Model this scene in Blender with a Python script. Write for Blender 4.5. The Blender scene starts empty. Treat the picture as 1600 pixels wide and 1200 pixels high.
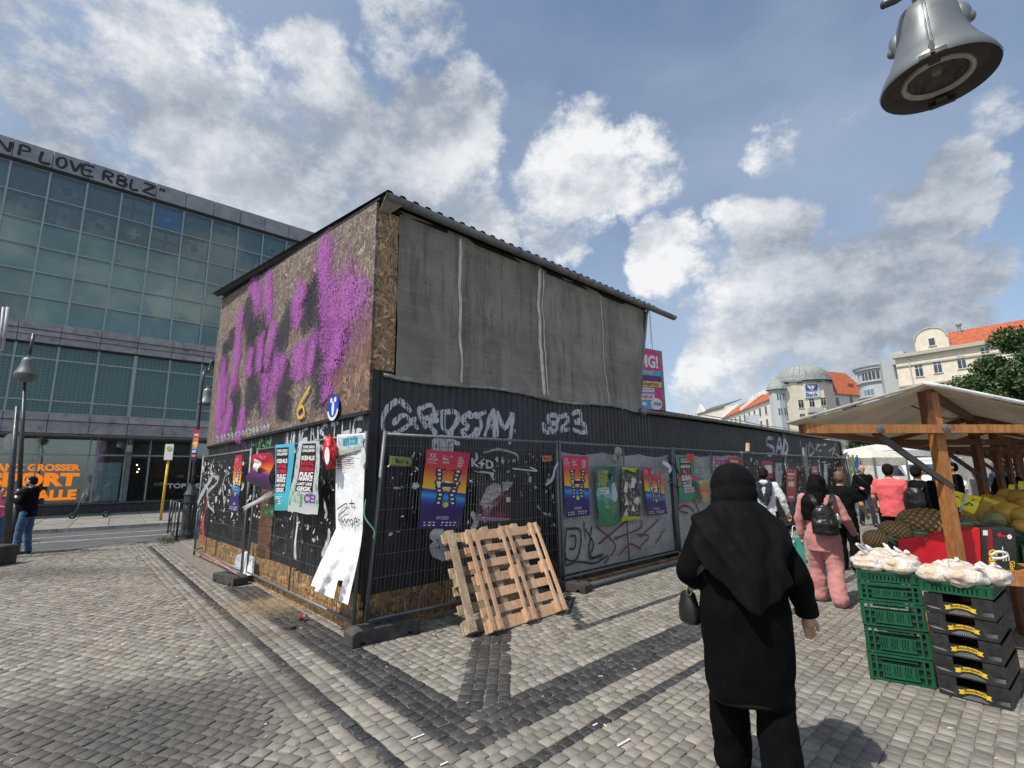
import bpy, math, random
import numpy as np
from mathutils import Vector, Matrix, noise
random.seed(7); rng = np.random.default_rng(7)
R_ = math.radians
scene = bpy.context.scene
col = scene.collection

# ---------------------------------------------------------------- camera
FPX, PITCH, ROLL, EYE = 775.0, R_(10.38), R_(-0.75), 1.62
fw = Vector((0, math.cos(PITCH), math.sin(PITCH)))
_r = Vector((1, 0, 0)); _u = Vector((0, -math.sin(PITCH), math.cos(PITCH)))
rt = _r*math.cos(ROLL) + _u*math.sin(ROLL)
up = -_r*math.sin(ROLL) + _u*math.cos(ROLL)
cam_d = bpy.data.cameras.new("camera"); cam = bpy.data.objects.new("camera", cam_d); col.objects.link(cam)
cam_d.sensor_width = 36; cam_d.lens = 36*FPX/1600; cam_d.clip_start = 0.05; cam_d.clip_end = 3000
m = Matrix(((rt.x, up.x, -fw.x, 0), (rt.y, up.y, -fw.y, 0), (rt.z, up.z, -fw.z, EYE), (0, 0, 0, 1)))
cam.matrix_world = m
scene.camera = cam
scene.render.resolution_x, scene.render.resolution_y = 1024, 768
scene.view_settings.view_transform = 'Standard'; scene.view_settings.look = 'None'
scene.view_settings.exposure = 0.05; scene.view_settings.gamma = 1.0
scene.view_settings.use_curve_mapping = False
scene.cycles.max_bounces = 6; scene.cycles.transparent_max_bounces = 12
scene.cycles.use_denoising = True

C0 = Vector((0, 0, EYE))
def ray(px, py): return fw + rt*((px-800)/FPX) - up*((py-600)/FPX)
def G(px, py, z=0.0):                       # point at height z seen at photo pixel
    d = ray(px, py); return C0 + d*((z-EYE)/d.z)
def at(px, py, Y):                          # point at depth Y
    d = ray(px, py); return C0 + d*(Y/d.y)

# ---------------------------------------------------------------- sun + sky
SUN_AZ, SUN_EL = R_(53), R_(57)             # light travels towards azimuth 57
to_sun = Vector((-math.sin(SUN_AZ)*math.cos(SUN_EL), -math.cos(SUN_AZ)*math.cos(SUN_EL), math.sin(SUN_EL)))
sd = bpy.data.lights.new("sun", 'SUN'); sun = bpy.data.objects.new("sun", sd); col.objects.link(sun)
sd.energy = 4.4; sd.angle = R_(0.6); sd.color = (1.0, 0.95, 0.87)
sun.rotation_euler = to_sun.to_track_quat('Z', 'Y').to_euler(); sun.location = (0, 0, 40)

world = bpy.data.worlds.new("World"); scene.world = world; world.use_nodes = True
wt = world.node_tree; wt.nodes.clear()
def wn(t, **k):
    n = wt.nodes.new(t)
    for a, b in k.items(): setattr(n, a, b)
    return n
def wl(a, b): wt.links.new(a, b)
def wmath(op, a, b=None, c=None, clamp=False):
    n = wn('ShaderNodeMath', operation=op, use_clamp=clamp)
    for i, v in enumerate((a, b, c)):
        if v is None: continue
        if isinstance(v, (int, float)): n.inputs[i].default_value = v
        else: wl(v, n.inputs[i])
    return n.outputs[0]
sky = wn('ShaderNodeTexSky', sky_type='NISHITA', sun_disc=False, sun_elevation=SUN_EL,
         sun_rotation=math.atan2(to_sun.x, to_sun.y) % (2*math.pi), air_density=1.0, dust_density=1.6, ozone_density=1.2)
tc = wn('ShaderNodeTexCoord')
D = tc.outputs['Generated']
def wnoise(vec, scale, detail=6, rough=.55, dist=0.0, add=None, stretch=(1, 1, 1.6)):
    mp = wn('ShaderNodeMapping'); wl(vec, mp.inputs[0]); mp.inputs['Scale'].default_value = stretch
    if add: mp.inputs['Location'].default_value = add
    n = wn('ShaderNodeTexNoise'); n.inputs['Scale'].default_value = scale; n.inputs['Detail'].default_value = detail
    n.inputs['Roughness'].default_value = rough; n.inputs['Distortion'].default_value = dist
    wl(mp.outputs[0], n.inputs['Vector']); return n.outputs['Fac']
def smooth(v, a, b, lo=0.0, hi=1.0):
    n = wn('ShaderNodeMapRange', interpolation_type='SMOOTHSTEP')
    wl(v, n.inputs[0]); n.inputs[1].default_value = a; n.inputs[2].default_value = b
    n.inputs[3].default_value = lo; n.inputs[4].default_value = hi; return n.outputs[0]
# bodies of the clouds: (px, py, radius px, weight) seen in the photograph
CL = [(60, 60, 210, .75), (230, 60, 190, .8), (330, 230, 170, 1.0), (200, 190, 170, .85), (470, 190, 170, 1.0), (560, 270, 170, 1.0),
      (420, 300, 170, .9), (690, 220, 150, 1.0), (700, 330, 140, .75), (640, 40, 120, .75), (900, 270, 120, 1.0), (1010, 270, 110, .8),
      (880, 340, 110, .7), (1215, 235, 70, .7), (1060, 400, 95, .75), (1190, 355, 110, .9), (1150, 500, 140, .85), (1290, 470, 170, 1.0),
      (1420, 450, 170, .9), (1540, 420, 120, .7), (1180, 560, 110, .8), (1400, 340, 80, .75), (1500, 310, 110, .95), (1090, 600, 90, .8), (1250, 530, 180, .8), (1450, 490, 170, .72), (1120, 570, 120, .8),
      (1560, 200, 120, .5), (1350, 215, 90, .5), (20, 200, 160, .6)]
nw = wn('ShaderNodeTexNoise'); nw.inputs['Scale'].default_value = 5.5; nw.inputs['Detail'].default_value = 6; nw.inputs['Roughness'].default_value = .55; wl(D, nw.inputs['Vector'])
wv_ = wn('ShaderNodeVectorMath', operation='SUBTRACT'); wl(nw.outputs['Color'], wv_.inputs[0]); wv_.inputs[1].default_value = (.5, .5, .5)
wv2_ = wn('ShaderNodeVectorMath', operation='SCALE'); wl(wv_.outputs[0], wv2_.inputs[0]); wv2_.inputs[3].default_value = .20
wv3_ = wn('ShaderNodeVectorMath', operation='ADD'); wl(D, wv3_.inputs[0]); wl(wv2_.outputs[0], wv3_.inputs[1])
wv4_ = wn('ShaderNodeVectorMath', operation='NORMALIZE'); wl(wv3_.outputs[0], wv4_.inputs[0]); DW = wv4_.outputs[0]
acc = None
for (px, py, r, w) in CL:
    d = ray(px, py).normalized(); e = ray(px+r*.92, py).normalized()
    dp = wn('ShaderNodeVectorMath', operation='DOT_PRODUCT'); wl(DW, dp.inputs[0]); dp.inputs[1].default_value = d
    c_ = d.dot(e); v = smooth(dp.outputs['Value'], 1-(1-c_)*1.45, 1-(1-c_)*.1, 0.0, w)
    acc = v if acc is None else wmath('MAXIMUM', acc, v)
# elsewhere the same broken cloud goes on
far_n = smooth(wnoise(D, 1.7, 2, .5, add=(3.1, 1.7, 0)), .50, .68, 0, .85)
dpf = wn('ShaderNodeVectorMath', operation='DOT_PRODUCT'); wl(D, dpf.inputs[0]); dpf.inputs[1].default_value = ray(800, 330).normalized()
outside = smooth(dpf.outputs['Value'], .50, .25)
acc = wmath('MAXIMUM', acc, wmath('MULTIPLY', far_n, outside))
n1 = wnoise(D, 4.8, 12, .66, 0, stretch=(1, 1, 1.35))
n2 = wnoise(D, 4.8, 12, .66, 0, add=(0.02, 0.015, -0.05), stretch=(1, 1, 1.35))
dens = wmath('ADD', acc, wmath('MULTIPLY', wmath('SUBTRACT', n1, .5), 2.3))
cover = smooth(dens, .42, .80)
thin = smooth(wnoise(D, 1.8, 6, .5, .2, stretch=(1, 1, 1.8)), .34, .70, .08, .46)
lit = smooth(wmath('SUBTRACT', n1, n2), -.16, .18)
big = smooth(wnoise(D, 2.2, 4, .5, .3, add=(1.3, 0, .6)), .36, .62)
core = smooth(dens, .8, 1.9, 0, 1)                    # thick parts are greyer below
shade = wmath('ADD', wmath('MULTIPLY', lit, .55), wmath('MULTIPLY', big, .5), clamp=True)
shade = wmath('SUBTRACT', shade, wmath('MULTIPLY', core, .30), clamp=True)
cr = wn('ShaderNodeValToRGB'); wl(shade, cr.inputs[0])
cr.color_ramp.elements[0].position = .05; cr.color_ramp.elements[0].color = (.31, .36, .43, 1)
cr.color_ramp.elements[1].position = .9; cr.color_ramp.elements[1].color = (.88, .89, .90, 1)
e = cr.color_ramp.elements.new(.45); e.color = (.56, .60, .66, 1)
bgs = wn('ShaderNodeBackground'); wl(sky.outputs[0], bgs.inputs[0]); bgs.inputs[1].default_value = .15
bgt = wn('ShaderNodeBackground'); bgt.inputs[0].default_value = (.50, .58, .68, 1)
bgc = wn('ShaderNodeBackground'); wl(cr.outputs[0], bgc.inputs[0]); bgc.inputs[1].default_value = 1.0
m1 = wn('ShaderNodeMixShader'); wl(thin, m1.inputs[0]); wl(bgs.outputs[0], m1.inputs[1]); wl(bgt.outputs[0], m1.inputs[2])
m2 = wn('ShaderNodeMixShader'); wl(cover, m2.inputs[0]); wl(m1.outputs[0], m2.inputs[1]); wl(bgc.outputs[0], m2.inputs[2])
wo = wn('ShaderNodeOutputWorld'); wl(m2.outputs[0], wo.inputs[0])
world.cycles.sampling_method = 'MANUAL'; world.cycles.sample_map_resolution = 512

# ---------------------------------------------------------------- materials
def newmat(name):
    mt = bpy.data.materials.new(name); mt.use_nodes = True
    return mt, mt.node_tree, mt.node_tree.nodes['Principled BSDF']
class NT:
    def __init__(s, nt): s.nt = nt
    def n(s, t, **k):
        n = s.nt.nodes.new(t)
        for a, b in k.items(): setattr(n, a, b)
        return n
    def l(s, a, b): s.nt.links.new(a, b)
    def math(s, op, a, b=None, clamp=False):
        n = s.n('ShaderNodeMath', operation=op, use_clamp=clamp)
        for i, v in enumerate((a, b)):
            if v is None: continue
            if isinstance(v, (int, float)): n.inputs[i].default_value = v
            else: s.l(v, n.inputs[i])
        return n.outputs[0]
    def noise(s, vec, scale, detail=4, rough=.55, dist=0, sc=None):
        if sc:
            mp = s.n('ShaderNodeMapping'); s.l(vec, mp.inputs[0]); mp.inputs['Scale'].default_value = sc; vec = mp.outputs[0]
        n = s.n('ShaderNodeTexNoise'); s.l(vec, n.inputs['Vector'])
        n.inputs['Scale'].default_value = scale; n.inputs['Detail'].default_value = detail
        n.inputs['Roughness'].default_value = rough; n.inputs['Distortion'].default_value = dist
        return n.outputs['Fac']
    def rng(s, v, a, b, lo=0., hi=1., sm=True):
        n = s.n('ShaderNodeMapRange', interpolation_type='SMOOTHSTEP' if sm else 'LINEAR'); s.l(v, n.inputs[0])
        for i, x in enumerate((a, b, lo, hi)): n.inputs[i+1].default_value = x
        return n.outputs[0]
    def mix(s, f, a, b, mode='MIX'):
        n = s.n('ShaderNodeMix', data_type='RGBA', blend_type=mode)
        if isinstance(f, (int, float)): n.inputs[0].default_value = f
        else: s.l(f, n.inputs[0])
        for i, v in ((6, a), (7, b)):
            if isinstance(v, tuple): n.inputs[i].default_value = v if len(v) == 4 else v+(1,)
            else: s.l(v, n.inputs[i])
        return n.outputs[2]
    def ramp(s, v, stops, interp='LINEAR'):
        n = s.n('ShaderNodeValToRGB'); s.l(v, n.inputs[0]); cr = n.color_ramp; cr.interpolation = interp
        while len(cr.elements) < len(stops): cr.elements.new(.5)
        for e, (p, c) in zip(cr.elements, stops): e.position = p; e.color = c if len(c) == 4 else c+(1,)
        return n.outputs[0]
    def bump(s, h, strength=.3, dist=.01, normal=None):
        n = s.n('ShaderNodeBump'); s.l(h, n.inputs['Height']); n.inputs['Strength'].default_value = strength
        n.inputs['Distance'].default_value = dist
        if normal is not None: s.l(normal, n.inputs['Normal'])
        return n.outputs[0]
    def coord(s, which='Object'):
        return s.n('ShaderNodeTexCoord').outputs[which]
    def pos(s): return s.n('ShaderNodeNewGeometry').outputs['Position']

def M(name, colr, rough=.6, metal=0., var=.18, vs=5., sc=None, bump=.25, bs=40., bd=.004, spec=.5, dirt=None, ds=3., da=.5, rand=0., detail=5, coat=0., sheen=0., trans=0., sss=0.):
    """plain surface: base colour with two scales of variation, optional dirt colour, fine relief"""
    mt, nt, b = newmat(name); t = NT(nt); co = t.coord()
    oi = t.n('ShaderNodeObjectInfo')
    av = t.n('ShaderNodeVectorMath', operation='ADD'); t.l(co, av.inputs[0])
    sv = t.n('ShaderNodeVectorMath', operation='SCALE'); t.l(oi.outputs['Location'], sv.inputs[0]); sv.inputs[3].default_value = 1.37
    t.l(sv.outputs[0], av.inputs[1]); co = av.outputs[0]
    a = tuple(max(0, c*(1-var)) for c in colr); z = tuple(min(1, c*(1+var)) for c in colr)
    f = t.rng(t.noise(co, vs, detail, .6, .2, sc), .3, .7)
    base = t.mix(f, a, z)
    if dirt:
        g = t.rng(t.noise(co, ds, 6, .65, .6), .48, .72, 0, da)
        base = t.mix(g, base, dirt)
    if rand:
        v = t.rng(oi.outputs['Random'], 0, 1, 1-rand, 1+rand, False)
        hs = t.n('ShaderNodeHueSaturation'); t.l(base, hs.inputs['Color']); t.l(v, hs.inputs['Value']); base = hs.outputs[0]
    t.l(base, b.inputs['Base Color'])
    b.inputs['Metallic'].default_value = metal; b.inputs['Specular IOR Level'].default_value = spec
    rr = t.rng(t.noise(co, vs*2.3, 3), .3, .7, max(0, rough-.1), min(1, rough+.1)); t.l(rr, b.inputs['Roughness'])
    if bump: t.l(t.bump(t.noise(co, bs, 5, .6, 0, sc), bump, bd), b.inputs['Normal'])
    if coat: b.inputs['Coat Weight'].default_value = coat
    if sheen: b.inputs['Sheen Weight'].default_value = sheen; b.inputs['Sheen Roughness'].default_value = .5
    if trans: b.inputs['Transmission Weight'].default_value = trans
    if sss:
        b.inputs['Subsurface Weight'].default_value = sss; b.inputs['Subsurface Radius'].default_value = (.02, .01, .006)
    return mt

def mat_wood(name, colr, dark, scale=(1, 1, 14), rand=.15, rough=.7, dirt=None):
    mt, nt, b = newmat(name); t = NT(nt); co = t.coord()
    oi = t.n('ShaderNodeObjectInfo')
    av = t.n('ShaderNodeVectorMath', operation='ADD'); t.l(co, av.inputs[0])
    cx = t.n('ShaderNodeCombineXYZ'); t.l(t.math('MULTIPLY', oi.outputs['Random'], 7.0), cx.inputs[0]); t.l(t.math('MULTIPLY', oi.outputs['Random'], 3.0), cx.inputs[1])
    t.l(cx.outputs[0], av.inputs[1]); co = av.outputs[0]
    g = t.noise(co, 9, 6, .62, 1.2, (3, 3, .7) if scale is None else tuple(1/s if s > 1 else 3 for s in scale))
    base = t.ramp(t.rng(g, .28, .72), [(0, dark), (.5, tuple((a+b_)/2 for a, b_ in zip(dark, colr))), (1, colr)])
    knots = t.rng(t.noise(co, 6, 2, .4), .66, .74, 0, .6); base = t.mix(knots, base, tuple(c*.4 for c in dark))
    if dirt: base = t.mix(t.rng(t.noise(co, 4, 6, .7, .5), .45, .7, 0, .65), base, dirt)
    hs = t.n('ShaderNodeHueSaturation'); t.l(base, hs.inputs['Color']); t.l(t.rng(oi.outputs['Random'], 0, 1, 1-rand, 1+rand, False), hs.inputs['Value'])
    t.l(hs.outputs[0], b.inputs['Base Color']); b.inputs['Roughness'].default_value = rough
    t.l(t.bump(g, .35, .003), b.inputs['Normal']); return mt

def mat_osb(name, tone=(.33, .22, .12), grey=.5, rand=0., scale=1., red=0., side='L'):
    mt, nt, b = newmat(name); t = NT(nt); co = t.coord()
    # walls run obliquely: turn world x,y into a distance along the wall (frames below are at +-45 degrees)
    cols = []; hs = []
    for i, (rot, sx, sy) in enumerate(((.4, 11, 55), (1.35, 13, 60), (2.2, 12, 58), (2.95, 10, 50))):
        mp0 = t.n('ShaderNodeMapping'); t.l(co, mp0.inputs[0]); mp0.inputs['Rotation'].default_value = (0, 0, WALL_ROT)
        sp = t.n('ShaderNodeSeparateXYZ'); t.l(mp0.outputs[0], sp.inputs[0])
        cb = t.n('ShaderNodeCombineXYZ'); t.l(t.math('ADD' if side == 'R' else 'SUBTRACT', sp.outputs[0], sp.outputs[1]), cb.inputs[0]); t.l(sp.outputs[2], cb.inputs[1])
        mp = t.n('ShaderNodeMapping'); t.l(cb.outputs[0], mp.inputs[0]); mp.inputs['Rotation'].default_value = (0, 0, rot)
        mp2 = t.n('ShaderNodeMapping'); t.l(mp.outputs[0], mp2.inputs[0]); mp2.inputs['Scale'].default_value = (sx*scale*.71, sy*scale*.71, 1)
        vo = t.n('ShaderNodeTexVoronoi', voronoi_dimensions='2D'); t.l(mp2.outputs[0], vo.inputs['Vector']); vo.inputs['Scale'].default_value = 1
        sc_ = t.n('ShaderNodeSeparateColor'); t.l(vo.outputs['Color'], sc_.inputs[0]); cols.append(sc_)
    pick = cols[0].outputs[0]; pr = cols[0].outputs[1]
    for c in cols[1:]:
        mk = t.math('GREATER_THAN', c.outputs[1], pr)
        m_ = t.n('ShaderNodeMix', data_type='FLOAT'); t.l(mk, m_.inputs[0]); t.l(pick, m_.inputs[2]); t.l(c.outputs[0], m_.inputs[3]); pick = m_.outputs[0]
        pr = t.math('MAXIMUM', pr, c.outputs[1])
    tone2 = tuple(c*.22 for c in tone); lite = tuple(min(1, c*1.9+.10*grey) for c in tone)
    base = t.ramp(pick, [(0, tone2), (.35, tuple(c*.75 for c in tone)), (.75, tone), (1, lite)])
    w = t.rng(t.noise(co, 2.2, 6, .65, .5), .35, .7, 0, grey)
    base = t.mix(t.math('MULTIPLY', w, .55), base, (.17, .15, .13))
    if red: base = t.mix(t.rng(t.noise(co, 1.1, 4, .6, .4), .5, .62, 0, red), base, (.17, .075, .05))
    t.l(base, b.inputs['Base Color']); b.inputs['Roughness'].default_value = .8
    t.l(t.bump(pick, .5, .004), b.inputs['Normal']); return mt
WALL_ROT = R_(0)

def mat_spray(name, colr, density=1.0, soft=.5, grain=60., rough=.6):
    """sprayed paint: a flat print whose edge dissolves across the stroke (UV v) into droplets"""
    mt, nt, b = newmat(name); t = NT(nt)
    uv = t.n('ShaderNodeUVMap'); sp = t.n('ShaderNodeSeparateXYZ'); t.l(uv.outputs[0], sp.inputs[0])
    d = t.math('ABSOLUTE', t.math('SUBTRACT', sp.outputs[1], .5)); d = t.math('MULTIPLY', d, 2.0)
    fall = t.rng(d, 1.0-soft*1.0, 1.0, 1.0, 0.0)
    n = t.noise(t.coord(), grain, 3, .7); n2 = t.noise(t.coord(), 7, 4, .6)
    a = t.math('ADD', t.math('MULTIPLY', fall, density*1.15), t.math('MULTIPLY', t.math('SUBTRACT', n, .56), 2.0))
    a = t.math('ADD', a, t.math('MULTIPLY', t.math('SUBTRACT', n2, .5), .8))
    a = t.math('MULTIPLY', t.rng(a, .22, .62), t.rng(fall, .02, .2))
    t.l(a, b.inputs['Alpha']); b.inputs['Base Color'].default_value = colr+(1,); b.inputs['Roughness'].default_value = rough
    return mt

def mat_wash(name, colr, cov=.75, sc=34.):
    mt, nt, b = newmat(name); t = NT(nt)
    uv = t.n('ShaderNodeUVMap'); sp = t.n('ShaderNodeSeparateXYZ'); t.l(uv.outputs[0], sp.inputs[0])
    d = t.math('MULTIPLY', t.math('ABSOLUTE', t.math('SUBTRACT', sp.outputs[1], .5)), 2.0)
    fall = t.rng(d, .15, 1.05, 1.0, 0.0); co = t.coord(); fall = t.math('MULTIPLY', fall, t.math('MULTIPLY', t.rng(sp.outputs[0], -.04, .16), t.rng(sp.outputs[0], 1.04, .84)))
    n = t.rng(t.noise(co, sc, 3, .7), .36, .64, 0, 1, False); n2 = t.rng(t.noise(co, 2.5, 4, .6), .3, .7, -.2, .2, False)
    a = t.math('ADD', t.math('MULTIPLY', fall, cov), t.math('ADD', n, n2))
    a = t.math('MULTIPLY', t.rng(a, .58, 1.22), .86)
    t.l(t.math('MULTIPLY', a, t.rng(fall, 0, .25)), b.inputs['Alpha']); b.inputs['Base Color'].default_value = colr+(1,); b.inputs['Roughness'].default_value = .7
    return mt

def mat_glass(name, tint=(.35, .5, .48), refl=.12, clear=.6, rough=.03):
    mt, nt, b = newmat(name); t = NT(nt); nt.nodes.remove(b)
    out = [n for n in nt.nodes if n.type == 'OUTPUT_MATERIAL'][0]
    tr = t.n('ShaderNodeBsdfTransparent'); tr.inputs[0].default_value = tint+(1,)
    gl = t.n('ShaderNodeBsdfGlossy'); gl.inputs['Roughness'].default_value = rough; gl.inputs[0].default_value = (.9, .95, .95, 1)
    w = t.bump(t.noise(t.coord(), .8, 2), .12, .05); t.l(w, gl.inputs['Normal'])
    lw = t.n('ShaderNodeFresnel'); lw.inputs[0].default_value = 1.5
    f = t.math('ADD', t.math('MULTIPLY', lw.outputs[0], .7), refl, clamp=True)
    ms = t.n('ShaderNodeMixShader'); t.l(f, ms.inputs[0]); t.l(tr.outputs[0], ms.inputs[1]); t.l(gl.outputs[0], ms.inputs[2])
    t.l(ms.outputs[0], out.inputs[0]); return mt

# ---------------------------------------------------------------- geometry helpers
ROOT = {}                                   # object name -> world offset of its local coordinates
def tag(o, label=None, cat=None, group=None, kind=None):
    if label: o['label'] = label
    if cat: o['category'] = cat
    if group: o['group'] = group
    if kind: o['kind'] = kind
    return o
def thing(name, label, cat, loc, group=None):
    o = bpy.data.objects.new(name, None); col.objects.link(o); o.empty_display_size = .1
    o.location = Vector(loc); ROOT[o.name] = Vector(loc); return tag(o, label, cat, group)
def mk(name, V, F, mat, parent=None, smooth=False, uvs=None, org=None, mi=None):
    me = bpy.data.meshes.new(name)
    off = ROOT[parent.name] if parent is not None else (Vector(org) if org is not None else Vector((0, 0, 0)))
    if isinstance(V, np.ndarray): VV = (V - np.array(off)).tolist()
    else: VV = [(v[0]-off[0], v[1]-off[1], v[2]-off[2]) for v in V]
    me.from_pydata(VV, [], F)
    mats = mat if isinstance(mat, (list, tuple)) else [mat]
    for x in mats: me.materials.append(x)
    if mi is not None: me.polygons.foreach_set('material_index', mi)
    if smooth: me.polygons.foreach_set('use_smooth', [True]*len(me.polygons))
    if uvs is not None:
        ul = me.uv_layers.new(name='UVMap'); li = np.empty(len(me.loops), dtype=np.int32); me.loops.foreach_get('vertex_index', li)
        ul.data.foreach_set('uv', np.array(uvs, dtype=np.float32)[li].ravel())
    me.update()
    o = bpy.data.objects.new(name, me); col.objects.link(o)
    if parent is not None: o.parent = parent; ROOT[o.name] = off
    else: o.location = off; ROOT[o.name] = off
    return o
class MB:
    def __init__(s): s.V = []; s.F = []
    def add(s, V, F):
        k = len(s.V); s.V += [tuple(v) for v in V]; s.F += [tuple(i+k for i in f) for f in F]; return s
    def boxp(s, p):      # 8 corners: bottom 4 (ccw), top 4
        return s.add(p, [(3, 2, 1, 0), (4, 5, 6, 7), (0, 1, 5, 4), (1, 2, 6, 5), (2, 3, 7, 6), (3, 0, 4, 7)])
    def box(s, c, ax, ay, az):   # centre and three half vectors
        c = Vector(c); ax, ay, az = Vector(ax), Vector(ay), Vector(az)
        P = [c-ax-ay-az, c+ax-ay-az, c+ax+ay-az, c-ax+ay-az, c-ax-ay+az, c+ax-ay+az, c+ax+ay+az, c-ax+ay+az]
        return s.boxp(P)
    def bar(s, a, b, w, h, upv=(0, 0, 1)):       # rectangular bar from a to b
        a, b = Vector(a), Vector(b); d = (b-a).normalized(); sd_ = d.cross(Vector(upv))
        if sd_.length < 1e-4: sd_ = d.cross(Vector((1, 0, 0)))
        sd_.normalize(); u_ = sd_.cross(d).normalized()
        return s.box((a+b)/2, (b-a)/2, u_*(h/2), sd_*(w/2)) if False else s.boxp([a-sd_*w/2-u_*h/2, a+sd_*w/2-u_*h/2, b+sd_*w/2-u_*h/2, b-sd_*w/2-u_*h/2,
                      a-sd_*w/2+u_*h/2, a+sd_*w/2+u_*h/2, b+sd_*w/2+u_*h/2, b-sd_*w/2+u_*h/2])
    def tube(s, pts, r, n=8, cap=True):
        pts = [Vector(p) for p in pts]; k = len(s.V); rs = r if isinstance(r, (list, tuple)) else [r]*len(pts)
        prev = None
        for i, p in enumerate(pts):
            d = (pts[min(i+1, len(pts)-1)]-pts[max(i-1, 0)]).normalized()
            if prev is None:
                a = d.cross(Vector((0, 0, 1)));  a = a if a.length > 1e-3 else d.cross(Vector((1, 0, 0)))
            else: a = prev - d*prev.dot(d)
            a.normalize(); prev = a; b_ = d.cross(a)
            for j in range(n):
                t_ = 2*math.pi*j/n; s.V.append(tuple(p + (a*math.cos(t_)+b_*math.sin(t_))*rs[i]))
        for i in range(len(pts)-1):
            for j in range(n):
                j2 = (j+1) % n; s.F.append((k+i*n+j, k+(i+1)*n+j, k+(i+1)*n+j2, k+i*n+j2))
        if cap:
            s.F.append(tuple(k+j for j in range(n))); s.F.append(tuple(k+(len(pts)-1)*n+j for j in reversed(range(n))))
        return s
    def lathe(s, prof, c, axis=(0, 0, 1), n=24, ref=None):   # prof: (r, h)
        c = Vector(c); ax = Vector(axis).normalized(); a = Vector(ref).normalized() if ref else ax.cross(Vector((.3, 1, .1)))
        a = (a-ax*a.dot(ax)).normalized(); b_ = ax.cross(a); k = len(s.V)
        for (r, h) in prof:
            for j in range(n):
                t_ = 2*math.pi*j/n; s.V.append(tuple(c+ax*h+(a*math.cos(t_)+b_*math.sin(t_))*r))
        for i in range(len(prof)-1):
            for j in range(n):
                j2 = (j+1) % n; s.F.append((k+i*n+j, k+i*n+j2, k+(i+1)*n+j2, k+(i+1)*n+j))
        return s
    def ball(s, c, r, n=12, m_=8, sc=(1, 1, 1)):
        c = Vector(c); k = len(s.V)
        for i in range(m_+1):
            ph = math.pi*i/m_
            for j in range(n):
                t_ = 2*math.pi*j/n
                s.V.append((c.x+r*sc[0]*math.sin(ph)*math.cos(t_), c.y+r*sc[1]*math.sin(ph)*math.sin(t_), c.z+r*sc[2]*math.cos(ph)))
        for i in range(m_):
            for j in range(n):
                j2 = (j+1) % n; s.F.append((k+i*n+j, k+(i+1)*n+j, k+(i+1)*n+j2, k+i*n+j2))
        return s
    def poly(s, P, thick):    # closed polygon P with extrusion vector
        k = len(s.V); n = len(P); th = Vector(thick)
        s.V += [tuple(p) for p in P] + [tuple(Vector(p)+th) for p in P]
        s.F.append(tuple(range(k, k+n))); s.F.append(tuple(reversed(range(k+n, k+2*n))))
        for i in range(n): s.F.append((k+i, k+n+i, k+n+(i+1) % n, k+(i+1) % n))
        return s
    def build(s, name, mat, parent=None, smooth=False, org=None, **k): return mk(name, s.V, s.F, mat, parent, smooth, org=org, **k)
def shade_auto(o, ang=35):
    for p in o.data.polygons: p.use_smooth = True
    try: o.data.set_sharp_from_angle(angle=R_(ang))
    except Exception: pass
    return o
def copy_tree(o, parent=None, loc=None, rot=None, label=None):
    c = o.copy(); col.objects.link(c); c.parent = parent; ROOT[c.name] = ROOT.get(o.name, Vector((0, 0, 0)))
    if loc is not None: c.location = loc
    if rot is not None: c.rotation_euler = rot
    if label: c['label'] = label
    for ch in [x for x in KIDS(o)]: copy_tree(ch, c)
    return c
def KIDS(o): return [x for x in list(o.children)]

class Frame:            # a vertical plane: origin on the ground, direction u, outward normal n
    def __init__(s, o, az, nsign=1):
        s.o = Vector(o); s.u = Vector((math.sin(az), math.cos(az), 0)); s.n = Vector((math.cos(az), -math.sin(az), 0))*nsign
    def p(s, u, z, n=0.0): return s.o + s.u*u + s.n*n + Vector((0, 0, z))
    def on(s, px, py, n=0.0):
        d = ray(px, py); o2 = s.o+s.n*n; return C0 + d*((o2-C0).dot(s.n)/d.dot(s.n))
    def uz(s, px, py, n=0.0): q = s.on(px, py, n); return (q-s.o).dot(s.u), q.z
    def box(s, mb, u0, u1, z0, z1, n0, n1):
        return mb.boxp([s.p(u0, z0, n1), s.p(u1, z0, n1), s.p(u1, z0, n0), s.p(u0, z0, n0), s.p(u0, z1, n1), s.p(u1, z1, n1), s.p(u1, z1, n0), s.p(u0, z1, n0)])
KO = G(566, 985)
WR = Frame(KO, R_(45.58))                    # long side of the shed, towards the right
WL = Frame(KO, R_(-42.39), -1)               # short side, towards the left
FB = Frame(G(307, 800), R_(47.59))           # department store

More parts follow.
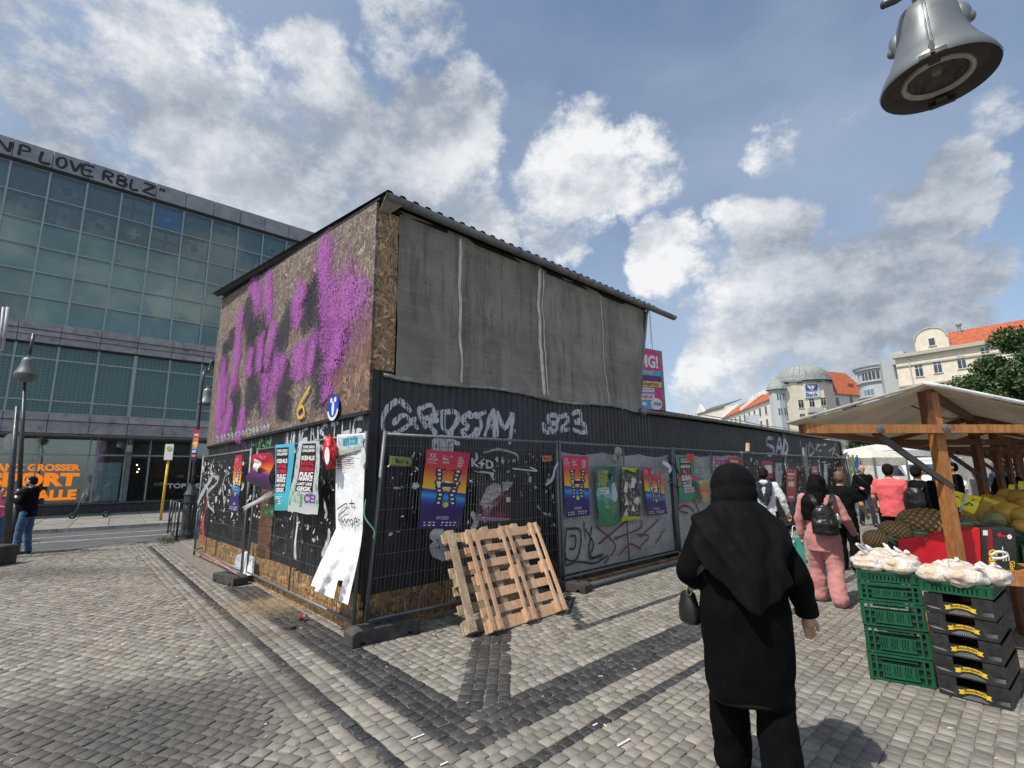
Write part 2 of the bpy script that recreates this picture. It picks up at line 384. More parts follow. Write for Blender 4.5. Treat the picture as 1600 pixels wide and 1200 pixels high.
# ---------------------------------------------------------------- text and print
_tc = {}
def text2d(sx, bold=0.0):
    key = (sx, bold)
    if key in _tc: return _tc[key]
    cu = bpy.data.curves.new('t', 'FONT'); cu.body = sx; cu.resolution_u = 3; cu.offset = bold; cu.align_x = 'LEFT'
    o = bpy.data.objects.new('t', cu); me = o.to_mesh()
    V = np.array([(v.co.x, v.co.y) for v in me.vertices]) if len(me.vertices) else np.zeros((1, 2))
    F = [tuple(p.vertices) for p in me.polygons]; o.to_mesh_clear(); bpy.data.objects.remove(o); bpy.data.curves.remove(cu)
    x0, y0 = V.min(0); x1, y1 = V.max(0)
    V = (V-[x0, y0])/[max(x1-x0, 1e-6), max(y1-y0, 1e-6)]; _tc[key] = (V, F); return V, F
class Quad:             # TL, TR, BR, BL in the world
    def __init__(s, TL, TR, BR, BL, n, wave=0.004, ph=0.0):
        s.c = [Vector(x) for x in (TL, TR, BR, BL)]; s.n = Vector(n).normalized(); s.w = wave; s.ph = ph
    def p(s, a, b, lift=0.0):
        TL, TR, BR, BL = s.c
        q = (BL*(1-a)+BR*a)*(1-b)+(TL*(1-a)+TR*a)*b
        w = s.w*(math.sin(a*5+s.ph+b*2)+math.sin(b*9+s.ph*2.3-a*2))
        return q + s.n*(lift+w)
    def grid(s, nx, ny, lift=0, tear=0.0):
        V = []; UV = []
        for j in range(ny+1):
            for i in range(nx+1):
                a, b_ = i/nx, j/ny
                if tear and (i in (0, nx) or j in (0, ny)): a += random.uniform(-tear, tear); b_ += random.uniform(-tear, tear)*.5
                V.append(s.p(a, b_, lift)); UV.append((i/nx, j/ny))
        F = [(j*(nx+1)+i, j*(nx+1)+i+1, (j+1)*(nx+1)+i+1, (j+1)*(nx+1)+i) for j in range(ny) for i in range(nx)]
        return V, F, UV
    def text(s, sx, a0, b0, a1, b1, mat, parent, bold=0.01, lift=.002, name='lettering', shear=0.0):
        V, F = text2d(sx, bold)
        P = [s.p(a0+(a1-a0)*(x+shear*y), b0+(b1-b0)*y, lift) for x, y in V]
        return mk(name, P, F, mat, parent)
    def patch(s, pts, mat, parent, lift=.001, name='printed_shape'):
        if len(pts) == 4 and isinstance(pts[0], (int, float)):
            a0, b0, a1, b1 = pts; nx, ny = max(1, int(abs(a1-a0)*8)), max(1, int(abs(b1-b0)*14))
            P = [s.p(a0+(a1-a0)*i/nx, b0+(b1-b0)*j/ny, lift) for j in range(ny+1) for i in range(nx+1)]
            return mk(name, P, [(j*(nx+1)+i, j*(nx+1)+i+1, (j+1)*(nx+1)+i+1, (j+1)*(nx+1)+i) for j in range(ny) for i in range(nx)], mat, parent)
        P = [s.p(a, b, lift) for a, b in pts]; return mk(name, P, [tuple(range(len(P)))], mat, parent)
    def patches(s, lst, mat, parent, lift=.0012, name='printed_picture'):
        V = []; F = []
        for pts in lst:
            if len(pts) == 4 and isinstance(pts[0], (int, float)): a0, b0, a1, b1 = pts; pts = [(a0, b0), (a1, b0), (a1, b1), (a0, b1)]
            k = len(V); V += [s.p(a, b, lift) for a, b in pts]; F.append(tuple(range(k, k+len(pts))))
        return mk(name, V, F, mat, parent)
def pxquad(fr, TL, TR, BR, BL, n, **k): return Quad(fr.on(*TL, n), fr.on(*TR, n), fr.on(*BR, n), fr.on(*BL, n), fr.n, **k)

def catmull(P, k=6):
    P = [np.array(p, float) for p in P]
    if len(P) < 3: 
        return [P[0]*(1-t)+P[-1]*t for t in np.linspace(0, 1, k+1)]
    Q = [2*P[0]-P[1]]+P+[2*P[-1]-P[-2]]; out = []
    for i in range(1, len(Q)-2):
        for t in np.linspace(0, 1, k, endpoint=False):
            a, b_, c, d = Q[i-1:i+3]
            out.append(.5*((2*b_)+(-a+c)*t+(2*a-5*b_+4*c-d)*t*t+(-a+3*b_-3*c+d)*t**3))
    out.append(P[-1]); return out
def ribbons(strokes, width, surf, step=.025, cross=4):
    """strokes in plane coordinates (u,z) -> verts, faces, uvs; surf(u,z)->point"""
    V, F, UV = [], [], []
    for si, st in enumerate(strokes):
        pts = catmull(st, 8) if len(st) > 2 else catmull(st)
        L = [0]
        for a, b_ in zip(pts, pts[1:]): L.append(L[-1]+float(np.linalg.norm(b_-a)))
        n = max(2, int(L[-1]/step)); ts = np.linspace(0, L[-1], n+1)
        xs = np.interp(ts, L, [p[0] for p in pts]); zs = np.interp(ts, L, [p[1] for p in pts])
        k = len(V); w = width if isinstance(width, (int, float)) else width[si % len(width)]
        for i in range(n+1):
            j0, j1 = max(i-1, 0), min(i+1, n); dx, dz = xs[j1]-xs[j0], zs[j1]-zs[j0]; l = math.hypot(dx, dz) or 1
            tx, tz = -dz/l, dx/l; wi = w*(.85+.3*noise.noise(Vector((xs[i]*3, zs[i]*3, si))))
            if i in (0, n): wi *= .6
            for c in range(cross+1):
                s_ = (c/cross-.5)*wi; V.append(surf(xs[i]+tx*s_, zs[i]+tz*s_, si)); UV.append((i/n, c/cross))
        for i in range(n):
            for c in range(cross): a = k+i*(cross+1)+c; F.append((a, a+1, a+cross+2, a+cross+1))
    return V, F, UV
SF = {'A': [[(0, 0), (.5, 1), (1, 0)], [(.2, .4), (.8, .4)]], 'B': [[(.05, 0), (.05, 1)], [(.05, 1), (.8, .9), (.7, .6), (.05, .52), (.9, .4), (.8, .05), (.05, 0)]],
 'C': [[(.9, .85), (.5, 1), (.1, .6), (.2, .1), (.9, .1)]], 'D': [[(.1, 0), (.1, 1), (.7, .85), (.9, .4), (.5, .05), (.1, 0)]],
 'E': [[(.9, 1), (.1, .95), (.1, 0), (.95, .03)], [(.1, .5), (.8, .52)]], 'F': [[(.1, 0), (.1, 1), (.9, .95)], [(.1, .5), (.7, .55)]],
 'G': [[(.9, .8), (.4, 1), (.1, .5), (.4, 0), (.9, .2), (.9, .5), (.5, .5)]], 'H': [[(.1, 0), (.1, 1)], [(.9, 0), (.9, 1)], [(.1, .5), (.9, .5)]],
 'I': [[(.5, 0), (.5, 1)]], 'K': [[(.1, 0), (.1, 1)], [(.9, 1), (.15, .5), (.9, 0)]], 'L': [[(.15, 1), (.1, 0), (.9, .03)]], 'M': [[(0, 0), (.1, 1), (.5, .3), (.9, 1), (1, 0)]],
 'N': [[(0, 0), (.05, 1)], [(.05, 1), (.9, 0)], [(.9, 0), (.95, 1)]], 'O': [[(.5, 1), (.1, .7), (.15, .15), (.6, 0), (.95, .4), (.8, .9), (.5, 1)]],
 'P': [[(.1, 0), (.1, 1)], [(.1, 1), (.85, .95), (.9, .6), (.1, .48)]], 'R': [[(.1, 0), (.1, 1)], [(.1, 1), (.85, .92), (.8, .6), (.1, .5)], [(.3, .5), (.95, 0)]],
 'S': [[(.9, .85), (.5, 1), (.1, .75), (.8, .35), (.6, 0), (.05, .1)]], 'T': [[(0, .95), (1, 1)], [(.5, 1), (.5, 0)]], 'U': [[(.05, 1), (.1, .1), (.8, .05), (.9, 1)]],
 'V': [[(0, 1), (.5, 0)], [(.5, 0), (1, 1)]], 'W': [[(0, 1), (.25, 0), (.5, .8), (.75, 0), (1, 1)]], 'Z': [[(.05, 1), (.95, .95)], [(.95, .95), (.05, .1)], [(.05, .1), (1, 0)]],
 '9': [[(.85, .6), (.3, .5), (.2, .85), (.7, 1), (.85, .7), (.7, .2), (.1, 0)]], '2': [[(.1, .8), (.5, 1), (.85, .7), (.1, .05), (.95, .05)]],
 '3': [[(.1, .95), (.7, .95), (.75, .65), (.35, .52), (.9, .35), (.6, 0), (.05, .1)]], '"': [[(.3, 1), (.25, .65)], [(.65, 1), (.6, .65)]],
 '.': [[(.4, .1), (.6, .05)]], 'i': [[(.5, 0), (.5, .6)], [(.5, .8), (.52, .85)]], 'Y': [[(0, 1), (.5, .5)], [(1, 1), (.4, 0)]], '6': [[(.8, 1), (.25, .6), (.1, .2), (.5, 0), (.85, .25), (.5, .5), (.15, .3)]]}
def word(sx, x0, z0, x1, z1, gap=.25, skew=0.0):
    n = len(sx); w = (x1-x0)/(n-gap); out = []
    for i, ch in enumerate(sx):
        for st in SF.get(ch, []):
            out.append([(x0+w*(i+a*(1-gap))+skew*b_*(z1-z0), z0+b_*(z1-z0)) for a, b_ in st])
    return out
# ================================================================ GROUND
def lin(P, az): return Vector((P[0], P[1], 0)), Vector((math.sin(az), math.cos(az), 0))
KP, KD = lin((-13.8, 17.0), R_(52)); KN = Vector((KD.y, -KD.x, 0))       # kerb line, KN towards the plaza
def mat_bed():
    mt, nt, b = newmat('sandy_joint_bed'); t = NT(nt); p = t.pos()
    base = t.mix(t.rng(t.noise(p, 14, 8, .7), .3, .7), (.12, .11, .095), (.22, .205, .178))
    # beyond the modelled setts the stones are too small to tell apart: plain cobble colouring takes over
    vo = t.n('ShaderNodeTexVoronoi', feature='DISTANCE_TO_EDGE'); t.l(p, vo.inputs['Vector']); vo.inputs['Scale'].default_value = 9
    ed = t.rng(vo.outputs[0], 0, .10); st = t.mix(t.noise(p, 3, 5, .6), (.18, .17, .148), (.26, .245, .21))
    far = t.mix(ed, (.09, .085, .075), st)
    sp = t.n('ShaderNodeSeparateXYZ'); t.l(p, sp.inputs[0])
    f = t.math('GREATER_THAN', t.math('ABSOLUTE', sp.outputs[1]), FAR_Y)
    f2 = t.math('GREATER_THAN', t.math('ABSOLUTE', sp.outputs[0]), FAR_Y)
    t.l(t.mix(t.math('MAXIMUM', f, f2), base, far), b.inputs['Base Color']); b.inputs['Roughness'].default_value = .9
    t.l(t.bump(t.noise(p, 60, 4), .5, .006), b.inputs['Normal']); return mt
FAR_Y = 15.5
bed = mk('plaza_pavement', [(-300, -60, -.0085), (300, -60, -.0085), (300, 400, -.0085), (-300, 400, -.0085)], [(0, 1, 2, 3)], mat_bed()); tag(bed, kind='structure')
# sett materials (colour of each stone from an attribute, patches in world space)
def mat_sett():
    mt, nt, b = newmat('granite_sett'); t = NT(nt); p = t.pos()
    at_ = t.n('ShaderNodeAttribute', attribute_name='stone'); sp = t.n('ShaderNodeSeparateColor'); t.l(at_.outputs['Color'], sp.inputs[0])
    light = t.ramp(sp.outputs[0], [(0, (.17, .158, .132)), (.35, (.235, .218, .184)), (.8, (.28, .26, .22)), (1, (.35, .325, .275))])
    dark = t.ramp(sp.outputs[0], [(0, (.022, .023, .024)), (.6, (.042, .043, .044)), (1, (.075, .074, .072))])
    base = t.mix(sp.outputs[1], light, dark)
    fine = t.noise(p, 130, 4, .75); base = t.mix(t.rng(fine, .35, .65, 0, .45), base, t.mix(.5, base, (.02, .02, .02)))
    wear = t.rng(t.noise(p, 38, 5, .7, .8), .56, .66, 0, .5); base = t.mix(t.math('MULTIPLY', wear, sp.outputs[1]), base, (.24, .23, .21))
    # dark patches at the left and sand spilled by the shed corner
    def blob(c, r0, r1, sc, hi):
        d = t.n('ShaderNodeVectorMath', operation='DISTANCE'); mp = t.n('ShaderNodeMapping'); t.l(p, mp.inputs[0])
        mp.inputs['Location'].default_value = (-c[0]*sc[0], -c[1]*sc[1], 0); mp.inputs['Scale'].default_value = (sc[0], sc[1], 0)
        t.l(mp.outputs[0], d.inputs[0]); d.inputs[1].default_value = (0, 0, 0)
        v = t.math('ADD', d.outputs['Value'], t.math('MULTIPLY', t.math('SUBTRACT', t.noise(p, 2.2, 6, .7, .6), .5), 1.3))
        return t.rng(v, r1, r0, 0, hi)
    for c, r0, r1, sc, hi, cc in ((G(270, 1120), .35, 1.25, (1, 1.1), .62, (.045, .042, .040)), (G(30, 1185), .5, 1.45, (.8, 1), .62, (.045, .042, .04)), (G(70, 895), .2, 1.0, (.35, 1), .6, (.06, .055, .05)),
                                  (G(1310, 1160), .1, .45, (1.1, 1.1), .5, (.05, .047, .045))):  # last one: the near woman's cast shadow painted on the setts
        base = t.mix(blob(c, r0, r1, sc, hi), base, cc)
    base = t.mix(blob(G(410, 990), .0, .6, (.9, 1.5), .75), base, (.11, .095, .075))
    base = t.mix(blob(G(440, 942), .1, .75, (1., 1.), .85), base, (.36, .27, .16))
    big = t.rng(t.noise(p, .55, 5, .6), .35, .7, 0, .28); base = t.mix(big, base, (.10, .095, .088))
    t.l(base, b.inputs['Base Color'])
    t.l(t.rng(sp.outputs[1], 0, 1, .78, .5), b.inputs['Roughness'])
    t.l(t.bump(t.noise(p, 95, 5, .75), .45, .004), b.inputs['Normal']); return mt
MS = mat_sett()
# bands, read off the photograph on the ground plane
A1 = R_(46.4); A2 = R_(-41.0); uA = Vector((math.sin(A1), math.cos(A1), 0)); uB = Vector((math.sin(A2), math.cos(A2), 0))
V_in = Vector((-.29, 3.8, 0)); V_out = Vector((-.25, 3.24, 0))
nA = Vector((uA.y, -uA.x, 0)); nB = Vector((uB.y, -uB.x, 0))
def d2(p, o, n): return (p[0]-o[0])*n.x + (p[1]-o[1])*n.y
GW = .098
# coordinate along each system
a_in, a_out = d2(V_in, (0, 0), nA), d2(V_out, (0, 0), nA)               # W1 between (nA grows to the right/near)
b_in, b_out = d2(V_in, (0, 0), -nB), d2(V_out, (0, 0), -nB)             # W2, -nB grows to near-left
S1a = d2((-.04, 3.13), (0, 0), nA); S1a = a_in+4*GW+round((S1a-a_in-4*GW)/.089)*.089; S2b = d2((-1.4, 4.02), (0, 0), -nB)
S2b = .5*(d2((-2.48, 5.31), (0, 0), -nB)+d2((-.61, 3.18), (0, 0), -nB))
S2b = b_in+4*GW+round((S2b-b_in-4*GW)/.091)*.091
S3a = d2((.71, 5.69), (0, 0), nA); S3a = a_in+round((S3a-a_in)/.090)*.090
mid_c = -.235; mid_w = 4*GW
def region(x, y):
    a = d2((x, y), (0, 0), nA); b_ = d2((x, y), (0, 0), -nB)
    # which side of the V: right system beyond the symmetry axis
    right = (a-a_in) >= (b_-b_in)
    if right:
        if a_in <= a <= a_in+4*GW: return 'W1'
        if a > a_in+4*GW:
            if S1a <= a <= S1a+.089: return 'S1'
            return 'FA'
    else:
        if b_in <= b_ <= b_in+4*GW: return 'W2'
        if b_ > b_in+4*GW:
            if S2b <= b_ <= S2b+.091: return 'S2'
            return 'FB' if b_ < S2b+.364 else 'FL'
    if abs(x-mid_c) < mid_w/2 and y > V_in[1]: return 'MID'
    if x > mid_c:
        if S3a <= a <= S3a+.090 and x > .66: return 'S3'
        if abs(x-.72) < .06 and y > 5.69 and a < S3a: return 'S3b'
        return 'FR'
    return 'FC'
cells = []      # (x, y, az, w, l, dark)
def grid_fill(az, cw, cl, regs, dark, x0, x1, y0, y1, phase_n=0.0, phase_u=0.0, brick=.5, jit=.004):
    u = np.array([math.sin(az), math.cos(az)]); n = np.array([u[1], -u[0]])
    cs = np.array([(x, y) for x in (x0, x1) for y in (y0, y1)]); nn = cs@n; uu = cs@u
    i0, i1 = int((nn.min()-phase_n)/cw)-1, int((nn.max()-phase_n)/cw)+1
    j0, j1 = int(uu.min()/cl)-1, int(uu.max()/cl)+1
    for i in range(i0, i1+1):
        a = phase_n+(i+.5)*cw; sh = (i % 2)*brick*cl + random.uniform(-.2, .2)*cl
        ja = np.arange(j0, j1+1)*cl+sh
        P = a*n[None, :]+ja[:, None]*u[None, :]
        ok = (P[:, 0] > x0) & (P[:, 0] < x1) & (P[:, 1] > y0) & (P[:, 1] < y1) & inview(P)
        for x, y in P[ok]:
            if region(x, y) in regs and not covered(x, y):
                cells.append((x+random.uniform(-jit, jit), y+random.uniform(-jit, jit), az+random.uniform(-.05, .05), cw, cl, dark))
def inview(P):
    y = P[:, 1]; x = P[:, 0]
    return (y > 1.7) & (x > -1.22*y-1.2) & (x < 1.2*y+1.0)
_kn, _kl = np.array([WR.n.x, WR.n.y]), np.array([WL.n.x, WL.n.y])
def covered(x, y):
    v = Vector((x, y, 0))-KO
    if v.dot(WR.n) < -.05 and v.dot(WL.n) < -.05 and (v.dot(WL.u) < 8.2 and v.dot(WR.u) < 21): return True           # under the shed
    w = Vector((x, y, 0))-KP
    if w.dot(KN) < 5.4: return True                                      # the road
    if y > FAR_Y or abs(x) > FAR_Y: return True
    return False
grid_fill(A1, GW, GW*1.06, ('W1',), 1, -1, 9, 2.5, 13, phase_n=a_in)
grid_fill(A1, .089, GW, ('S1',), 1, -2, 9, 1.6, 13, phase_n=S1a)
grid_fill(A1, .090, GW*1.0, ('S3', 'S3b'), 1, 0, 6, 5.4, 11, phase_n=S3a)
grid_fill(A2+math.pi, GW, GW*1.06, ('W2',), 1, -6, .5, 2.5, 8, phase_n=b_in)
grid_fill(A2+math.pi, .091, GW*1.05, ('S2',), 1, -9, 1.5, 1.6, 14, phase_n=S2b)
grid_fill(0.0, GW, GW*1.05, ('MID',), 1, -.6, .3, 3.6, 8, phase_n=mid_c-mid_w/2, brick=.1)
grid_fill(A1, .089, .100, ('FA',), 0, -3, FAR_Y, 1.6, FAR_Y, phase_n=a_in+4*GW)
grid_fill(A2+math.pi, .091, .103, ('FB',), 0, -10, 2, 1.6, FAR_Y, phase_n=b_in+4*GW)
grid_fill(R_(110), .088, .108, ('FL',), 0, -FAR_Y, 2, 1.6, FAR_Y, brick=.35)
grid_fill(A1, .090, .103, ('FR',), 0, -.6, FAR_Y, 3.6, FAR_Y, phase_n=a_in)
grid_fill(A2+math.pi, .089, .100, ('FC',), 0, -13, .2, 3.6, FAR_Y, phase_n=b_in)
print('setts', len(cells))
# sett shapes: 20 shades x 2 kinds, unit cell of about 0.1 m
def sett_shape(k):
    r = random.Random(k); h = []
    b = .5-.022
    base = [(-b, -b), (b, -b), (b, b), (-b, b)]
    base = [(x+r.uniform(-.05, .03)*(1 if x > 0 else -1), y+r.uniform(-.05, .03)*(1 if y > 0 else -1)) for x, y in base]
    V = []
    pts8 = []
    for i in range(4):                                   # eight-sided outline, rounded corners
        x, y = base[i]; xn, yn = base[(i+1) % 4]; xp, yp = base[i-1]; c = r.uniform(.05, .12)
        pts8.append((x+(xp-x)*c, y+(yp-y)*c)); pts8.append((x+(xn-x)*c, y+(yn-y)*c))
    t0, tx, ty = r.uniform(-.0025, .0025), r.uniform(-.003, .003), r.uniform(-.003, .003)
    for s_, z in ((1.0, -.03), (1.0, -.003), (.965, 0)):
        for x, y in pts8: V.append((x*s_, y*s_, z+t0+(tx*x+ty*y)*2))
    V.append((0, 0, t0+r.uniform(-.001, .001)))
    F = []
    for L in range(2):
        for i in range(8): j = (i+1) % 8; F.append((L*8+i, L*8+j, (L+1)*8+j, (L+1)*8+i))
    for i in range(8): F.append((16+i, 16+(i+1) % 8, 24))
    return np.array(V), F
SH = [sett_shape(k) for k in range(24)]
cells.sort(key=lambda c: c[0]**2+c[1]**2+2.6)
near = cells[:300]; rest = cells[300:]
_sm = {}
def sett_mesh(k, dark, sh):
    if (k, dark) in _sm: return _sm[(k, dark)]
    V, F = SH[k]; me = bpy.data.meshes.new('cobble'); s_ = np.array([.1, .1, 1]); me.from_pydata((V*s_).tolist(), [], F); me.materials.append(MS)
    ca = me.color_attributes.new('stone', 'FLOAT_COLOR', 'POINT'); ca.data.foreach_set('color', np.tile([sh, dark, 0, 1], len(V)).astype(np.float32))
    _sm[(k, dark)] = me; return me
for i, (x, y, az, w, l, dark) in enumerate(near):
    k = (i*7) % 24; o = bpy.data.objects.new('cobble', sett_mesh(k, dark, (k*.37) % 1)); col.objects.link(o); o.parent = bed
    o.location = (x, y, 0); o.rotation_euler = (0, 0, -az); o.scale = (w/.1, l/.1, 1)
N = len(rest); arr = np.array([(c[0], c[1], c[2], c[3], c[4], c[5]) for c in rest]); kk = rng.integers(0, 24, N)
SV = np.stack([s[0] for s in SH]); P = SV[kk]; nv = P.shape[1]
lx = P[:, :, 0]*arr[:, 3:4]; ly = P[:, :, 1]*arr[:, 4:5]; ca_, sa_ = np.cos(-arr[:, 2:3]), np.sin(-arr[:, 2:3])
X = arr[:, 0:1]+lx*ca_-ly*sa_; Y = arr[:, 1:2]+lx*sa_+ly*ca_; Z = P[:, :, 2]
VV = np.stack([X, Y, Z], -1).reshape(-1, 3)
Fq = np.array([f for f in SH[0][1] if len(f) == 4]); Ft = np.array([f for f in SH[0][1] if len(f) == 3])
off = (np.arange(N)*nv)[:, None, None]
q = (Fq[None]+off).reshape(-1, 4); tr_ = (Ft[None]+off).reshape(-1, 3)
me = bpy.data.meshes.new('cobble_field'); me.vertices.add(len(VV)); me.vertices.foreach_set('co', VV.astype(np.float32).ravel())
nl = q.size+tr_.size; me.loops.add(nl); me.loops.foreach_set('vertex_index', np.concatenate([q.ravel(), tr_.ravel()]).astype(np.int32))
me.polygons.add(len(q)+len(tr_)); ls = np.concatenate([np.arange(len(q))*4, q.size+np.arange(len(tr_))*3]).astype(np.int32)
me.polygons.foreach_set('loop_start', ls); me.update(calc_edges=True)
shade_ = rng.random(N)
ca = me.color_attributes.new('stone', 'FLOAT_COLOR', 'POINT')
cc = np.zeros((N, nv, 4), np.float32); cc[:, :, 0] = shade_[:, None]; cc[:, :, 1] = arr[:, 5:6]; cc[:, :, 3] = 1; ca.data.foreach_set('color', cc.ravel())
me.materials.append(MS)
o = bpy.data.objects.new('cobble_field', me); col.objects.link(o); o.parent = bed; o['kind'] = 'stuff'

# road, markings, kerbs, far pavement
M_ASPH = M('asphalt', (.085, .085, .088), .85, var=.25, vs=2, bump=.5, bs=120, dirt=(.13, .125, .12), ds=.7)
M_LINE = M('road_paint', (.5, .5, .48), .7, var=.3, vs=9, dirt=(.1, .1, .1), ds=14, da=.8)
M_KERB = M('kerb_granite', (.25, .24, .22), .8, var=.25, vs=6, rand=.15)
M_SLAB = M('pavement_slab', (.22, .212, .195), .85, var=.2, vs=3, rand=.12, dirt=(.12, .11, .10), ds=2)
def kp(u, n, z): return KP+KD*u+KN*n+Vector((0, 0, z))
road = mk('road', [kp(-60, 5.4, -.008), kp(-60, 0, -.008), kp(120, 0, -.008), kp(120, 5.4, -.008)], [(0, 3, 2, 1)], M_ASPH); tag(road, kind='structure')
for n_, z_ in ((1.6, 0), (3.2, 0)):
    ln = mk('lane_line', [kp(-40, n_, -.003), kp(60, n_, -.003), kp(60, n_+.11, -.003), kp(-40, n_+.11, -.003)], [(0, 1, 2, 3)], M_LINE); ln.parent = road
pt = mk('road_shadow_patch', [kp(2.2, 4.0, -.003), kp(8, 3.9, -.003), kp(8, 5.35, -.003), kp(1.5, 5.35, -.003)], [(0, 3, 2, 1)], M('shaded_asphalt', (.05, .05, .052), .8)); pt.parent = road  # dark patch painted for shadows falling across the road
fk = MB()
kerb = tag(bpy.data.objects.new('kerb', None), kind='structure'); col.objects.link(kerb); ROOT[kerb.name] = Vector((0, 0, 0))
for i in range(44):
    u0 = -10+i*1.0; mb = MB(); z1 = .11+random.uniform(-.004, .004)
    mb.boxp([kp(u0+.006, 0, -.03), kp(u0+.994, 0, -.03), kp(u0+.994, -.14, -.03), kp(u0+.006, -.14, -.03), kp(u0+.006, -.01, z1), kp(u0+.994, -.01, z1), kp(u0+.994, -.14, z1), kp(u0+.006, -.14, z1)])
    mb.build('kerb_stone', M_KERB, kerb)
pv = mk('pavement', [kp(-60, -.14, .085), kp(-60, -30, .085), kp(120, -30, .085), kp(120, -.14, .085)], [(0, 3, 2, 1)], M('slab_bed', (.12, .115, .105), .9)); tag(pv, kind='structure')
proto_s = None
for i in range(26):
    for j in range(9):
        if j > 6 and i % 2: pass
        w_, l_ = 1.02, 1.02; mb = MB(); u0, n0 = -9+i*1.03, -.17-j*1.03
        c = kp(u0+w_/2, n0-l_/2, .094+random.uniform(-.003, .003))
        if proto_s is None:
            mb.box((0, 0, 0), KD*(w_/2-.006), KN*(l_/2-.006), (0, 0, .012)); proto_s = mb.build('paving_slab', M_SLAB, None); proto_s.location = c; proto_s.parent = pv
        else:
            s2 = proto_s.copy(); col.objects.link(s2); s2.location = c; s2.parent = pv
ks = MB()
for i in range(40):      # flush edge between plaza setts and road
    u0 = -9+i*.8; ks.boxp([kp(u0+.01, 5.52, -.03), kp(u0+.79, 5.52, -.03), kp(u0+.79, 5.40, -.03), kp(u0+.01, 5.40, -.03), kp(u0+.01, 5.52, .012), kp(u0+.79, 5.52, .012), kp(u0+.79, 5.40, .012), kp(u0+.01, 5.40, .012)])
o = ks.build('plaza_edge_stones', M_KERB, bed if False else None); tag(o, kind='structure')
# ================================================================ DEPARTMENT STORE
M_GFRAME = M('grey_green_metal', (.31, .37, .37), .45, metal=.3, var=.1, bump=.05)
M_FASCIA = M('grey_cladding', (.29, .295, .30), .5, metal=.2, var=.12, vs=1.5, bump=.08, rand=.08, dirt=(.10, .10, .10), ds=1.2, da=.4)
M_LEDGE = M('stone_ledge', (.33, .315, .32), .75, var=.15, vs=2, rand=.08, dirt=(.10, .09, .085), ds=3, da=.6)
M_DARK = M('dark_recess', (.03, .03, .032), .8)
M_SOFFIT = M('soffit', (.14, .135, .125), .8)
M_PLINTH = M('dark_plinth', (.045, .044, .044), .6, var=.3)
M_PANE = mat_glass('store_glass', (.74, .84, .82), .06)
M_PANE_D = mat_glass('store_glass_lower', (.78, .88, .86), .02)
M_SHOPGL = mat_glass('shop_glass', (.9, .95, .95), .12)
M_BLIND = M('teal_blind', (.46, .57, .53), .7, var=.18, vs=.9, rand=.18)
M_BLIND_G = M('grey_blind', (.24, .30, .31), .7, var=.2, vs=.9, rand=.2)
mt, nt, b = newmat('grid_screen'); t = NT(nt); p = t.pos()
sp = t.n('ShaderNodeSeparateXYZ'); t.l(p, sp.inputs[0])
gx = t.math('FRACT', t.math('MULTIPLY', sp.outputs[0], 8.5)); gz = t.math('FRACT', t.math('MULTIPLY', sp.outputs[2], 7.5))
gg = t.math('MAXIMUM', t.math('GREATER_THAN', gx, .85), t.math('GREATER_THAN', gz, .85))
t.l(t.mix(gg, t.mix(t.noise(p, .5, 3), (.15, .24, .23), (.24, .35, .34)), (.08, .12, .12)), b.inputs['Base Color']); M_GRID = mt
store = thing('department_store', 'grey green glass department store with shop windows across the street', 'building', FB.p(0, 0, 0))
U0, U1 = -20.1, 12.4
def fbox(name, u0, u1, z0, z1, n0, n1, mat, parent=store): mb = MB(); FB.box(mb, u0, u1, z0, z1, n0, n1); return mb.build(name, mat, parent)
fbox('wall', U0, U1, 3.7, 16.5, -14, -.62, M_DARK)
fbox('wall', U0, U1, 0, 3.7, -14, -4.5, M_DARK)
fbox('ceiling', U0, U1, 3.56, 3.64, -4.4, .2, M_SOFFIT)
# fascia at the top
k = 0
for i in range(25):
    u = -7.12-13*1.0+i*1.3
    if u+1.3 > U1: break
    fbox('fascia_panel', u+.012, u+1.288, 15.72, 16.55, -.35, .22, M_FASCIA)
fbox('roof', U0, U1, 16.5, 16.56, -14, -.36, M_FASCIA); fbox('shadow_gap', U0, U1, 15.60, 15.715, -.3, .12, M_DARK)
rows = [15.58, 14.28, 13.08, 11.92, 10.76, 9.62, 8.47]
cols_ = [-7.12+1.3*k for k in range(-10, 15)]
M_FLAG = {}
def flagmat(c):
    if c not in M_FLAG: M_FLAG[c] = M('flag_cloth', c, .8, var=.08, bump=0)
    return M_FLAG[c]
GREY = (.20, .22, .21)
flags = {(0, 0): 'brazil', (0, 1): 'tri', (1, 1): 'brazil', (2, 0): 'cross', (2, 1): 'swiss', (3, 0): 'blue', (3, 1): 'england', (4, 1): 'korea', (5, 0): 'grey', (4, 0): 'grey', (1, 0): 'grey', (7, 0): 'brazil', (7, 1): 'england', (8, 0): 'cross', (-1, 0): 'grey', (-1, 1): 'tri', (8, 1): 'grey'}
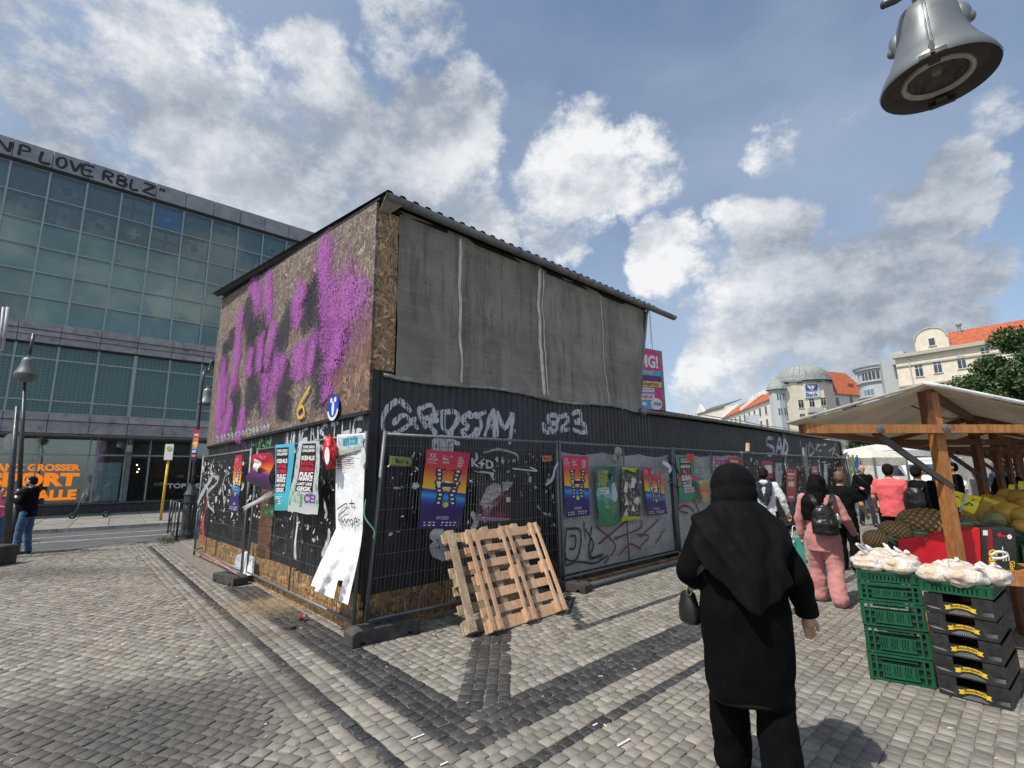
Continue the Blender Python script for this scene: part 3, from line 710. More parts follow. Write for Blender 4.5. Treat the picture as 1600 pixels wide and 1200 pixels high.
for ci, u in enumerate(cols_):
    kcol = ci-10
    if u > 8.5 or u < -14: continue
    for r in range(6):
        z1, z0 = rows[r]-.03, rows[r+1]+.03
        pn = fbox('pane', u+.035, u+1.265, z0, z1, -.02, -.006, M_PANE)
        grey = (r < 2) or kcol >= 5 or (kcol == -1 and r == 5)
        bm_ = fbox('blind', u+.03, u+1.27, z0, z1, -.36 if r < 2 else -.28, -.35 if r < 2 else -.27, M_BLIND_G if grey else M_BLIND)
        fl = flags.get((kcol, r))
        if fl:
            q = Quad(FB.p(u+.1, z1-.12, -.12), FB.p(u+1.2, z1-.12, -.12), FB.p(u+1.2, z0+.1, -.12), FB.p(u+.1, z0+.1, -.12), FB.n, wave=.006, ph=u)
            V, F, UV = q.grid(8, 6); base = {'brazil': (.17, .22, .20), 'tri': (.30, .31, .27), 'swiss': (.24, .16, .16), 'blue': (.04, .20, .62), 'england': (.33, .34, .34), 'korea': (.34, .35, .35), 'grey': (.17, .19, .18), 'cross': (.28, .28, .26)}[fl]
            fo = mk('flag', V, F, flagmat(base), bm_)
            L = .006
            if fl == 'brazil': q.patch([(.1, .5), (.5, .88), (.9, .5), (.5, .12)], flagmat((.34, .35, .18)), bm_, L); q.patch([(.5+.17*math.cos(a/12*6.283), .5+.24*math.sin(a/12*6.283)) for a in range(12)], flagmat((.06, .09, .18)), bm_, L*2)
            if fl == 'tri': q.patch((0, 0, .3, 1), flagmat((.20, .22, .20)), bm_, L); q.patch((.7, 0, 1, 1), flagmat((.27, .19, .17)), bm_, L); q.patch((.42, .4, .58, .6), flagmat((.2, .17, .1)), bm_, L)
            if fl == 'swiss': q.patch((.42, .2, .58, .8), flagmat((.5, .5, .5)), bm_, L); q.patch((.25, .42, .75, .58), flagmat((.5, .5, .5)), bm_, L*1.3)
            if fl == 'blue': q.patch([(.5+(.16 if a % 2 == 0 else .07)*math.cos(a/10*6.283+1.57), .5+(.2 if a % 2 == 0 else .09)*math.sin(a/10*6.283+1.57)) for a in range(10)], flagmat((.45, .55, .65)), bm_, L)
            if fl == 'england': q.patch((.44, 0, .56, 1), flagmat((.27, .14, .15)), bm_, L); q.patch((0, .42, 1, .58), flagmat((.27, .14, .15)), bm_, L*1.3)
            if fl == 'korea':
                q.patch([(.5+.17*math.cos(a/14*6.283), .5+.24*math.sin(a/14*6.283)) for a in range(14)], flagmat((.12, .08, .12)), bm_, L)
                for (a, b_) in ((.15, .75), (.75, .75), (.15, .15), (.75, .15)): q.patch((a, b_, a+.1, b_+.1), flagmat((.05, .05, .05)), bm_, L)
            if fl == 'cross': q.patch((.3, 0, .42, 1), flagmat((.10, .12, .2)), bm_, L); q.patch((0, .42, 1, .58), flagmat((.10, .12, .2)), bm_, L*1.3)
    fbox('mullion', u-.035, u+.035, 8.45, 15.6, -.06, .05, M_GFRAME)
for z in rows: fbox('transom', -14, 9.8, z-.028, z+.028, -.06, .035, M_GFRAME)
# ledge between the glass storeys
for i in range(24):
    u = -5.93-1.38*10+i*1.38
    if u < U0 or u+1.38 > U1: continue
    for (z0, z1, n1) in ((8.12, 8.44, .34), (7.88, 8.095, .27), (7.575, 7.86, .21)): fbox('ledge_stone', u+.01, u+1.37, z0, z1, -.3, n1, M_LEDGE)
    for (z0, z1, n1) in ((4.2, 4.50, .32), (3.66, 4.175, .24)): fbox('ledge_stone', u+.01, u+1.37, z0, z1, -.3, n1, M_LEDGE)
fbox('shadow_gap', U0, U1, 7.50, 7.58, -.3, .05, M_DARK)
low = [-5.93+1.38*k for k in range(-8, 12)]
for u in low:
    if u > 8.6: continue
    for (z0, z1) in ((6.92, 7.48), (5.10, 6.86), (4.54, 5.04)): fbox('pane', u+.04, u+1.34, z0, z1, -.02, -.006, M_PANE_D)
    wide = .07 if abs(u+3.17) < .1 or abs(u-2.35) < .1 else .035
    fbox('mullion', u-wide, u+wide, 4.5, 7.52, -.06, .05, M_GFRAME)
fbox('screen', -17, 9.9, 4.52, 7.5, -.34, -.32, M_GRID)
for z in (6.89, 5.07, 4.53): fbox('transom', -17, 9.9, z-.03, z+.03, -.06, .035, M_GFRAME)
# shop front, set back under the overhang
SN = -1.15
fbox('plinth', U0, U1, 0, .52, SN-.4, SN+.12, M_PLINTH)
fbox('window_sill', U0, U1, .53, .61, SN-.4, SN+.2, M('sill_metal', (.10, .10, .10), .5))
M_SHOPBACK = M('shop_back_wall', (.34, .38, .38), .7, var=.3, vs=1.2)
fbox('back_wall', U0, U1, .6, 3.55, -4.45, -4.35, M_SHOPBACK)
fbox('shop_floor', U0, U1, .55, .6, -4.4, SN-.2, M('shop_floor_tile', (.18, .17, .16), .4))
shopm = [-13.4, -11.2, -9, -6.1, -4.35, -4.1, -3.0, -2.05, -.3, 1.6, 3.6, 5.6, 8, 10]
for a, b_ in zip(shopm, shopm[1:]):
    fbox('shop_window', a+.03, b_-.03, .62, 2.75, SN-.02, SN, M_SHOPGL); fbox('shop_window', a+.03, b_-.03, 2.82, 3.54, SN-.02, SN, M_SHOPGL)
    fbox('window_post', a-.03, a+.03, .6, 3.56, SN-.07, SN+.05, M_GFRAME)
fbox('shop_transom', U0, U1, 2.75, 2.82, SN-.07, SN+.05, M_GFRAME)
fbox('window_poster', -4.05, -3.1, .66, 2.45, SN-.1, SN-.08, M('pale_blue_film', (.42, .52, .54), .5, var=.06))
fbox('dark_poster', -7.6, -4.5, .65, 2.6, SN-.3, SN-.28, M('dark_green_film', (.045, .06, .055), .5))
fbox('grey_partition', -1.75, 1.3, .65, 2.5, -3.0, -2.9, M('brown_display', (.12, .055, .03), .6, var=.5, vs=3))
fbox('entrance_post', -2.95, -2.78, .6, 3.55, SN-.2, SN+.15, M('pillar_grey', (.16, .18, .18), .5))
fbox('doorway', -2.75, -2.05, .62, 2.7, -2.6, -2.5, M('dark_doorway', (.015, .012, .010), .7))
M_BOXES = [M('display_box', c, .6, rand=.4, bump=0) for c in ((.35, .33, .30), (.05, .05, .06), (.3, .12, .05), (.12, .2, .22), (.4, .38, .2))]
for i in range(46):
    u = random.uniform(-2.0, 3.3) if i % 3 else random.uniform(-12, -8); z = random.choice((.62, .95, 1.3, 1.7))
    w_ = random.uniform(.1, .35); fbox('display_goods', u, u+w_, z, z+random.uniform(.1, .28), SN-1.3, SN-.9, random.choice(M_BOXES))
for z in (.93, 1.28, 1.68): fbox('shelf', -2.0, 3.4, z-.02, z, SN-1.4, SN-.85, M_PLINTH)
M_SPOT = M('bulb_warm', (.9, .8, .6), .5); M_SPOT.node_tree.nodes['Principled BSDF'].inputs['Emission Color'].default_value = (1, .8, .5, 1); M_SPOT.node_tree.nodes['Principled BSDF'].inputs['Emission Strength'].default_value = 6
for (u, z) in ((-2.45, 2.35), (-2.35, 2.15), (-2.4, 2.0)): mb = MB(); mb.ball(FB.p(u, z, SN-.6), .035, 8, 6); mb.build('ceiling_lamp', M_SPOT, store)
mb = MB(); FB.box(mb, -3.05, -2.83, 2.95, 3.25, SN+.4, SN+.65); mb.tube([FB.p(-2.94, 3.25, SN+.5), FB.p(-2.94, 3.56, SN+.5)], .02); mb.build('loudspeaker', M('speaker_grey', (.4, .4, .4), .5), store)
M_ORANGE = M('orange_print', (1.0, .30, .01), .5, var=.03, bump=0); M_ORL = M('glowing_orange_vinyl', (1.0, .30, .01), .5, var=.02, bump=0); _b = M_ORL.node_tree.nodes['Principled BSDF']; _b.inputs['Emission Color'].default_value = (1, .24, .005, 1); _b.inputs['Emission Strength'].default_value = .55; M_WHITEP = M('white_print', (.7, .7, .7), .5, var=.03, bump=0); M_GREYP = M('grey_print', (.2, .22, .22), .5, bump=0)  # orange vinyl letters given a glow to brighten them under the overhang
def store_text(sx, x0, y0, x1, y1, mat, n=SN+.012, bold=.03):   # photo pixels of the lettering: left top, right bottom
    q = pxquad(FB, (x0, y0), (x1, y0), (x1, y1), (x0, y1), n, wave=0); return q.text(sx, 0, 0, 1, 1, mat, store, bold, 0)
def st2(sx, TL, TR, BR, BL, mat, bold=.03): return pxquad(FB, TL, TR, BR, BL, SN+.012, wave=0).text(sx, 0, 0, 1, 1, mat, store, bold, 0)
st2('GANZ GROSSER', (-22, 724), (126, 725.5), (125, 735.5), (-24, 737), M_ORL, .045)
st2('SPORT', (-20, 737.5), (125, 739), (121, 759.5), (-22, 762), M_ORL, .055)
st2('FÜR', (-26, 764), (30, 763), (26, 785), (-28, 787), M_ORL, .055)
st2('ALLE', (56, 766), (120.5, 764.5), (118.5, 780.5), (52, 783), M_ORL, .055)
st2('E R  A', (54, 765.5), (93, 765), (92, 773), (53, 774), M_GREYP, .0)
st2('TOP DEALS', (262, 755.5), (335, 755), (334, 763), (261, 763), M_WHITEP, .02)
# letters painted on the fascia
def surfF(u, z, i): return FB.p(u, z, .226+.0004*i)
S_ = []
def fz(px): # fascia middle line pixel -> u
    return FB.uz(px, 226+.312*px, .22)[0]
for ch, p0, p1 in (('N', -8, 18), ('P', 29, 46), ('L', 62, 82), ('O', 88, 104), ('V', 109, 126), ('E', 128, 148), ('R', 160, 177), ('B', 183, 198), ('L', 203, 218), ('Z', 222, 243), ('"', 246, 260)):
    a, b_ = fz(p0), fz(p1); S_ += [[(a+(b_-a)*x, 15.85+.52*y) for x, y in st] for st in SF[ch]]
V, F, UV = ribbons(S_, .15, surfF, .06, 4)
mk('painted_letters', V, F, mat_spray('black_paint_roller', (.02, .022, .026), 1.6, .3, 18), store, uvs=UV)

# ================================================================ MARKET SHED
def mat_corr(name, colr=(.018, .019, .022)):
    mt, nt, b = newmat(name); t = NT(nt); p = t.coord()
    base = t.mix(t.rng(t.noise(p, 2.5, 7, .65, .4), .35, .7), tuple(c*.8 for c in colr), tuple(c*1.7 for c in colr))
    streak = t.rng(t.noise(p, 16, 6, .7, 0, (1, 1, .10)), .58, .74, 0, .35); base = t.mix(streak, base, (.11, .105, .105))
    sc = t.rng(t.noise(p, 22, 6, .8, .5), .66, .72, 0, .6); base = t.mix(sc, base, (.30, .29, .28))
    t.l(base, b.inputs['Base Color']); b.inputs['Roughness'].default_value = .42
    t.l(t.bump(t.noise(p, 30, 5), .15, .003), b.inputs['Normal']); return mt
M_CORR = mat_corr('black_corrugated_sheet'); M_CORRB = mat_corr('black_sheet_flat', (.012, .012, .014))
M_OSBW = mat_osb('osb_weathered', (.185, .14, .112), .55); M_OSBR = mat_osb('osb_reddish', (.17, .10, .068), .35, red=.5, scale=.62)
M_OSBY = mat_osb('osb_golden', (.36, .235, .12), .28, side='R'); M_PLY = mat_osb('plinth_board', (.30, .17, .065), .15, scale=.9, side='R'); M_PLYL = mat_osb('plinth_board_sunny', (.40, .24, .10), .15, scale=.9)  # plinth boards: sunlit left and shaded right tones put into the colour
M_ZINC = M('zinc_gutter', (.20, .21, .22), .42, metal=.6, var=.2, vs=3, dirt=(.10, .11, .10), ds=2)
M_ROOFD = M('dark_roof_sheet', (.035, .036, .038), .55, metal=.2, var=.3)
M_BLACKTRIM = M('black_trim', (.014, .014, .015), .55)
def corr(u, per, dep):
    f = (u/per) % 1.0
    if f < .36: return dep
    if f < .5: return dep*(1-(f-.36)/.14)
    if f < .86: return 0.0
    return dep*(f-.86)/.14
def corr_wall(name, fr, u0, u1, z0, z1, n, per, dep, mat, parent, zt=None):
    us = []; k = math.floor(u0/per)
    while k*per < u1+per:
        for f in (0, .36, .5, .86):
            u = (k+f)*per
            if u0 <= u <= u1: us.append(u)
        k += 1
    us = [u0]+us+[u1]; V = []; F = []
    for u in us:
        c = n+corr(u+1e-6, per, dep); za = z1 if zt is None else zt(u)
        V.append(fr.p(u, z0, c)); V.append(fr.p(u, za, c))
    for i in range(len(us)-1): F.append((2*i, 2*i+2, 2*i+3, 2*i+1))
    return mk(name, V, F, mat, parent)
shed = thing('market_shed', 'tall black corrugated market shed with chipboard gable and mesh sheeting', 'shed', KO)
def kb(fr, name, u0, u1, z0, z1, n0, n1, mat, parent=shed): mb = MB(); fr.box(mb, u0, u1, z0, z1, n0, n1); return mb.build(name, mat, parent)
TL_ = 8.1; TR_ = 6.15
def ztopL(u): return 4.98+u*.122
# inner carcass keeps light out
mb = MB(); P = [WL.p(0, 0, -.10)+WR.n*-.10, WR.p(5.70, 0, -.10), WR.p(5.70, 0, -.10)+WL.u*(TL_-.1), WL.p(TL_, 0, -.10)+WR.n*-.1]
hs_ = [4.9, 4.9, 5.8, 5.8]
mb.boxp([p_ for p_ in P]+[p_+Vector((0, 0, h)) for p_, h in zip(P, hs_)]); mb.build('carcass', M_BLACKTRIM, shed)
corr_wall('corrugated_wall', WR, 0.0, TR_, .30, 2.86, 0, .115, .02, M_CORR, shed)
corr_wall('corrugated_wall', WL, 0.0, TL_, .30, 2.42, 0, .115, .02, M_CORR, shed)
kb(WR, 'corner_trim', -.03, .05, .30, 2.85, .0, .035, M_BLACKTRIM)
# plinth boards
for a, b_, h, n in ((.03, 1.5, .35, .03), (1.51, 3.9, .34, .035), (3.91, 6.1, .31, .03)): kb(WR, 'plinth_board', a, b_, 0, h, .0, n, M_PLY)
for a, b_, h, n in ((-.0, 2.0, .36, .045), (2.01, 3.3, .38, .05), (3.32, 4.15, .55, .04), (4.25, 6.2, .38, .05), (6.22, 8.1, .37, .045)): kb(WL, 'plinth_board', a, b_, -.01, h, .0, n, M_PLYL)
kb(WL, 'ground_batten', -.05, 8.2, -.02, .10, .06, .10, M_PLYL)
kb(WL, 'brown_door_board', 3.1, 3.75, .36, 1.45, .022, .04, mat_wood('brown_stained_board', (.20, .09, .035), (.10, .045, .02)))
# left gable in chipboard: two rows of sheets
def osb(u0, u1, z0f, z1f, mat, n1=.045):
    mb = MB(); g = .004
    mb.boxp([WL.p(u0+g, z0f(u0), n1), WL.p(u1-g, z0f(u1), n1), WL.p(u1-g, z0f(u1), .012), WL.p(u0+g, z0f(u0), .012), WL.p(u0+g, z1f(u0), n1), WL.p(u1-g, z1f(u1), n1), WL.p(u1-g, z1f(u1), .012), WL.p(u0+g, z1f(u0), .012)])
    return mb.build('chipboard_sheet', mat, shed)
c38 = lambda u: 3.63; bot = lambda u: 2.37; c88 = lambda u: 4.88
for (a, b_, mt_) in ((-.045, 1.25, M_OSBR), (1.25, 3.75, M_OSBW), (3.75, 6.25, M_OSBW), (6.25, 8.1, M_OSBW)): osb(a, b_, bot, lambda u: 3.626, mt_, .048 if a < 1 else .045)
for (a, b_) in ((-.045, 2.5), (2.5, 5.0), (5.0, 8.1)): osb(a, b_, lambda u: 3.634, lambda u: 4.876, M_OSBW)
for (a, b_) in ((-.045, 1.25), (1.25, 3.75), (3.75, 6.25), (6.25, 8.1)): osb(a, b_, lambda u: 4.884, ztopL, M_OSBW)
kb(WL, 'edge_batten', 8.11, 8.19, 2.3, 5.2, -.1, .05, mat_wood('old_batten', (.30, .25, .2), (.15, .12, .1)))
mb = MB(); mb.bar(WL.p(-.12, ztopL(-.12)+.02, .03), WL.p(8.15, ztopL(8.15)+.02, .03), .04, .025); mb.build('roof_edge', M_BLACKTRIM, shed)
kb(WL, 'drip_strip', -.04, 8.1, 2.33, 2.372, .012, .065, M_BLACKTRIM)
# right side: chipboard strip, mesh sheeting
kb(WR, 'chipboard_strip', -.04, .275, 2.86, 4.9, .005, .03, M_OSBY)
kb(WR, 'dark_backing', .275, 5.72, 2.86, 4.98, -.08, -.05, M_BLACKTRIM)
mt, nt, b = newmat('grey_mesh_sheeting'); t = NT(nt); p = t.coord()
mp0 = t.n('ShaderNodeMapping'); t.l(p, mp0.inputs[0]); mp0.inputs['Rotation'].default_value = (0, 0, R_(-44.4)); q_ = mp0.outputs[0]
base = t.mix(t.rng(t.noise(q_, 1.3, 6, .6, .4), .3, .7), (.38, .335, .28), (.62, .56, .475))
base = t.mix(t.rng(t.noise(q_, 6, 6, .75, 0, (1, 1, .07)), .47, .66, 0, .75), base, (.20, .165, .13))
base = t.mix(t.rng(t.noise(q_, 5, 7, .78, .3, (.14, 1, 6)), .45, .68, 0, .42), base, (.62, .59, .55))
wv = t.n('ShaderNodeTexWave', bands_direction='Z'); t.l(q_, wv.inputs['Vector']); wv.inputs['Scale'].default_value = 60; wv.inputs['Distortion'].default_value = 1.5
wv2 = t.n('ShaderNodeTexWave', bands_direction='X'); t.l(q_, wv2.inputs['Vector']); wv2.inputs['Scale'].default_value = 45; wv2.inputs['Distortion'].default_value = 1
ww = t.math('MULTIPLY', wv.outputs['Fac'], wv2.outputs['Fac']); base = t.mix(t.rng(ww, .1, .8, .25, 0), base, (.03, .03, .03))
t.l(base, b.inputs['Base Color']); b.inputs['Roughness'].default_value = .75
t.l(t.bump(t.math('ADD', t.math('MULTIPLY', ww, .3), t.noise(q_, 9, 6, .7, .8, (.35, 1, 3))), .9, .03), b.inputs['Normal']); M_MESH = mt
ML_V = []; ML_UV = []; nx, nz = 110, 40
def mesh_n(u, z):
    a = (z-2.86)/2.1
    s = .04+.032*noise.noise(Vector((u*1.3, z*2.2, 0)))+.022*noise.noise(Vector((u*1.6+z*.8, z*5.0, 4)))+.010*noise.noise(Vector((u*4, z*16, 2)))
    s += .02*math.exp(-((u-2.9)/.06)**2)
    sag = .06*max(0, 1-a*2.2)*abs(math.sin(u*1.7))
    diag = .018*math.sin((u*1.0+(z-2.9)*-1.1)*7)*max(0, 1-a*1.6)*math.exp(-((u-.8)/.8)**2)
    return s+sag+diag
def mesh_part(name, ua, ub):
    V = []; F = []; n_ = max(4, int((ub-ua)*20))
    for j in range(nz+1):
        for i in range(n_+1):
            u = ua+(ub-ua-(.42*(1-j/nz) if ub > 6.2 else 0))*i/n_; b0 = 2.80-.03*math.sin(u*2.3)+.02*noise.noise(Vector((u*3, 0, 1)))
            if ua == .28: b0 -= .0
            z = b0+(4.985-b0)*j/nz; V.append(WR.p(u, z, mesh_n(u, z)))
    for j in range(nz):
        for i in range(n_): k_ = j*(n_+1)+i; F.append((k_, k_+1, k_+n_+2, k_+n_+1))
    return mk(name, V, F, M_MESH, shed, True)
for a, b_ in ((.28, 1.256), (1.256, 2.93), (2.93, 4.62), (4.62, 6.22)): mesh_part('mesh_sheet', a, b_)
M_SEAM = M('pale_seam', (.56, .54, .50), .7, var=.2)
def seam(u, w_, zt=4.93, z0=2.84):
    V, F, UV = ribbons([[(u+.003*math.sin(k_*2), z0+(zt-z0)*k_/8) for k_ in range(9)]], w_, lambda a, b2, i: WR.p(a, b2, mesh_n(a, b2)+.012), .06, 4)
    mk('seam', V, F, M_SEAM, shed, True)
seam(1.256, .055); seam(2.88, .07); seam(2.985, .04); seam(4.62, .03)
# rolled hem
mb = MB(); mb.tube([WR.p(.12+(5.80-.12)*i/60, 2.815-.03*math.sin((.12+5.68*i/60)*2.3)+.012*noise.noise(Vector((i*.8, 0, 0))), .045+.02*abs(noise.noise(Vector((i*.5, 3, 0))))) for i in range(61)], [.024+.014*noise.noise(Vector((i*.9, 1, 0))) for i in range(61)], 7); mb.build('rolled_hem', M('pale_hem', (.30, .295, .28), .8, var=.3, vs=12, bs=25, bump=.6), shed, True)
# edge of the sheeting at the far end
V = []; F = []
for j in range(21):
    z = 2.82+2.15*j/20
    for i in range(5): V.append(WR.p(5.80+.42*j/20+.02*i*(1-j/20)*1.5, z, .05-.05*i-.01*math.sin(j)))
for j in range(20):
    for i in range(4): k_ = j*5+i; F.append((k_, k_+1, k_+6, k_+5))
mk('sheet_edge', V, F, M_MESH, shed, True)
# gutter: half round, with straps
def gutter(fr, ua, ub, za, zb, n, r, parent, nm='gutter', seg=30, sag=0.0):
    V = []; F = []; K = 9
    for i in range(seg+1):
        u = ua+(ub-ua)*i/seg; z = za+(zb-za)*i/seg + sag*math.sin(i/seg*math.pi*2.1)
        for k_ in range(K+1):
            a = math.pi*(k_/K)
            V.append(fr.p(u, z-math.sin(a)*r, n+math.cos(a)*r))
        for k_ in range(K+1):
            a = math.pi*(1-k_/K); V.append(fr.p(u, z-math.sin(a)*r*.92+.002, n+math.cos(a)*r*.92))
    M2 = 2*(K+1)
    for i in range(seg):
        for k_ in range(M2): k2 = (k_+1) % M2; F.append((i*M2+k_, i*M2+k2, (i+1)*M2+k2, (i+1)*M2+k_))
    F.append(tuple(range(K+1)));  F.append(tuple(seg*M2+x for x in reversed(range(K+1))))
    return mk(nm, V, F, M_ZINC, parent, False)
g = gutter(WR, .02, 7.25, 5.04, 5.05, .16, .075, shed)
for u in (.35, 2.3, 3.75, 4.15, 5.9):
    mb = MB(); K = 10
    for sgn in (0,):
        pts = [WR.p(u, 5.05-math.sin(math.pi*k_/K)*.085, .16+math.cos(math.pi*k_/K)*.085) for k_ in range(K+1)]; mb.tube(pts, .008, 5)
    mb.build('gutter_strap', M_ZINC, g)
# roof sheet, corrugated, rising away from the gutter
def roof(fr, ua, ub, depth, z0, rise, per, dep, parent, nover=.2, th=.0, back=None):
    us = []; k_ = math.floor(ua/per)
    while k_*per < ub:
        for f in (0, .3, .5, .8):
            u = (k_+f)*per
            if ua <= u <= ub: us.append(u)
        k_ += 1
    V = []; F = []
    for u in us:
        f = (u/per) % 1; h = dep if (f < .31 or f > .99) else (0 if .49 < f < .81 else dep*.5)
        V.append(fr.p(u, z0+h-.02*rise, nover)); V.append(fr.p(u, z0+h+rise*depth, -depth)); V.append(fr.p(u, z0+h-.02*rise-.006, nover))
    for i in range(len(us)-1):
        F.append((3*i, 3*i+3, 3*i+4, 3*i+1)); F.append((3*i, 3*i+2, 3*i+5, 3*i+3))
    return mk('roof_sheet', V, F, M_ROOFD, parent)
roof(WR, .0, 6.5, 8.05, 5.045, .120, .19, .04, shed, .215)
kb(WR, 'eaves_board', -.02, 6.25, 4.93, 5.0, -.02, .04, M_BLACKTRIM)
mb = MB(); V = [WR.p(-.02, 5.03, .23), WR.p(.24, 4.98, .18), WR.p(.12, 4.86, .08), WR.p(-.02, 4.86, .06)]
mb.poly(V, WR.n*.01); mb.build('gutter_end_flap', M_MESH, g)
mb = MB(); mb.tube([WR.p(6.22, 5.06, .15), WR.p(6.2, 4.9, .08), WR.p(5.86, 3.1, .0), WR.p(5.80, 2.8, .02)], .03, 8); mb.build('downpipe', M_ZINC, shed)

# low wing of the shed
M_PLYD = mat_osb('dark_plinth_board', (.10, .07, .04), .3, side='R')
lshed = thing('low_shed', 'long low black corrugated shed with zinc gutter behind tall shed', 'shed', WR.p(TR_, 0, 0))
LU1 = 20.9
mb = MB(); mb.boxp([WR.p(5.72, 0, -.06), WR.p(LU1-.02, 0, -.06), WR.p(LU1-.02, 0, -5), WR.p(5.72, 0, -5), WR.p(5.72, 2.68, -.06), WR.p(LU1-.02, 2.68, -.06), WR.p(LU1-.02, 3.2, -5), WR.p(5.72, 3.2, -5)]); mb.build('carcass', M_BLACKTRIM, lshed)
corr_wall('corrugated_wall', WR, TR_, 13.9, .30, 2.78, 0, .088, .018, M_CORR, lshed)
corr_wall('corrugated_wall', WR, 14.2, LU1, .30, 2.78, .02, .088, .018, M_CORR, lshed)
kb(WR, 'pilaster', 13.9, 14.2, .0, 2.78, -.02, .06, M_CORRB, lshed); kb(WR, 'corner_post', LU1-.1, LU1+.05, 0, 2.75, -.05, .07, M_CORRB, lshed)
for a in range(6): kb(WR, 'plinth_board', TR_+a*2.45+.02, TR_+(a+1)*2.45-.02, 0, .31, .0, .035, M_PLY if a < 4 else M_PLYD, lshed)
gutter(WR, 5.72, 21.6, 2.83, 2.88, .13, .065, lshed, sag=.02)
mb = MB(); mb.ball(WR.p(5.74, 2.80, .13), .085, 10, 8); mb.build('gutter_end', M_ZINC, lshed, True)
mb = MB(); mb.tube([WR.p(8+i*.55, 2.93-.012*math.sin(i*1.1)-i*.002, .17+.015*math.sin(i*.7)) for i in range(24)], .012, 5); mb.build('cable', M('grey_cable', (.25, .25, .24), .5), lshed)
roof(WR, 6.3, 21.3, 5.2, 2.86, .10, .15, .03, lshed, .12)
kb(WL, 'low_roof_side', -.01, .0, 2.0, 2.01, -.1, -.09, M_BLACKTRIM, lshed)
# ================================================================ FENCES
M_GALV = M('galvanised_tube', (.17, .18, .185), .5, metal=.35, var=.15, vs=6, dirt=(.14, .14, .14), ds=6, da=.5)
M_GALVD = M('dark_tube', (.07, .075, .08), .45, metal=.5, var=.2)
M_RUBB = M('recycled_rubber', (.045, .042, .040), .85, var=.35, vs=9, bump=.5, bs=60, dirt=(.11, .10, .09), ds=4)
M_TIE = M('white_tie', (.6, .6, .6), .5, var=.05, bump=0)
FENCES = {}
def fence(label, B0, B1, hgt, lean=(0, 0, 0), zb=.10, midpost=False, wires=True, dark=False, lean0=None, spacing=.045, bottom=True, group='mobile fence panels round the sheds'):
    B0, B1 = Vector(B0), Vector(B1); B0.z = zb; B1.z = zb; Lw = (B1-B0).length; d = (B1-B0)/Lw
    up_ = Vector((lean[0], lean[1], 1)); up0 = Vector((lean0[0], lean0[1], 1)) if lean0 else up_
    root = thing('mobile_fence', label, 'fence', (B0.x, B0.y, 0), group); mt_ = M_GALVD if dark else M_GALV
    def q(s, h): u_ = up0*(1-s/Lw)+up_*(s/Lw); return B0+d*s+u_*h
    for s in (0, Lw): mb = MB(); mb.tube([q(s, -zb+.03), q(s, hgt)], .021, 8); mb.build('post', mt_, root, True)
    mb = MB(); mb.tube([q(0, hgt-.03), q(Lw, hgt-.03)], .019, 8); mb.build('top_rail', mt_, root, True)
    if bottom: mb = MB(); mb.tube([q(0, .04), q(Lw, .04)], .019, 8); mb.build('bottom_rail', mt_, root, True)
    if midpost: mb = MB(); mb.tube([q(Lw*.5, .03), q(Lw*.5, hgt-.02)], .014, 6); mb.build('middle_post', mt_, root, True)
    if wires:
        mb = MB(); n = int(Lw/spacing)
        nn = Vector((d.y, -d.x, 0))
        def w(a, b_, r=.0022):
            dd = (b_-a).normalized(); s_ = dd.cross(nn).normalized()
            k = len(mb.V); P = [a+nn*r, a-s_*r-nn*r*.6, a+s_*r-nn*r*.6, b_+nn*r, b_-s_*r-nn*r*.6, b_+s_*r-nn*r*.6]
            mb.V += [tuple(x) for x in P]; mb.F += [(k, k+1, k+4, k+3), (k+1, k+2, k+5, k+4), (k+2, k, k+3, k+5)]
        for i in range(1, n): w(q(Lw*i/n, .05), q(Lw*i/n, hgt-.04))
        z = .22
        while z < hgt-.08:
            for i in range(8): w(q(Lw*i/8, z)+nn*.003, q(Lw*(i+1)/8, z)+nn*.003, .0028)
            z += .235
        o = mb.build('wire_mesh', mt_, root); o['kind'] = 'stuff'
    return root, q, Lw
def R3(px, py, z=0.1): return G(px, py, z)
# right side: panels from the corner along the long wall
bR = [WR.p(-.10, 0, .20), WR.p(2.93, 0, .34), WR.p(6.42, 0, .34), WR.p(9.9, 0, .32), WR.p(13.2, 0, .30), WR.p(16.6, 0, .30), WR.p(20.2, 0, .30)]
lab = ['bare wire fence panel at the shed corner with the leaning pallets before it', 'fence panel hung with grey tarpaulin carrying four tall posters', 'tarpaulin covered fence panel directly behind the head of the woman in black',
       'bare fence panel behind the person in white hooded top', 'bare fence panel behind the woman in pink', 'farthest fence panel near the far end of low shed']
fr_q = []
for i in range(6):
    l0 = (.03, .055, 0) if i == 0 else None
    fr_q.append(fence(lab[i], bR[i]+WR.u*.02, bR[i+1]-WR.u*.05, 2.02, (0, 0, 0), lean0=(.0, .0) if i else (.055, .06), midpost=i in (1, 2), wires=i < 5, spacing=.045 if i < 2 else .07))
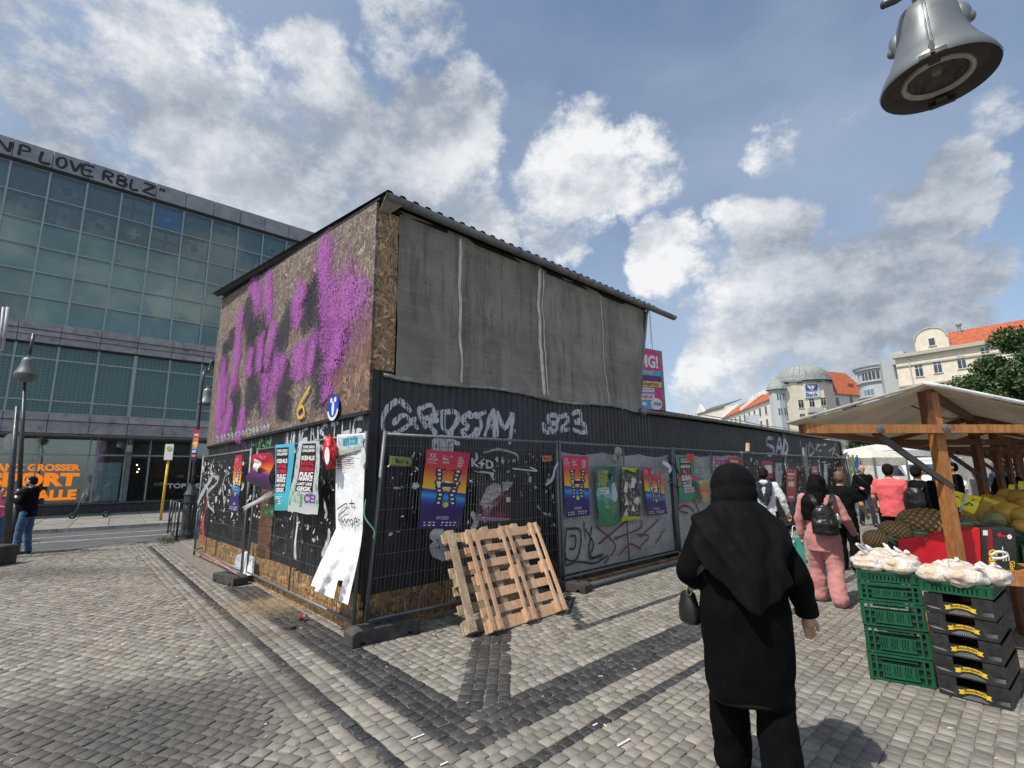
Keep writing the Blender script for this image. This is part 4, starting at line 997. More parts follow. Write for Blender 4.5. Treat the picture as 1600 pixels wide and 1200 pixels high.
# left side
pf, pm, pc = G(303, 870), G(377, 897, .1), WL.p(-.14, 0, .17)
WLo = lambda u, n: WL.p(u, 0, n)
bL = [pc, Vector((pm.x+.10, pm.y-.02, 0)), Vector((pm.x-.04, pm.y+.08, 0)), Vector((pf.x, pf.y, 0))]
fL0 = fence('wire fence panel hung with the long white banner and tattered posters', bL[0], bL[1], 2.02, (.012, 0, 0), lean0=(.02, .02), midpost=True)
fL1 = fence('far left wire fence panel with torn paper, next to the thick lamp post', bL[2], bL[3], 2.02, (.0, .0, 0))
fL2 = fence('short fence panel turning the far corner of the tall shed', bL[3]+Vector((-.02, .03, 0)), bL[3]+Vector((-.35, 2.6, 0)), 2.02, (.0, .0, 0), wires=False)
def foot(label, c, ux, Lh=.36, wd=.115, h=.125, notch=True):
    c = Vector(c); u_ = Vector(ux).normalized(); n_ = Vector((u_.y, -u_.x, 0))
    root = thing('rubber_weight', label, 'fence foot', (c.x, c.y, 0), 'rubber fence feet')
    pr = [(-Lh, 0), (-Lh+.09, 0), (-Lh+.09, .035), (-Lh+.14, .035), (-Lh+.14, 0), (Lh-.14, 0), (Lh-.14, .035), (Lh-.09, .035), (Lh-.09, 0), (Lh, 0), (Lh, h-.03), (Lh-.05, h), (-Lh+.05, h), (-Lh, h-.03)]
    mb = MB(); mb.poly([c+u_*a+n_*(-wd)+Vector((0, 0, z)) for a, z in pr], n_*(2*wd))
    o = mb.build('rubber_block', M_RUBB, root)
    bv = o.modifiers.new('b', 'BEVEL'); bv.width = .012; bv.segments = 2; bv.limit_method = 'ANGLE'
    for a in (-.06, .06, .2): 
        mb = MB(); mb.lathe([(.0, h+.001), (.028, h+.001), (.028, h+.006), (.0, h+.006)], c+u_*a, n=12); mb.build('peg_hole', M_BLACKTRIM, root)
    return root
b0, b1 = G(552, 1015), G(657, 990)
foot('big black rubber fence foot at the near corner of shed', (b0+b1)/2-Vector(((b1-b0).y, -(b1-b0).x, 0)).normalized()*.13+Vector((0, 0, 0)), b1-b0, Lh=.37, h=.15)
c = G(885, 940); foot('rubber fence foot behind the right edge of the pallets', WR.p(2.95, 0, .38), WR.n*1.0+WR.u*.2, Lh=.36)
b0, b1 = G(344, 905), G(382, 922); foot('rubber fence foot before the plinth of the left gable', bL[1]+Vector((-.2, -.12, 0)), b1-b0+Vector((.2, 0.05, 0)), Lh=.36, h=.14)
foot('rubber fence foot hidden behind the woman in black', WR.p(6.42, 0, .42), WR.n*1.0, Lh=.33)
foot('farthest rubber fence foot, past the woman in pink', WR.p(13.2, 0, .42), WR.n*1.0, Lh=.33)
mb = MB(); mb.tube([WR.p(3.2, .06, .62), WR.p(6.3, .06, .60)], .033, 10); tag(mb.build('loose_pipe', M_GALV, None, True, org=WR.p(3.2, 0, .62)), 'loose grey steel pipe lying along the foot of the tarpaulin fence', 'pipe')
mb = MB(); WR.box(mb, 3.25, 6.35, .0, .075, .38, .46); tag(mb.build('timber_beam', M_PLY, None, org=WR.p(3.25, 0, .4)), 'brown squared timber lying between fence and loose pipe', 'timber')
mb = MB(); WR.box(mb, 6.05, 6.3, .0, .17, .52, .66); tag(mb.build('orange_block', M('orange_brown_block', (.45, .16, .05), .7), None, org=WR.p(6.1, 0, .6)), 'small orange brown block at the end of the loose pipe', 'block')

# tarpaulins tied to the fence
mt, nt, b = newmat('grey_tarpaulin'); t = NT(nt); p = t.coord()
base = t.mix(t.rng(t.noise(p, 1.8, 7, .65, .5), .3, .7), (.34, .34, .335), (.52, .52, .51))
base = t.mix(t.rng(t.noise(p, 20, 6, .75, 0, (1, 1, .12)), .55, .75, 0, .45), base, (.08, .075, .075))
base = t.mix(t.rng(t.noise(p, 30, 5, .8), .66, .70, 0, .7), base, (.55, .54, .53)); t.l(base, b.inputs['Base Color']); b.inputs['Roughness'].default_value = .5
t.l(t.bump(t.noise(p, 4, 6, .6, 1.2, (1, 1, 2)), .6, .02), b.inputs['Normal']); M_TARP = mt
def tarp(label, u0, u1, z0, z1, n, sagz=.05):
    V = []; F = []; nx, nz = 60, 36
    for j in range(nz+1):
        for i in range(nx+1):
            u = u0+(u1-u0)*i/nx; top = z1-sagz*abs(math.sin(i/nx*9.4))-.02*noise.noise(Vector((i*.3, 0, 2)))
            z = z0+(top-z0)*j/nz; V.append(WR.p(u, z, n+.012*noise.noise(Vector((u*3, z*2, 1)))+.006*noise.noise(Vector((u*9, z*7, 3)))))
    for j in range(nz):
        for i in range(nx): k_ = j*(nx+1)+i; F.append((k_, k_+1, k_+nx+2, k_+nx+1))
    o = mk('tarpaulin', V, F, M_TARP, None, True, org=WR.p(u0, 0, n)); tag(o, label, 'tarpaulin'); return o
t1 = tarp('grey tarpaulin with black and red scrawls on second fence panel', 2.98, 6.33, .17, 1.97, .275)
t2 = tarp('grey tarpaulin on the third fence panel beside the woman in black', 6.50, 9.0, .14, 2.0, .285)
t3 = tarp('pale tarpaulin end piece left of the person in white', 9.02, 9.84, .14, 2.02, .275, .02)
M_SPB = mat_spray('black_spray', (.015, .015, .017), 1.1, .55, 55); M_SPR = mat_spray('dark_red_spray', (.22, .012, .03), .8, .7, 60)
M_SPW = mat_spray('white_spray', (.55, .57, .59), 1.25, .7, 45); M_SPP = mat_wash('purple_spray', (.40, .11, .41), .56)
M_SPK = mat_wash('black_wide_spray', (.03, .03, .042), .70); M_SPY = mat_spray('ochre_spray', (.62, .38, .06), 1.3, .5, 50)
M_SPPALE = mat_spray('pale_blue_spray', (.45, .52, .55), .9, .6, 60); M_SPDR = mat_spray('faded_red_spray', (.12, .015, .02), .6, .7, 50)
M_SPG = mat_spray('green_spray', (.10, .38, .16), .8, .7, 50); M_SPPD = mat_wash('dull_purple_spray', (.15, .05, .15), .45)
def px2(fr, pts, n): return [fr.uz(x, y, n) for x, y in pts]
def spray(fr, strokes_px, width, mat, parent, name, n=.3, sf=None):
    st = [px2(fr, s_, n) for s_ in strokes_px]
    f = sf or (lambda u, z, i: fr.p(u, z, n+.0006*(i % 7)))
    V, F, UV = ribbons(st, width, f, .03, 4); o = mk(name, V, F, mat, parent, uvs=UV); return o
tf = lambda n: (lambda u, z, i: WR.p(u, z, n+.018+.0006*(i % 5)))
S = [[(862, 880), (853, 855), (862, 830), (880, 850), (884, 880), (872, 886), (862, 880)], [(886, 824), (884, 870), (903, 872), (908, 830), (886, 826)], [(891, 838), (900, 838), (899, 856), (891, 858)],
     [(915, 826), (928, 850), (922, 872), (942, 868)], [(925, 822), (922, 868), (943, 866)], [(884, 884), (905, 878), (930, 880), (950, 868)]]
spray(WR, S, .045, M_SPB, t1, 'sprayed_scrawl', .3, tf(.275))
S = [[(913, 815), (916, 845)], [(932, 822), (962, 850), (955, 870)], [(936, 850), (975, 818), (985, 812)], [(960, 842), (1000, 826), (1002, 812)], [(1000, 840), (1030, 812)], [(995, 835), (1015, 838), (1000, 855)], [(1025, 850), (1040, 826)], [(968, 868), (985, 850), (1002, 858)], [(945, 880), (952, 872), (948, 868)]]
spray(WR, S, .05, M_SPR, t1, 'sprayed_scrawl', .3, tf(.275))
S = [[(1056, 800), (1070, 790), (1085, 800), (1080, 820)], [(1066, 768), (1060, 795), (1075, 802)], [(1083, 780), (1092, 800), (1086, 815)]]
spray(WR, S, .06, M_SPR, t2, 'sprayed_scrawl', .3, tf(.285))

# ---------------------------------------------------------------- graffiti on the walls
def cwall(u, z, i): return WR.p(u, z, corr(u, .115, .02)+.0015+.0005*(i % 6))
def cwall2(u, z, i): return WR.p(u, z, corr(u, .088, .018)+.0015+.0005*(i % 6))
def cwallL(u, z, i): return WL.p(u, z, corr(u, .115, .02)+.0015+.0005*(i % 6))
def owall(u, z, i): return WL.p(u, z, .0495+.0006*(i % 9))
# S P E D  E T A M . and 923
Z5 = lambda x, y: (560+x/2.857, 600+y/2.857)
def z5(L): return [Z5(*p_) for p_ in L]
S = [z5([(235, 125), (180, 75), (120, 120), (105, 190), (135, 225), (200, 200), (255, 150)]), z5([(150, 180), (200, 140), (255, 190), (265, 205)]),
     z5([(262, 110), (300, 200)]), z5([(262, 115), (320, 95), (335, 135), (285, 160)]), z5([(345, 130), (318, 180), (345, 225)]), z5([(318, 165), (355, 160)]), z5([(320, 130), (360, 128)]),
     z5([(375, 130), (378, 200), (420, 225)]), z5([(365, 128), (430, 125), (440, 160), (395, 238)]), z5([(500, 125), (460, 160), (490, 190), (450, 215)]), z5([(455, 210), (490, 240), (530, 195)]), z5([(490, 150), (535, 130)]),
     z5([(535, 130), (545, 190), (520, 235)]), z5([(520, 150), (570, 120)]), z5([(560, 235), (600, 115), (605, 240)]), z5([(572, 195), (612, 185)]), z5([(620, 120), (615, 235)]), z5([(620, 125), (650, 200), (685, 130), (672, 270)]), z5([(692, 210), (700, 212)])]
spray(WR, S, .11, M_SPW, shed, 'sprayed_tag', 0, cwall)
Z7 = lambda L: [(820+x/3.75, 620+y/3.75) for x, y in L]
S = [Z7([(105, 150), (120, 210), (160, 190), (135, 185)]), Z7([(190, 110), (140, 110), (140, 150), (185, 150), (190, 100), (180, 195), (150, 205)]), Z7([(205, 125), (235, 105), (250, 140), (205, 195), (260, 190)]), Z7([(270, 105), (315, 85), (325, 130), (290, 150), (345, 160), (345, 210), (275, 190)]), Z7([(363, 210), (368, 213)])]
spray(WR, S, .125, M_SPW, shed, 'sprayed_tag', 0, cwall)
S = [Z7([(430, 110), (450, 250)]), Z7([(425, 200), (490, 160)]), Z7([(440, 125), (520, 150), (570, 140), (605, 200)]), Z7([(515, 160), (545, 215), (510, 260)]), Z7([(850, 150), (855, 260)]), Z7([(830, 180), (880, 170), (880, 240)])]
spray(WR, S, .07, M_SPDR, shed, 'sprayed_tag', 0, cwall)
Z6 = lambda L: [(1040+x/5.333, 640+y/5.333) for x, y in L]
S = [Z6([(900, 240), (845, 240), (845, 295), (900, 320), (885, 375), (845, 375)]), Z6([(915, 380), (945, 235), (960, 380)]), Z6([(920, 320), (960, 315)]), Z6([(970, 250), (965, 370), (1000, 340), (1000, 290), (970, 250)])]
spray(WR, S, .20, M_SPW, lshed, 'sprayed_tag', 0, lambda u, z, i: WR.p(u, z, (.0635 if 13.86 < u < 14.23 else (.0425 if u > 14 else corr(u, .088, .018)+.002))+.0005*(i % 6)))
S = [Z6([(1110, 250), (1135, 360), (1150, 380)]), Z6([(1165, 290), (1160, 385)]), Z6([(1190, 270), (1185, 380), (1230, 340), (1190, 275)]), Z6([(1265, 280), (1245, 340), (1290, 340)]), Z6([(1250, 300), (1330, 290)]), Z6([(1350, 350), (1400, 320), (1380, 380)]), Z6([(1410, 280), (1400, 310)]), Z6([(1480, 290), (1460, 390), (1410, 370)])]
spray(WR, S, .13, M_SPW, lshed, 'sprayed_tag', 0, lambda u, z, i: WR.p(u, z, .02+corr(u, .088, .018)+.0015+.0005*(i % 6)))
# big soft purple and black painting on the gable (from the photograph, image scaled 2.928)
Z4 = lambda L: [(320+x/2.928, 290+y/2.928) for x, y in L]
SB = [Z4([(205, 490), (200, 620), (235, 820)]), Z4([(265, 560), (262, 700), (215, 880), (200, 1080)]), Z4([(400, 520), (370, 640), (300, 860), (255, 900)]), Z4([(510, 380), (490, 520), (430, 640)]), Z4([(512, 400), (520, 620), (530, 800), (525, 1060)]), Z4([(125, 650), (115, 760)]), Z4([(120, 930), (150, 1010), (120, 1120)]), Z4([(400, 820), (350, 960), (320, 1000)]), Z4([(240, 900), (280, 1010)]), Z4([(480, 440), (470, 590)]), Z4([(380, 950), (360, 1080)]), Z4([(98, 700), (80, 900)]), Z4([(230, 560), (225, 700)])]
spray(WL, SB, 1.1, M_SPK, shed, 'sprayed_painting', .05, lambda u, z, i: WL.p(max(u, -.02), z, .050+.0012*(i % 9)))
def ext(L, f=.16):
    L = [tuple(map(float, p_)) for p_ in L]; a, b_, c, d = L[0], L[1], L[-2], L[-1]; return [(a[0]+(a[0]-b_[0])*f, a[1]+(a[1]-b_[1])*f)]+L+[(d[0]+(d[0]-c[0])*f*1.6, d[1]+(d[1]-c[1])*f*1.6)]
SP = [Z4([(555, 230), (545, 400), (560, 560), (575, 780), (545, 900)]), Z4([(295, 390), (290, 480), (300, 600)]), Z4([(455, 450), (425, 560), (440, 620)]), Z4([(215, 440), (245, 520), (240, 600)]), Z4([(165, 560), (160, 660), (150, 780), (135, 930)]), Z4([(730, 400), (700, 480), (620, 560), (560, 640)]), Z4([(440, 720), (430, 830), (420, 890)]), Z4([(350, 760), (330, 860), (270, 950)]), Z4([(95, 800), (70, 1000), (70, 1130)]), Z4([(215, 750), (200, 860)]), Z4([(560, 900), (565, 960)]), Z4([(125, 1000), (90, 1120)]), Z4([(260, 690), (250, 830)]), Z4([(178, 1020), (160, 1150)]), Z4([(600, 640), (570, 760)])]
SP = [ext(s_) for s_ in SP]+[Z4([(100, 860), (92, 960), (85, 1060)]), Z4([(330, 620), (300, 740), (285, 860)]), Z4([(620, 620), (600, 760), (585, 860)]), Z4([(505, 640), (495, 760), (470, 880)])]; SB = [ext(s_) for s_ in SB]
spray(WL, SP, [.95, .8, .9, .8, .95, 1.5, 1.0, 1.2, .95, .8, .7, 1.0, .9, .9, 1.5, .9, .7, 1.0, .6], M_SPP, shed, 'sprayed_painting', .05, lambda u, z, i: WL.p(max(u, -.02), z, .0625+.0012*(i % 9)))
spray(WL, SP, [1.5, 1.2, 1.3, 1.2, 1.3, 2.2, 1.5, 1.8, 1.4, 1.1, 1.0, 1.4, 1.3, 1.2, 2.0, 1.8, 1.4, 1.8, 1.4], mat_wash('violet_mist', (.36, .12, .36), .30), shed, 'sprayed_painting', .05, lambda u, z, i: WL.p(max(u, -.02), z, .0488+.00012*i))
S = [Z4([(490, 920), (460, 970), (432, 1030), (440, 1062), (462, 1045), (455, 1010), (435, 1025)])]
spray(WL, S, .075, M_SPY, shed, 'sprayed_number', .05, lambda u, z, i: WL.p(u, z, .077))
# pale scribble along the bottom of the chipboard
sx = []
for k_ in range(15):
    x = 60+k_*16.5; y0 = 1165-k_*3.9
    sx += [Z4([(x, y0+8), (x+6, y0-22), (x+9, y0+5), (x+14, y0-10)]), Z4([(x+2, y0-8), (x+12, y0-14)])] if k_ % 3 else [Z4([(x, y0-18), (x+12, y0-6), (x+2, y0+8)])]
spray(WL, sx, .03, M_SPPALE, shed, 'sprayed_scribble', .05, lambda u, z, i: WL.p(u, z, .079))
# tall white letters on the corrugated strip below
S = []
u_a, _ = WL.uz(450, 672); u_b, _ = WL.uz(570, 650)
S = word('HUENSTHE', u_a, 2.0, u_b, 2.31, .2); spray_v = ribbons(S, .10, cwallL, .03, 4); mk('sprayed_tag', spray_v[0], spray_v[1], M_SPW, shed, uvs=spray_v[2])
S = word('HUNN', WL.uz(395, 690)[0], 2.12, WL.uz(425, 684)[0], 2.3, .2); spray_v = ribbons(S, .05, cwallL, .03, 4); mk('sprayed_tag', spray_v[0], spray_v[1], M_SPG, shed, uvs=spray_v[2])
S = word('VAUHNI', WL.uz(365, 698)[0], 2.08, WL.uz(395, 690)[0], 2.3, .2)+[[(5.6, .5), (5.5, 1.6)], [(5.9, .5), (5.9, 1.7)], [(5.3, .45), (5.3, 1.2)], [(6.2, .6), (6.15, 1.4)], [(6.5, .5), (6.5, 1.9)]]
spray_v = ribbons(S, [.08]*20, cwallL, .04, 4); mk('sprayed_tag', spray_v[0], spray_v[1], M_SPPD, shed, uvs=spray_v[2])
S = [[(4.3+.35*i, .5), (4.33+.35*i, .9+.5*random.random())] for i in range(4)]+[[(1.9+.3*i, .5), (1.93+.3*i, 1.0+.5*random.random())] for i in range(5)]
spray_v = ribbons(S, .10, cwallL, .04, 4); mk('sprayed_wash', spray_v[0], spray_v[1], mat_wash('grey_wash', (.22, .22, .23), .40), shed, uvs=spray_v[2])
# white painted patch behind the first poster
u0, z0 = WR.uz(672, 705); u1, z1 = WR.uz(719, 684)
S = [[(u0+.04, z0-.02), (u0+.05, z1-.08)], [(u0+.11, z0-.02), (u0+.11, z1-.04)], [(u0+.18, z0-.02), (u0+.18, z1-.03)], [(u0+.25, z0-.03), (u0+.25, z1-.04)], [(u0+.32, z0-.03), (u0+.32, z1-.07)], [(u0+.02, z1-.09), ((u0+u1)/2-.05, z1-.01), (u1-.02, z1-.09)]]
spray_v = ribbons(S, .085, cwall, .03, 4); mk('white_paint_patch', spray_v[0], spray_v[1], mat_spray('white_paint', (.62, .62, .6), 1.6, .3, 30), shed, uvs=spray_v[2])
# round blue sticker
q = WL.on(521, 636, .085); mb = MB(); mb.lathe([(0, 0), (.17, 0), (.17, .006), (0, .006)], q, WL.n, 24); st = mb.build('round_sign', M('sign_blue', (.02, .06, .45), .4, bump=0), None, org=q); tag(st, 'round blue sticker with white figure low on the chipboard gable', 'sign')
M_STW = M('sign_white', (.75, .75, .76), .4, bump=0, var=.03)
def disc(c, n_, r, sx_=1, sz=1, lift=.007, k=20, off=(0, 0)):
    u_ = WL.u; return [c+n_*lift+u_*(r*sx_*math.cos(6.2832*i/k)+off[0])+Vector((0, 0, 1))*(r*sz*math.sin(6.2832*i/k)+off[1]) for i in range(k)]
V = []; F = []
for args in ((.05, .8, 1.9, .0075, 14, (0, -.02)), (.035, 1, 1, .0075, 14, (-.06, .09)), (.035, 1, 1, .0075, 14, (.06, .09))):
    r, sx_, sz, lf, k_, of_ = args; P = disc(q, WL.n, r, sx_, sz, lf, k_, of_); F.append(tuple(range(len(V), len(V)+len(P)))); V += P
mk('white_figure', V, F, M_STW, st)
ring = []; F = []; K = 30
for i in range(K+1):
    a = 3.4+2.6*i/K; 
    for r in (.135, .175): ring.append(q+WL.n*.008+WL.u*r*math.cos(a)+Vector((0, 0, 1))*r*math.sin(a))
for i in range(K): F.append((2*i, 2*i+1, 2*i+3, 2*i+2))
mk('white_rim', ring, F, M_STW, st)

# ================================================================ POSTERS
def pm_(name, stops, spots=None, rough=.35):
    mt, nt, b = newmat(name); t = NT(nt); uv = t.n('ShaderNodeUVMap'); sp = t.n('ShaderNodeSeparateXYZ'); t.l(uv.outputs[0], sp.inputs[0])
    v = sp.outputs[1]; u_ = sp.outputs[0]
    f = t.math('ADD', v, t.math('MULTIPLY', t.math('SUBTRACT', u_, .5), .05))
    base = t.ramp(f, stops)
    cr = t.noise(t.coord(), 16, 5, .7, .5); base = t.mix(t.rng(cr, .5, .8, 0, .25), base, (.6, .6, .6)) if False else base
    if spots:
        m_ = t.noise(uv.outputs[0], spots[0], 5, .7, .4); msk = t.rng(v, spots[2], spots[2]+.05); msk2 = t.rng(v, spots[3], spots[3]-.05)
        base = t.mix(t.math('MULTIPLY', t.math('MULTIPLY', t.rng(m_, .5, .62), msk), msk2), base, spots[1])
    t.l(base, b.inputs['Base Color']); b.inputs['Roughness'].default_value = rough
    t.l(t.bump(t.noise(t.coord(), 9, 5, .6, 1), .35, .01), b.inputs['Normal']); return mt
M_XP = pm_('festival_poster_print', [(0, (.035, .02, .12)), (.28, (.03, .02, .14)), (.34, (.02, .10, .42)), (.40, (.05, .33, .62)), (.45, (.03, .06, .35)), (.475, (.04, .03, .22)), (.485, (.80, .52, .03)), (.60, (.78, .32, .03)), (.74, (.62, .06, .05)), (1, (.52, .012, .09))])
M_INKW = M('print_white', (.72, .70, .70), .5, var=.03, bump=0); M_INKD = M('print_dark', (.02, .02, .05), .5, bump=0); M_INKC = M('print_cream', (.7, .62, .5), .5, var=.2, bump=0)
M_INKK = M('print_black', (.012, .012, .012), .45, bump=0); M_INKR = M('print_red', (.55, .01, .04), .5, bump=0); M_INKYG = M('print_lime', (.5, .55, .05), .5, bump=0)
M_INKB = M('print_blue', (.06, .25, .55), .5, bump=0)
def torn_notch(): pass
def xposed(fr, TL, TR, BR, BL, n, label, big=True, ph=0, cut=False):
    q = pxquad(fr, TL, TR, BR, BL, n, wave=.006, ph=ph); V, F, UV = q.grid(8, 14, 0, .006)
    if cut: F = [f for i, f in enumerate(F) if not (i // 8 >= 12 and i % 8 in (4, 5, 6))]
    o = mk('poster', V, F, M_XP, None, True, org=q.p(.5, 0), uvs=UV); tag(o, label, 'poster', 'festival posters of the same print')
    if big:
        q.text('XX', .07, .90, .22, .955, M_INKW, o, .0); q.text('XPOSED', .05, .865, .27, .888, M_INKW, o, .01)
        q.text('Queer Film', .05, .84, .22, .856, M_INKW, o, 0); q.text('Festival Berlin', .05, .82, .27, .834, M_INKW, o, 0)
        q.text('21 — 31', .38, .92, .60, .945, M_INKW, o, 0); q.text('May', .38, .875, .52, .91, M_INKW, o, .01); q.text('2026', .38, .835, .54, .865, M_INKW, o, .01)
        for i in range(7): q.patch((.74, .93-i*.021, .74+random.uniform(.08, .17), .937-i*.021), M_INKW, o, .0018, 'small_print')
    else:
        q.text('XX', .08, .90, .24, .95, M_INKW, o, 0); q.text('XPOSED', .06, .86, .28, .885, M_INKW, o, 0); q.text('21-31', .42, .92, .62, .945, M_INKW, o, 0); q.text('May', .42, .875, .58, .905, M_INKW, o, 0)
    # two stacked towers of little figures
    L1 = []; L2 = []; L3 = []
    rr = random.Random(3)
    for (x, dx) in ((.38, .03), (.72, -.04)):
        for i in range(9):
            y = .30+i*.052; xx = x+dx*(1 if i < 4 else -1)*(i % 3)*.5+(dx*-.6 if i > 4 else 0); w_ = .075+.02*rr.random()
            L1.append([(xx-w_, y), (xx+w_*.8, y-.006), (xx+w_, y+.045), (xx-w_*.9, y+.05)])
            (L2 if i % 2 else L3).append([(xx-w_*.4, y+.01), (xx+w_*.4, y+.012), (xx+w_*.35, y+.038), (xx-w_*.45, y+.036)])
        L1 += [[(x-.10, .745), (x-.02, .735), (x-.06, .775)], [(x+.02, .735), (x+.12, .75), (x+.07, .78)]]
    L1.append([(.33, .53), (.80, .53), (.80, .58), (.33, .585)])
    q.patches(L1, M_INKD, o, .0012); q.patches(L2, M_INKC, o, .002); q.patches(L3, M_INKW, o, .002)
    q.patches([[(.55+.09*math.cos(a/12*6.28), .56+.05*math.sin(a/12*6.28)) for a in range(12)], [(.36+.05*math.cos(a/12*6.28), .57+.03*math.sin(a/12*6.28)) for a in range(12)]], M_INKW, o, .0024)
    q.patches([[(.46+.05*math.cos(a/12*6.28), .565+.035*math.sin(a/12*6.28)) for a in range(12)]], M_INKB, o, .0026)
    q.patches([[(.55+.07*math.cos(a/12*6.28), .30+.035*math.sin(a/12*6.28)) for a in range(12)]], M_INKYG, o, .0016)
    q.text('XPOSED', .36, .115, .66, .155, M_INKW, o, .0)
    for r in (.035, .07):
        for i in range(8):
            if i == 3: continue
            q.patch((.10+i*.1, r, .10+i*.1+rr.uniform(.03, .07), r+.015), M_INKW, o, .0018, 'small_print')
    return o
xposed(WR, (666, 702), (734, 708), (721, 826), (653, 826), .26, 'large festival poster with red top and two towers, left on first fence panel')
xposed(WR, (879, 711), (918, 713), (921.6, 805), (883.4, 809), .37, 'festival poster leftmost on the grey tarpaulin fence panel', ph=1)
xposed(WR, (1004.5, 729), (1032, 734), (1042.7, 803), (1011.5, 806), .37, 'festival poster with torn top at right end of tarpaulin panel', False, 2, cut=True)
xposed(WL, (368, 711.6), (378.3, 710.6), (373, 800), (357, 798), .30, 'narrow looking festival poster on the far left fence panel', False, 3)
xposed(WR, (1307, 729), (1317, 729), (1317, 757), (1307, 757), .33, 'small distant festival poster near far end of low shed', False, 3)
def poster(fr, TL, TR, BR, BL, n, mat, label, cat='poster', wave=.006, tear=.01, ph=0, nx=6, ny=8):
    q = pxquad(fr, TL, TR, BR, BL, n, wave=wave, ph=ph); V, F, UV = q.grid(nx, ny, 0, tear)
    o = mk('poster', V, F, mat, None, True, org=q.p(.5, 0), uvs=UV); tag(o, label, cat); return q, o
M_CAKE = pm_('dark_cake_photo', [(0, (.48, .18, .30)), (.08, (.48, .18, .30)), (.10, (.05, .012, .02)), (1, (.035, .02, .02))])
q, o = poster(WR, (745.5, 753), (800, 753), (797, 813.5), (742.7, 814), .22, M_CAKE, 'dark poster showing white foam over pink dish above the pallets')
q.patches([[(.03, .13), (.12, .5), (.25, .85), (.45, .97), (.62, .95), (.72, .80), (.68, .65), (.45, .5), (.25, .3), (.14, .13)]], M('foam_print', (.42, .38, .35), .5, var=.5, vs=25, bump=0), o)
q.patches([[(.18, .12), (.22, .3), (.42, .48), (.72, .62), (.97, .72), (.97, .12)]], M('plum_print', (.17, .03, .06), .4, var=.3, bump=0), o, .0018); q.patches([[(.2, .12), (.22, .25), (.4, .42), (.6, .5), (.62, .42), (.42, .3), (.36, .12)]], M('pink_print', (.30, .09, .18), .4, bump=0), o, .0022)
q.patch((.86, .48, .97, .6), M_INKC, o, .0026); q.patch([(.75, .72), (1.0, .9), (1.0, 1.0), (.7, 1.0)], M('pale_corner', (.36, .37, .38), .5, bump=0), o, .0024)
q, o = poster(WR, (608, 712), (644, 715), (643, 728.5), (607, 727), .06, M('lime_yellow_paper', (.42, .44, .12), .6, var=.2), 'small yellow sticker with black lettering near the shed corner', 'sticker'); q.text('Bonis', .28, .25, .86, .75, M_INKK, o, .04)
q, o = poster(WR, (733, 713), (776, 718), (775, 740), (734, 736), .06, M_INKK, 'black sticker with white letters right of the large festival poster', 'sticker'); q.text('K+D', .05, .3, .9, .9, M_INKW, o, .04); q.patches([[(.15, .0), (.5, .1), (.95, .05), (.9, -.45), (.75, -.05), (.4, -.05)]], M_INKW, o)
q, o = poster(WR, (847, 712), (862, 711.5), (862, 721), (847, 721.5), .36, M('orange_paper', (.6, .22, .08), .6), 'small orange sticker at top left of the tarpaulin panel', 'sticker'); q.text('Bonis', .15, .3, .85, .75, M_INKK, o, .02)
M_GRN = pm_('green_poster_print', [(0, (.03, .22, .10)), (.4, (.04, .26, .16)), (.5, (.15, .5, .45)), (.6, (.03, .22, .15)), (1, (.02, .15, .09))], (6, (.02, .12, .08), 0, 1))
q, o = poster(WR, (928.7, 729.6), (960.8, 729), (968.4, 818.8), (935, 821.6), .38, M_GRN, 'tall green poster with yellow lettering in clear film on tarpaulin', wave=.012)
M_GOLD = M('print_gold', (.52, .45, .12), .5, bump=0)
for i, s_ in enumerate(('OAM', 'PAZ', 'GREE', 'FES')): q.text(s_, .12, .88-i*.07, .62, .94-i*.07, M_GOLD, o, .03)
q.patch((.1, .53, .65, .64), M_INKW, o); q.text('SAATGREENE', .13, .59, .62, .63, M_GRN, o, .02, .003); q.text('MARKET', .2, .545, .55, .575, M_GRN, o, .02, .003)
q.patches([[(.72, .45), (.80, .70), (.95, .72), (1.0, .5), (.9, .38), (.78, .4)]], M('print_pale_figure', (.5, .55, .55), .5, bump=0), o); q.patches([[(.72+.09*math.cos(a/12*6.28)+.02, .83+.06*math.sin(a/12*6.28)) for a in range(12)]], M_INKK, o, .002); q.text('22', .38, .36, .52, .42, M_GOLD, o, .02); q.text('MAI', .34, .28, .56, .34, M_GOLD, o, .02)
for i in range(4): q.text('MUSIC', .66, .31-i*.035, .92, .333-i*.035, M_GOLD, o, 0)
M_COLL = pm_('collage_print', [(0, (.42, .46, .02)), (.075, (.42, .46, .02)), (.08, (.03, .03, .03)), (1, (.04, .045, .04))], (7, (.42, .42, .40), .08, .9))
q, o = poster(WR, (970.5, 731), (998, 732.4), (1002.3, 811), (971.9, 815.3), .37, M_COLL, 'ragged black and white collage poster with lime edges', tear=.03)
q.patch([(.02, .9), (.3, .97), (.9, .9), (.95, 1.0), (.05, 1.02)], M_INKYG, o); q.text('macul', .08, .91, .92, 1.0, M_INKK, o, .04, .003); q.patches([[(.1, .55), (.2, .75), (.35, .72), (.3, .52)], [(.5, .62), (.6, .82), (.85, .8), (.7, .6)], [(.6, .35), (.8, .45), (.95, .38), (.8, .28)], [(.1, .3), (.25, .42), (.35, .3)], [(.45, .2), (.6, .3), (.7, .15)], [(.05, .1), (.2, .25), (.3, .1)]], M_INKC, o, .002); q.patch((.55, .56, .85, .72), M('print_navy', (.02, .02, .10), .5, bump=0), o, .0024)
M_GRN2 = pm_('green_backing_print', [(0, (.05, .26, .13)), (1, (.03, .22, .11))])
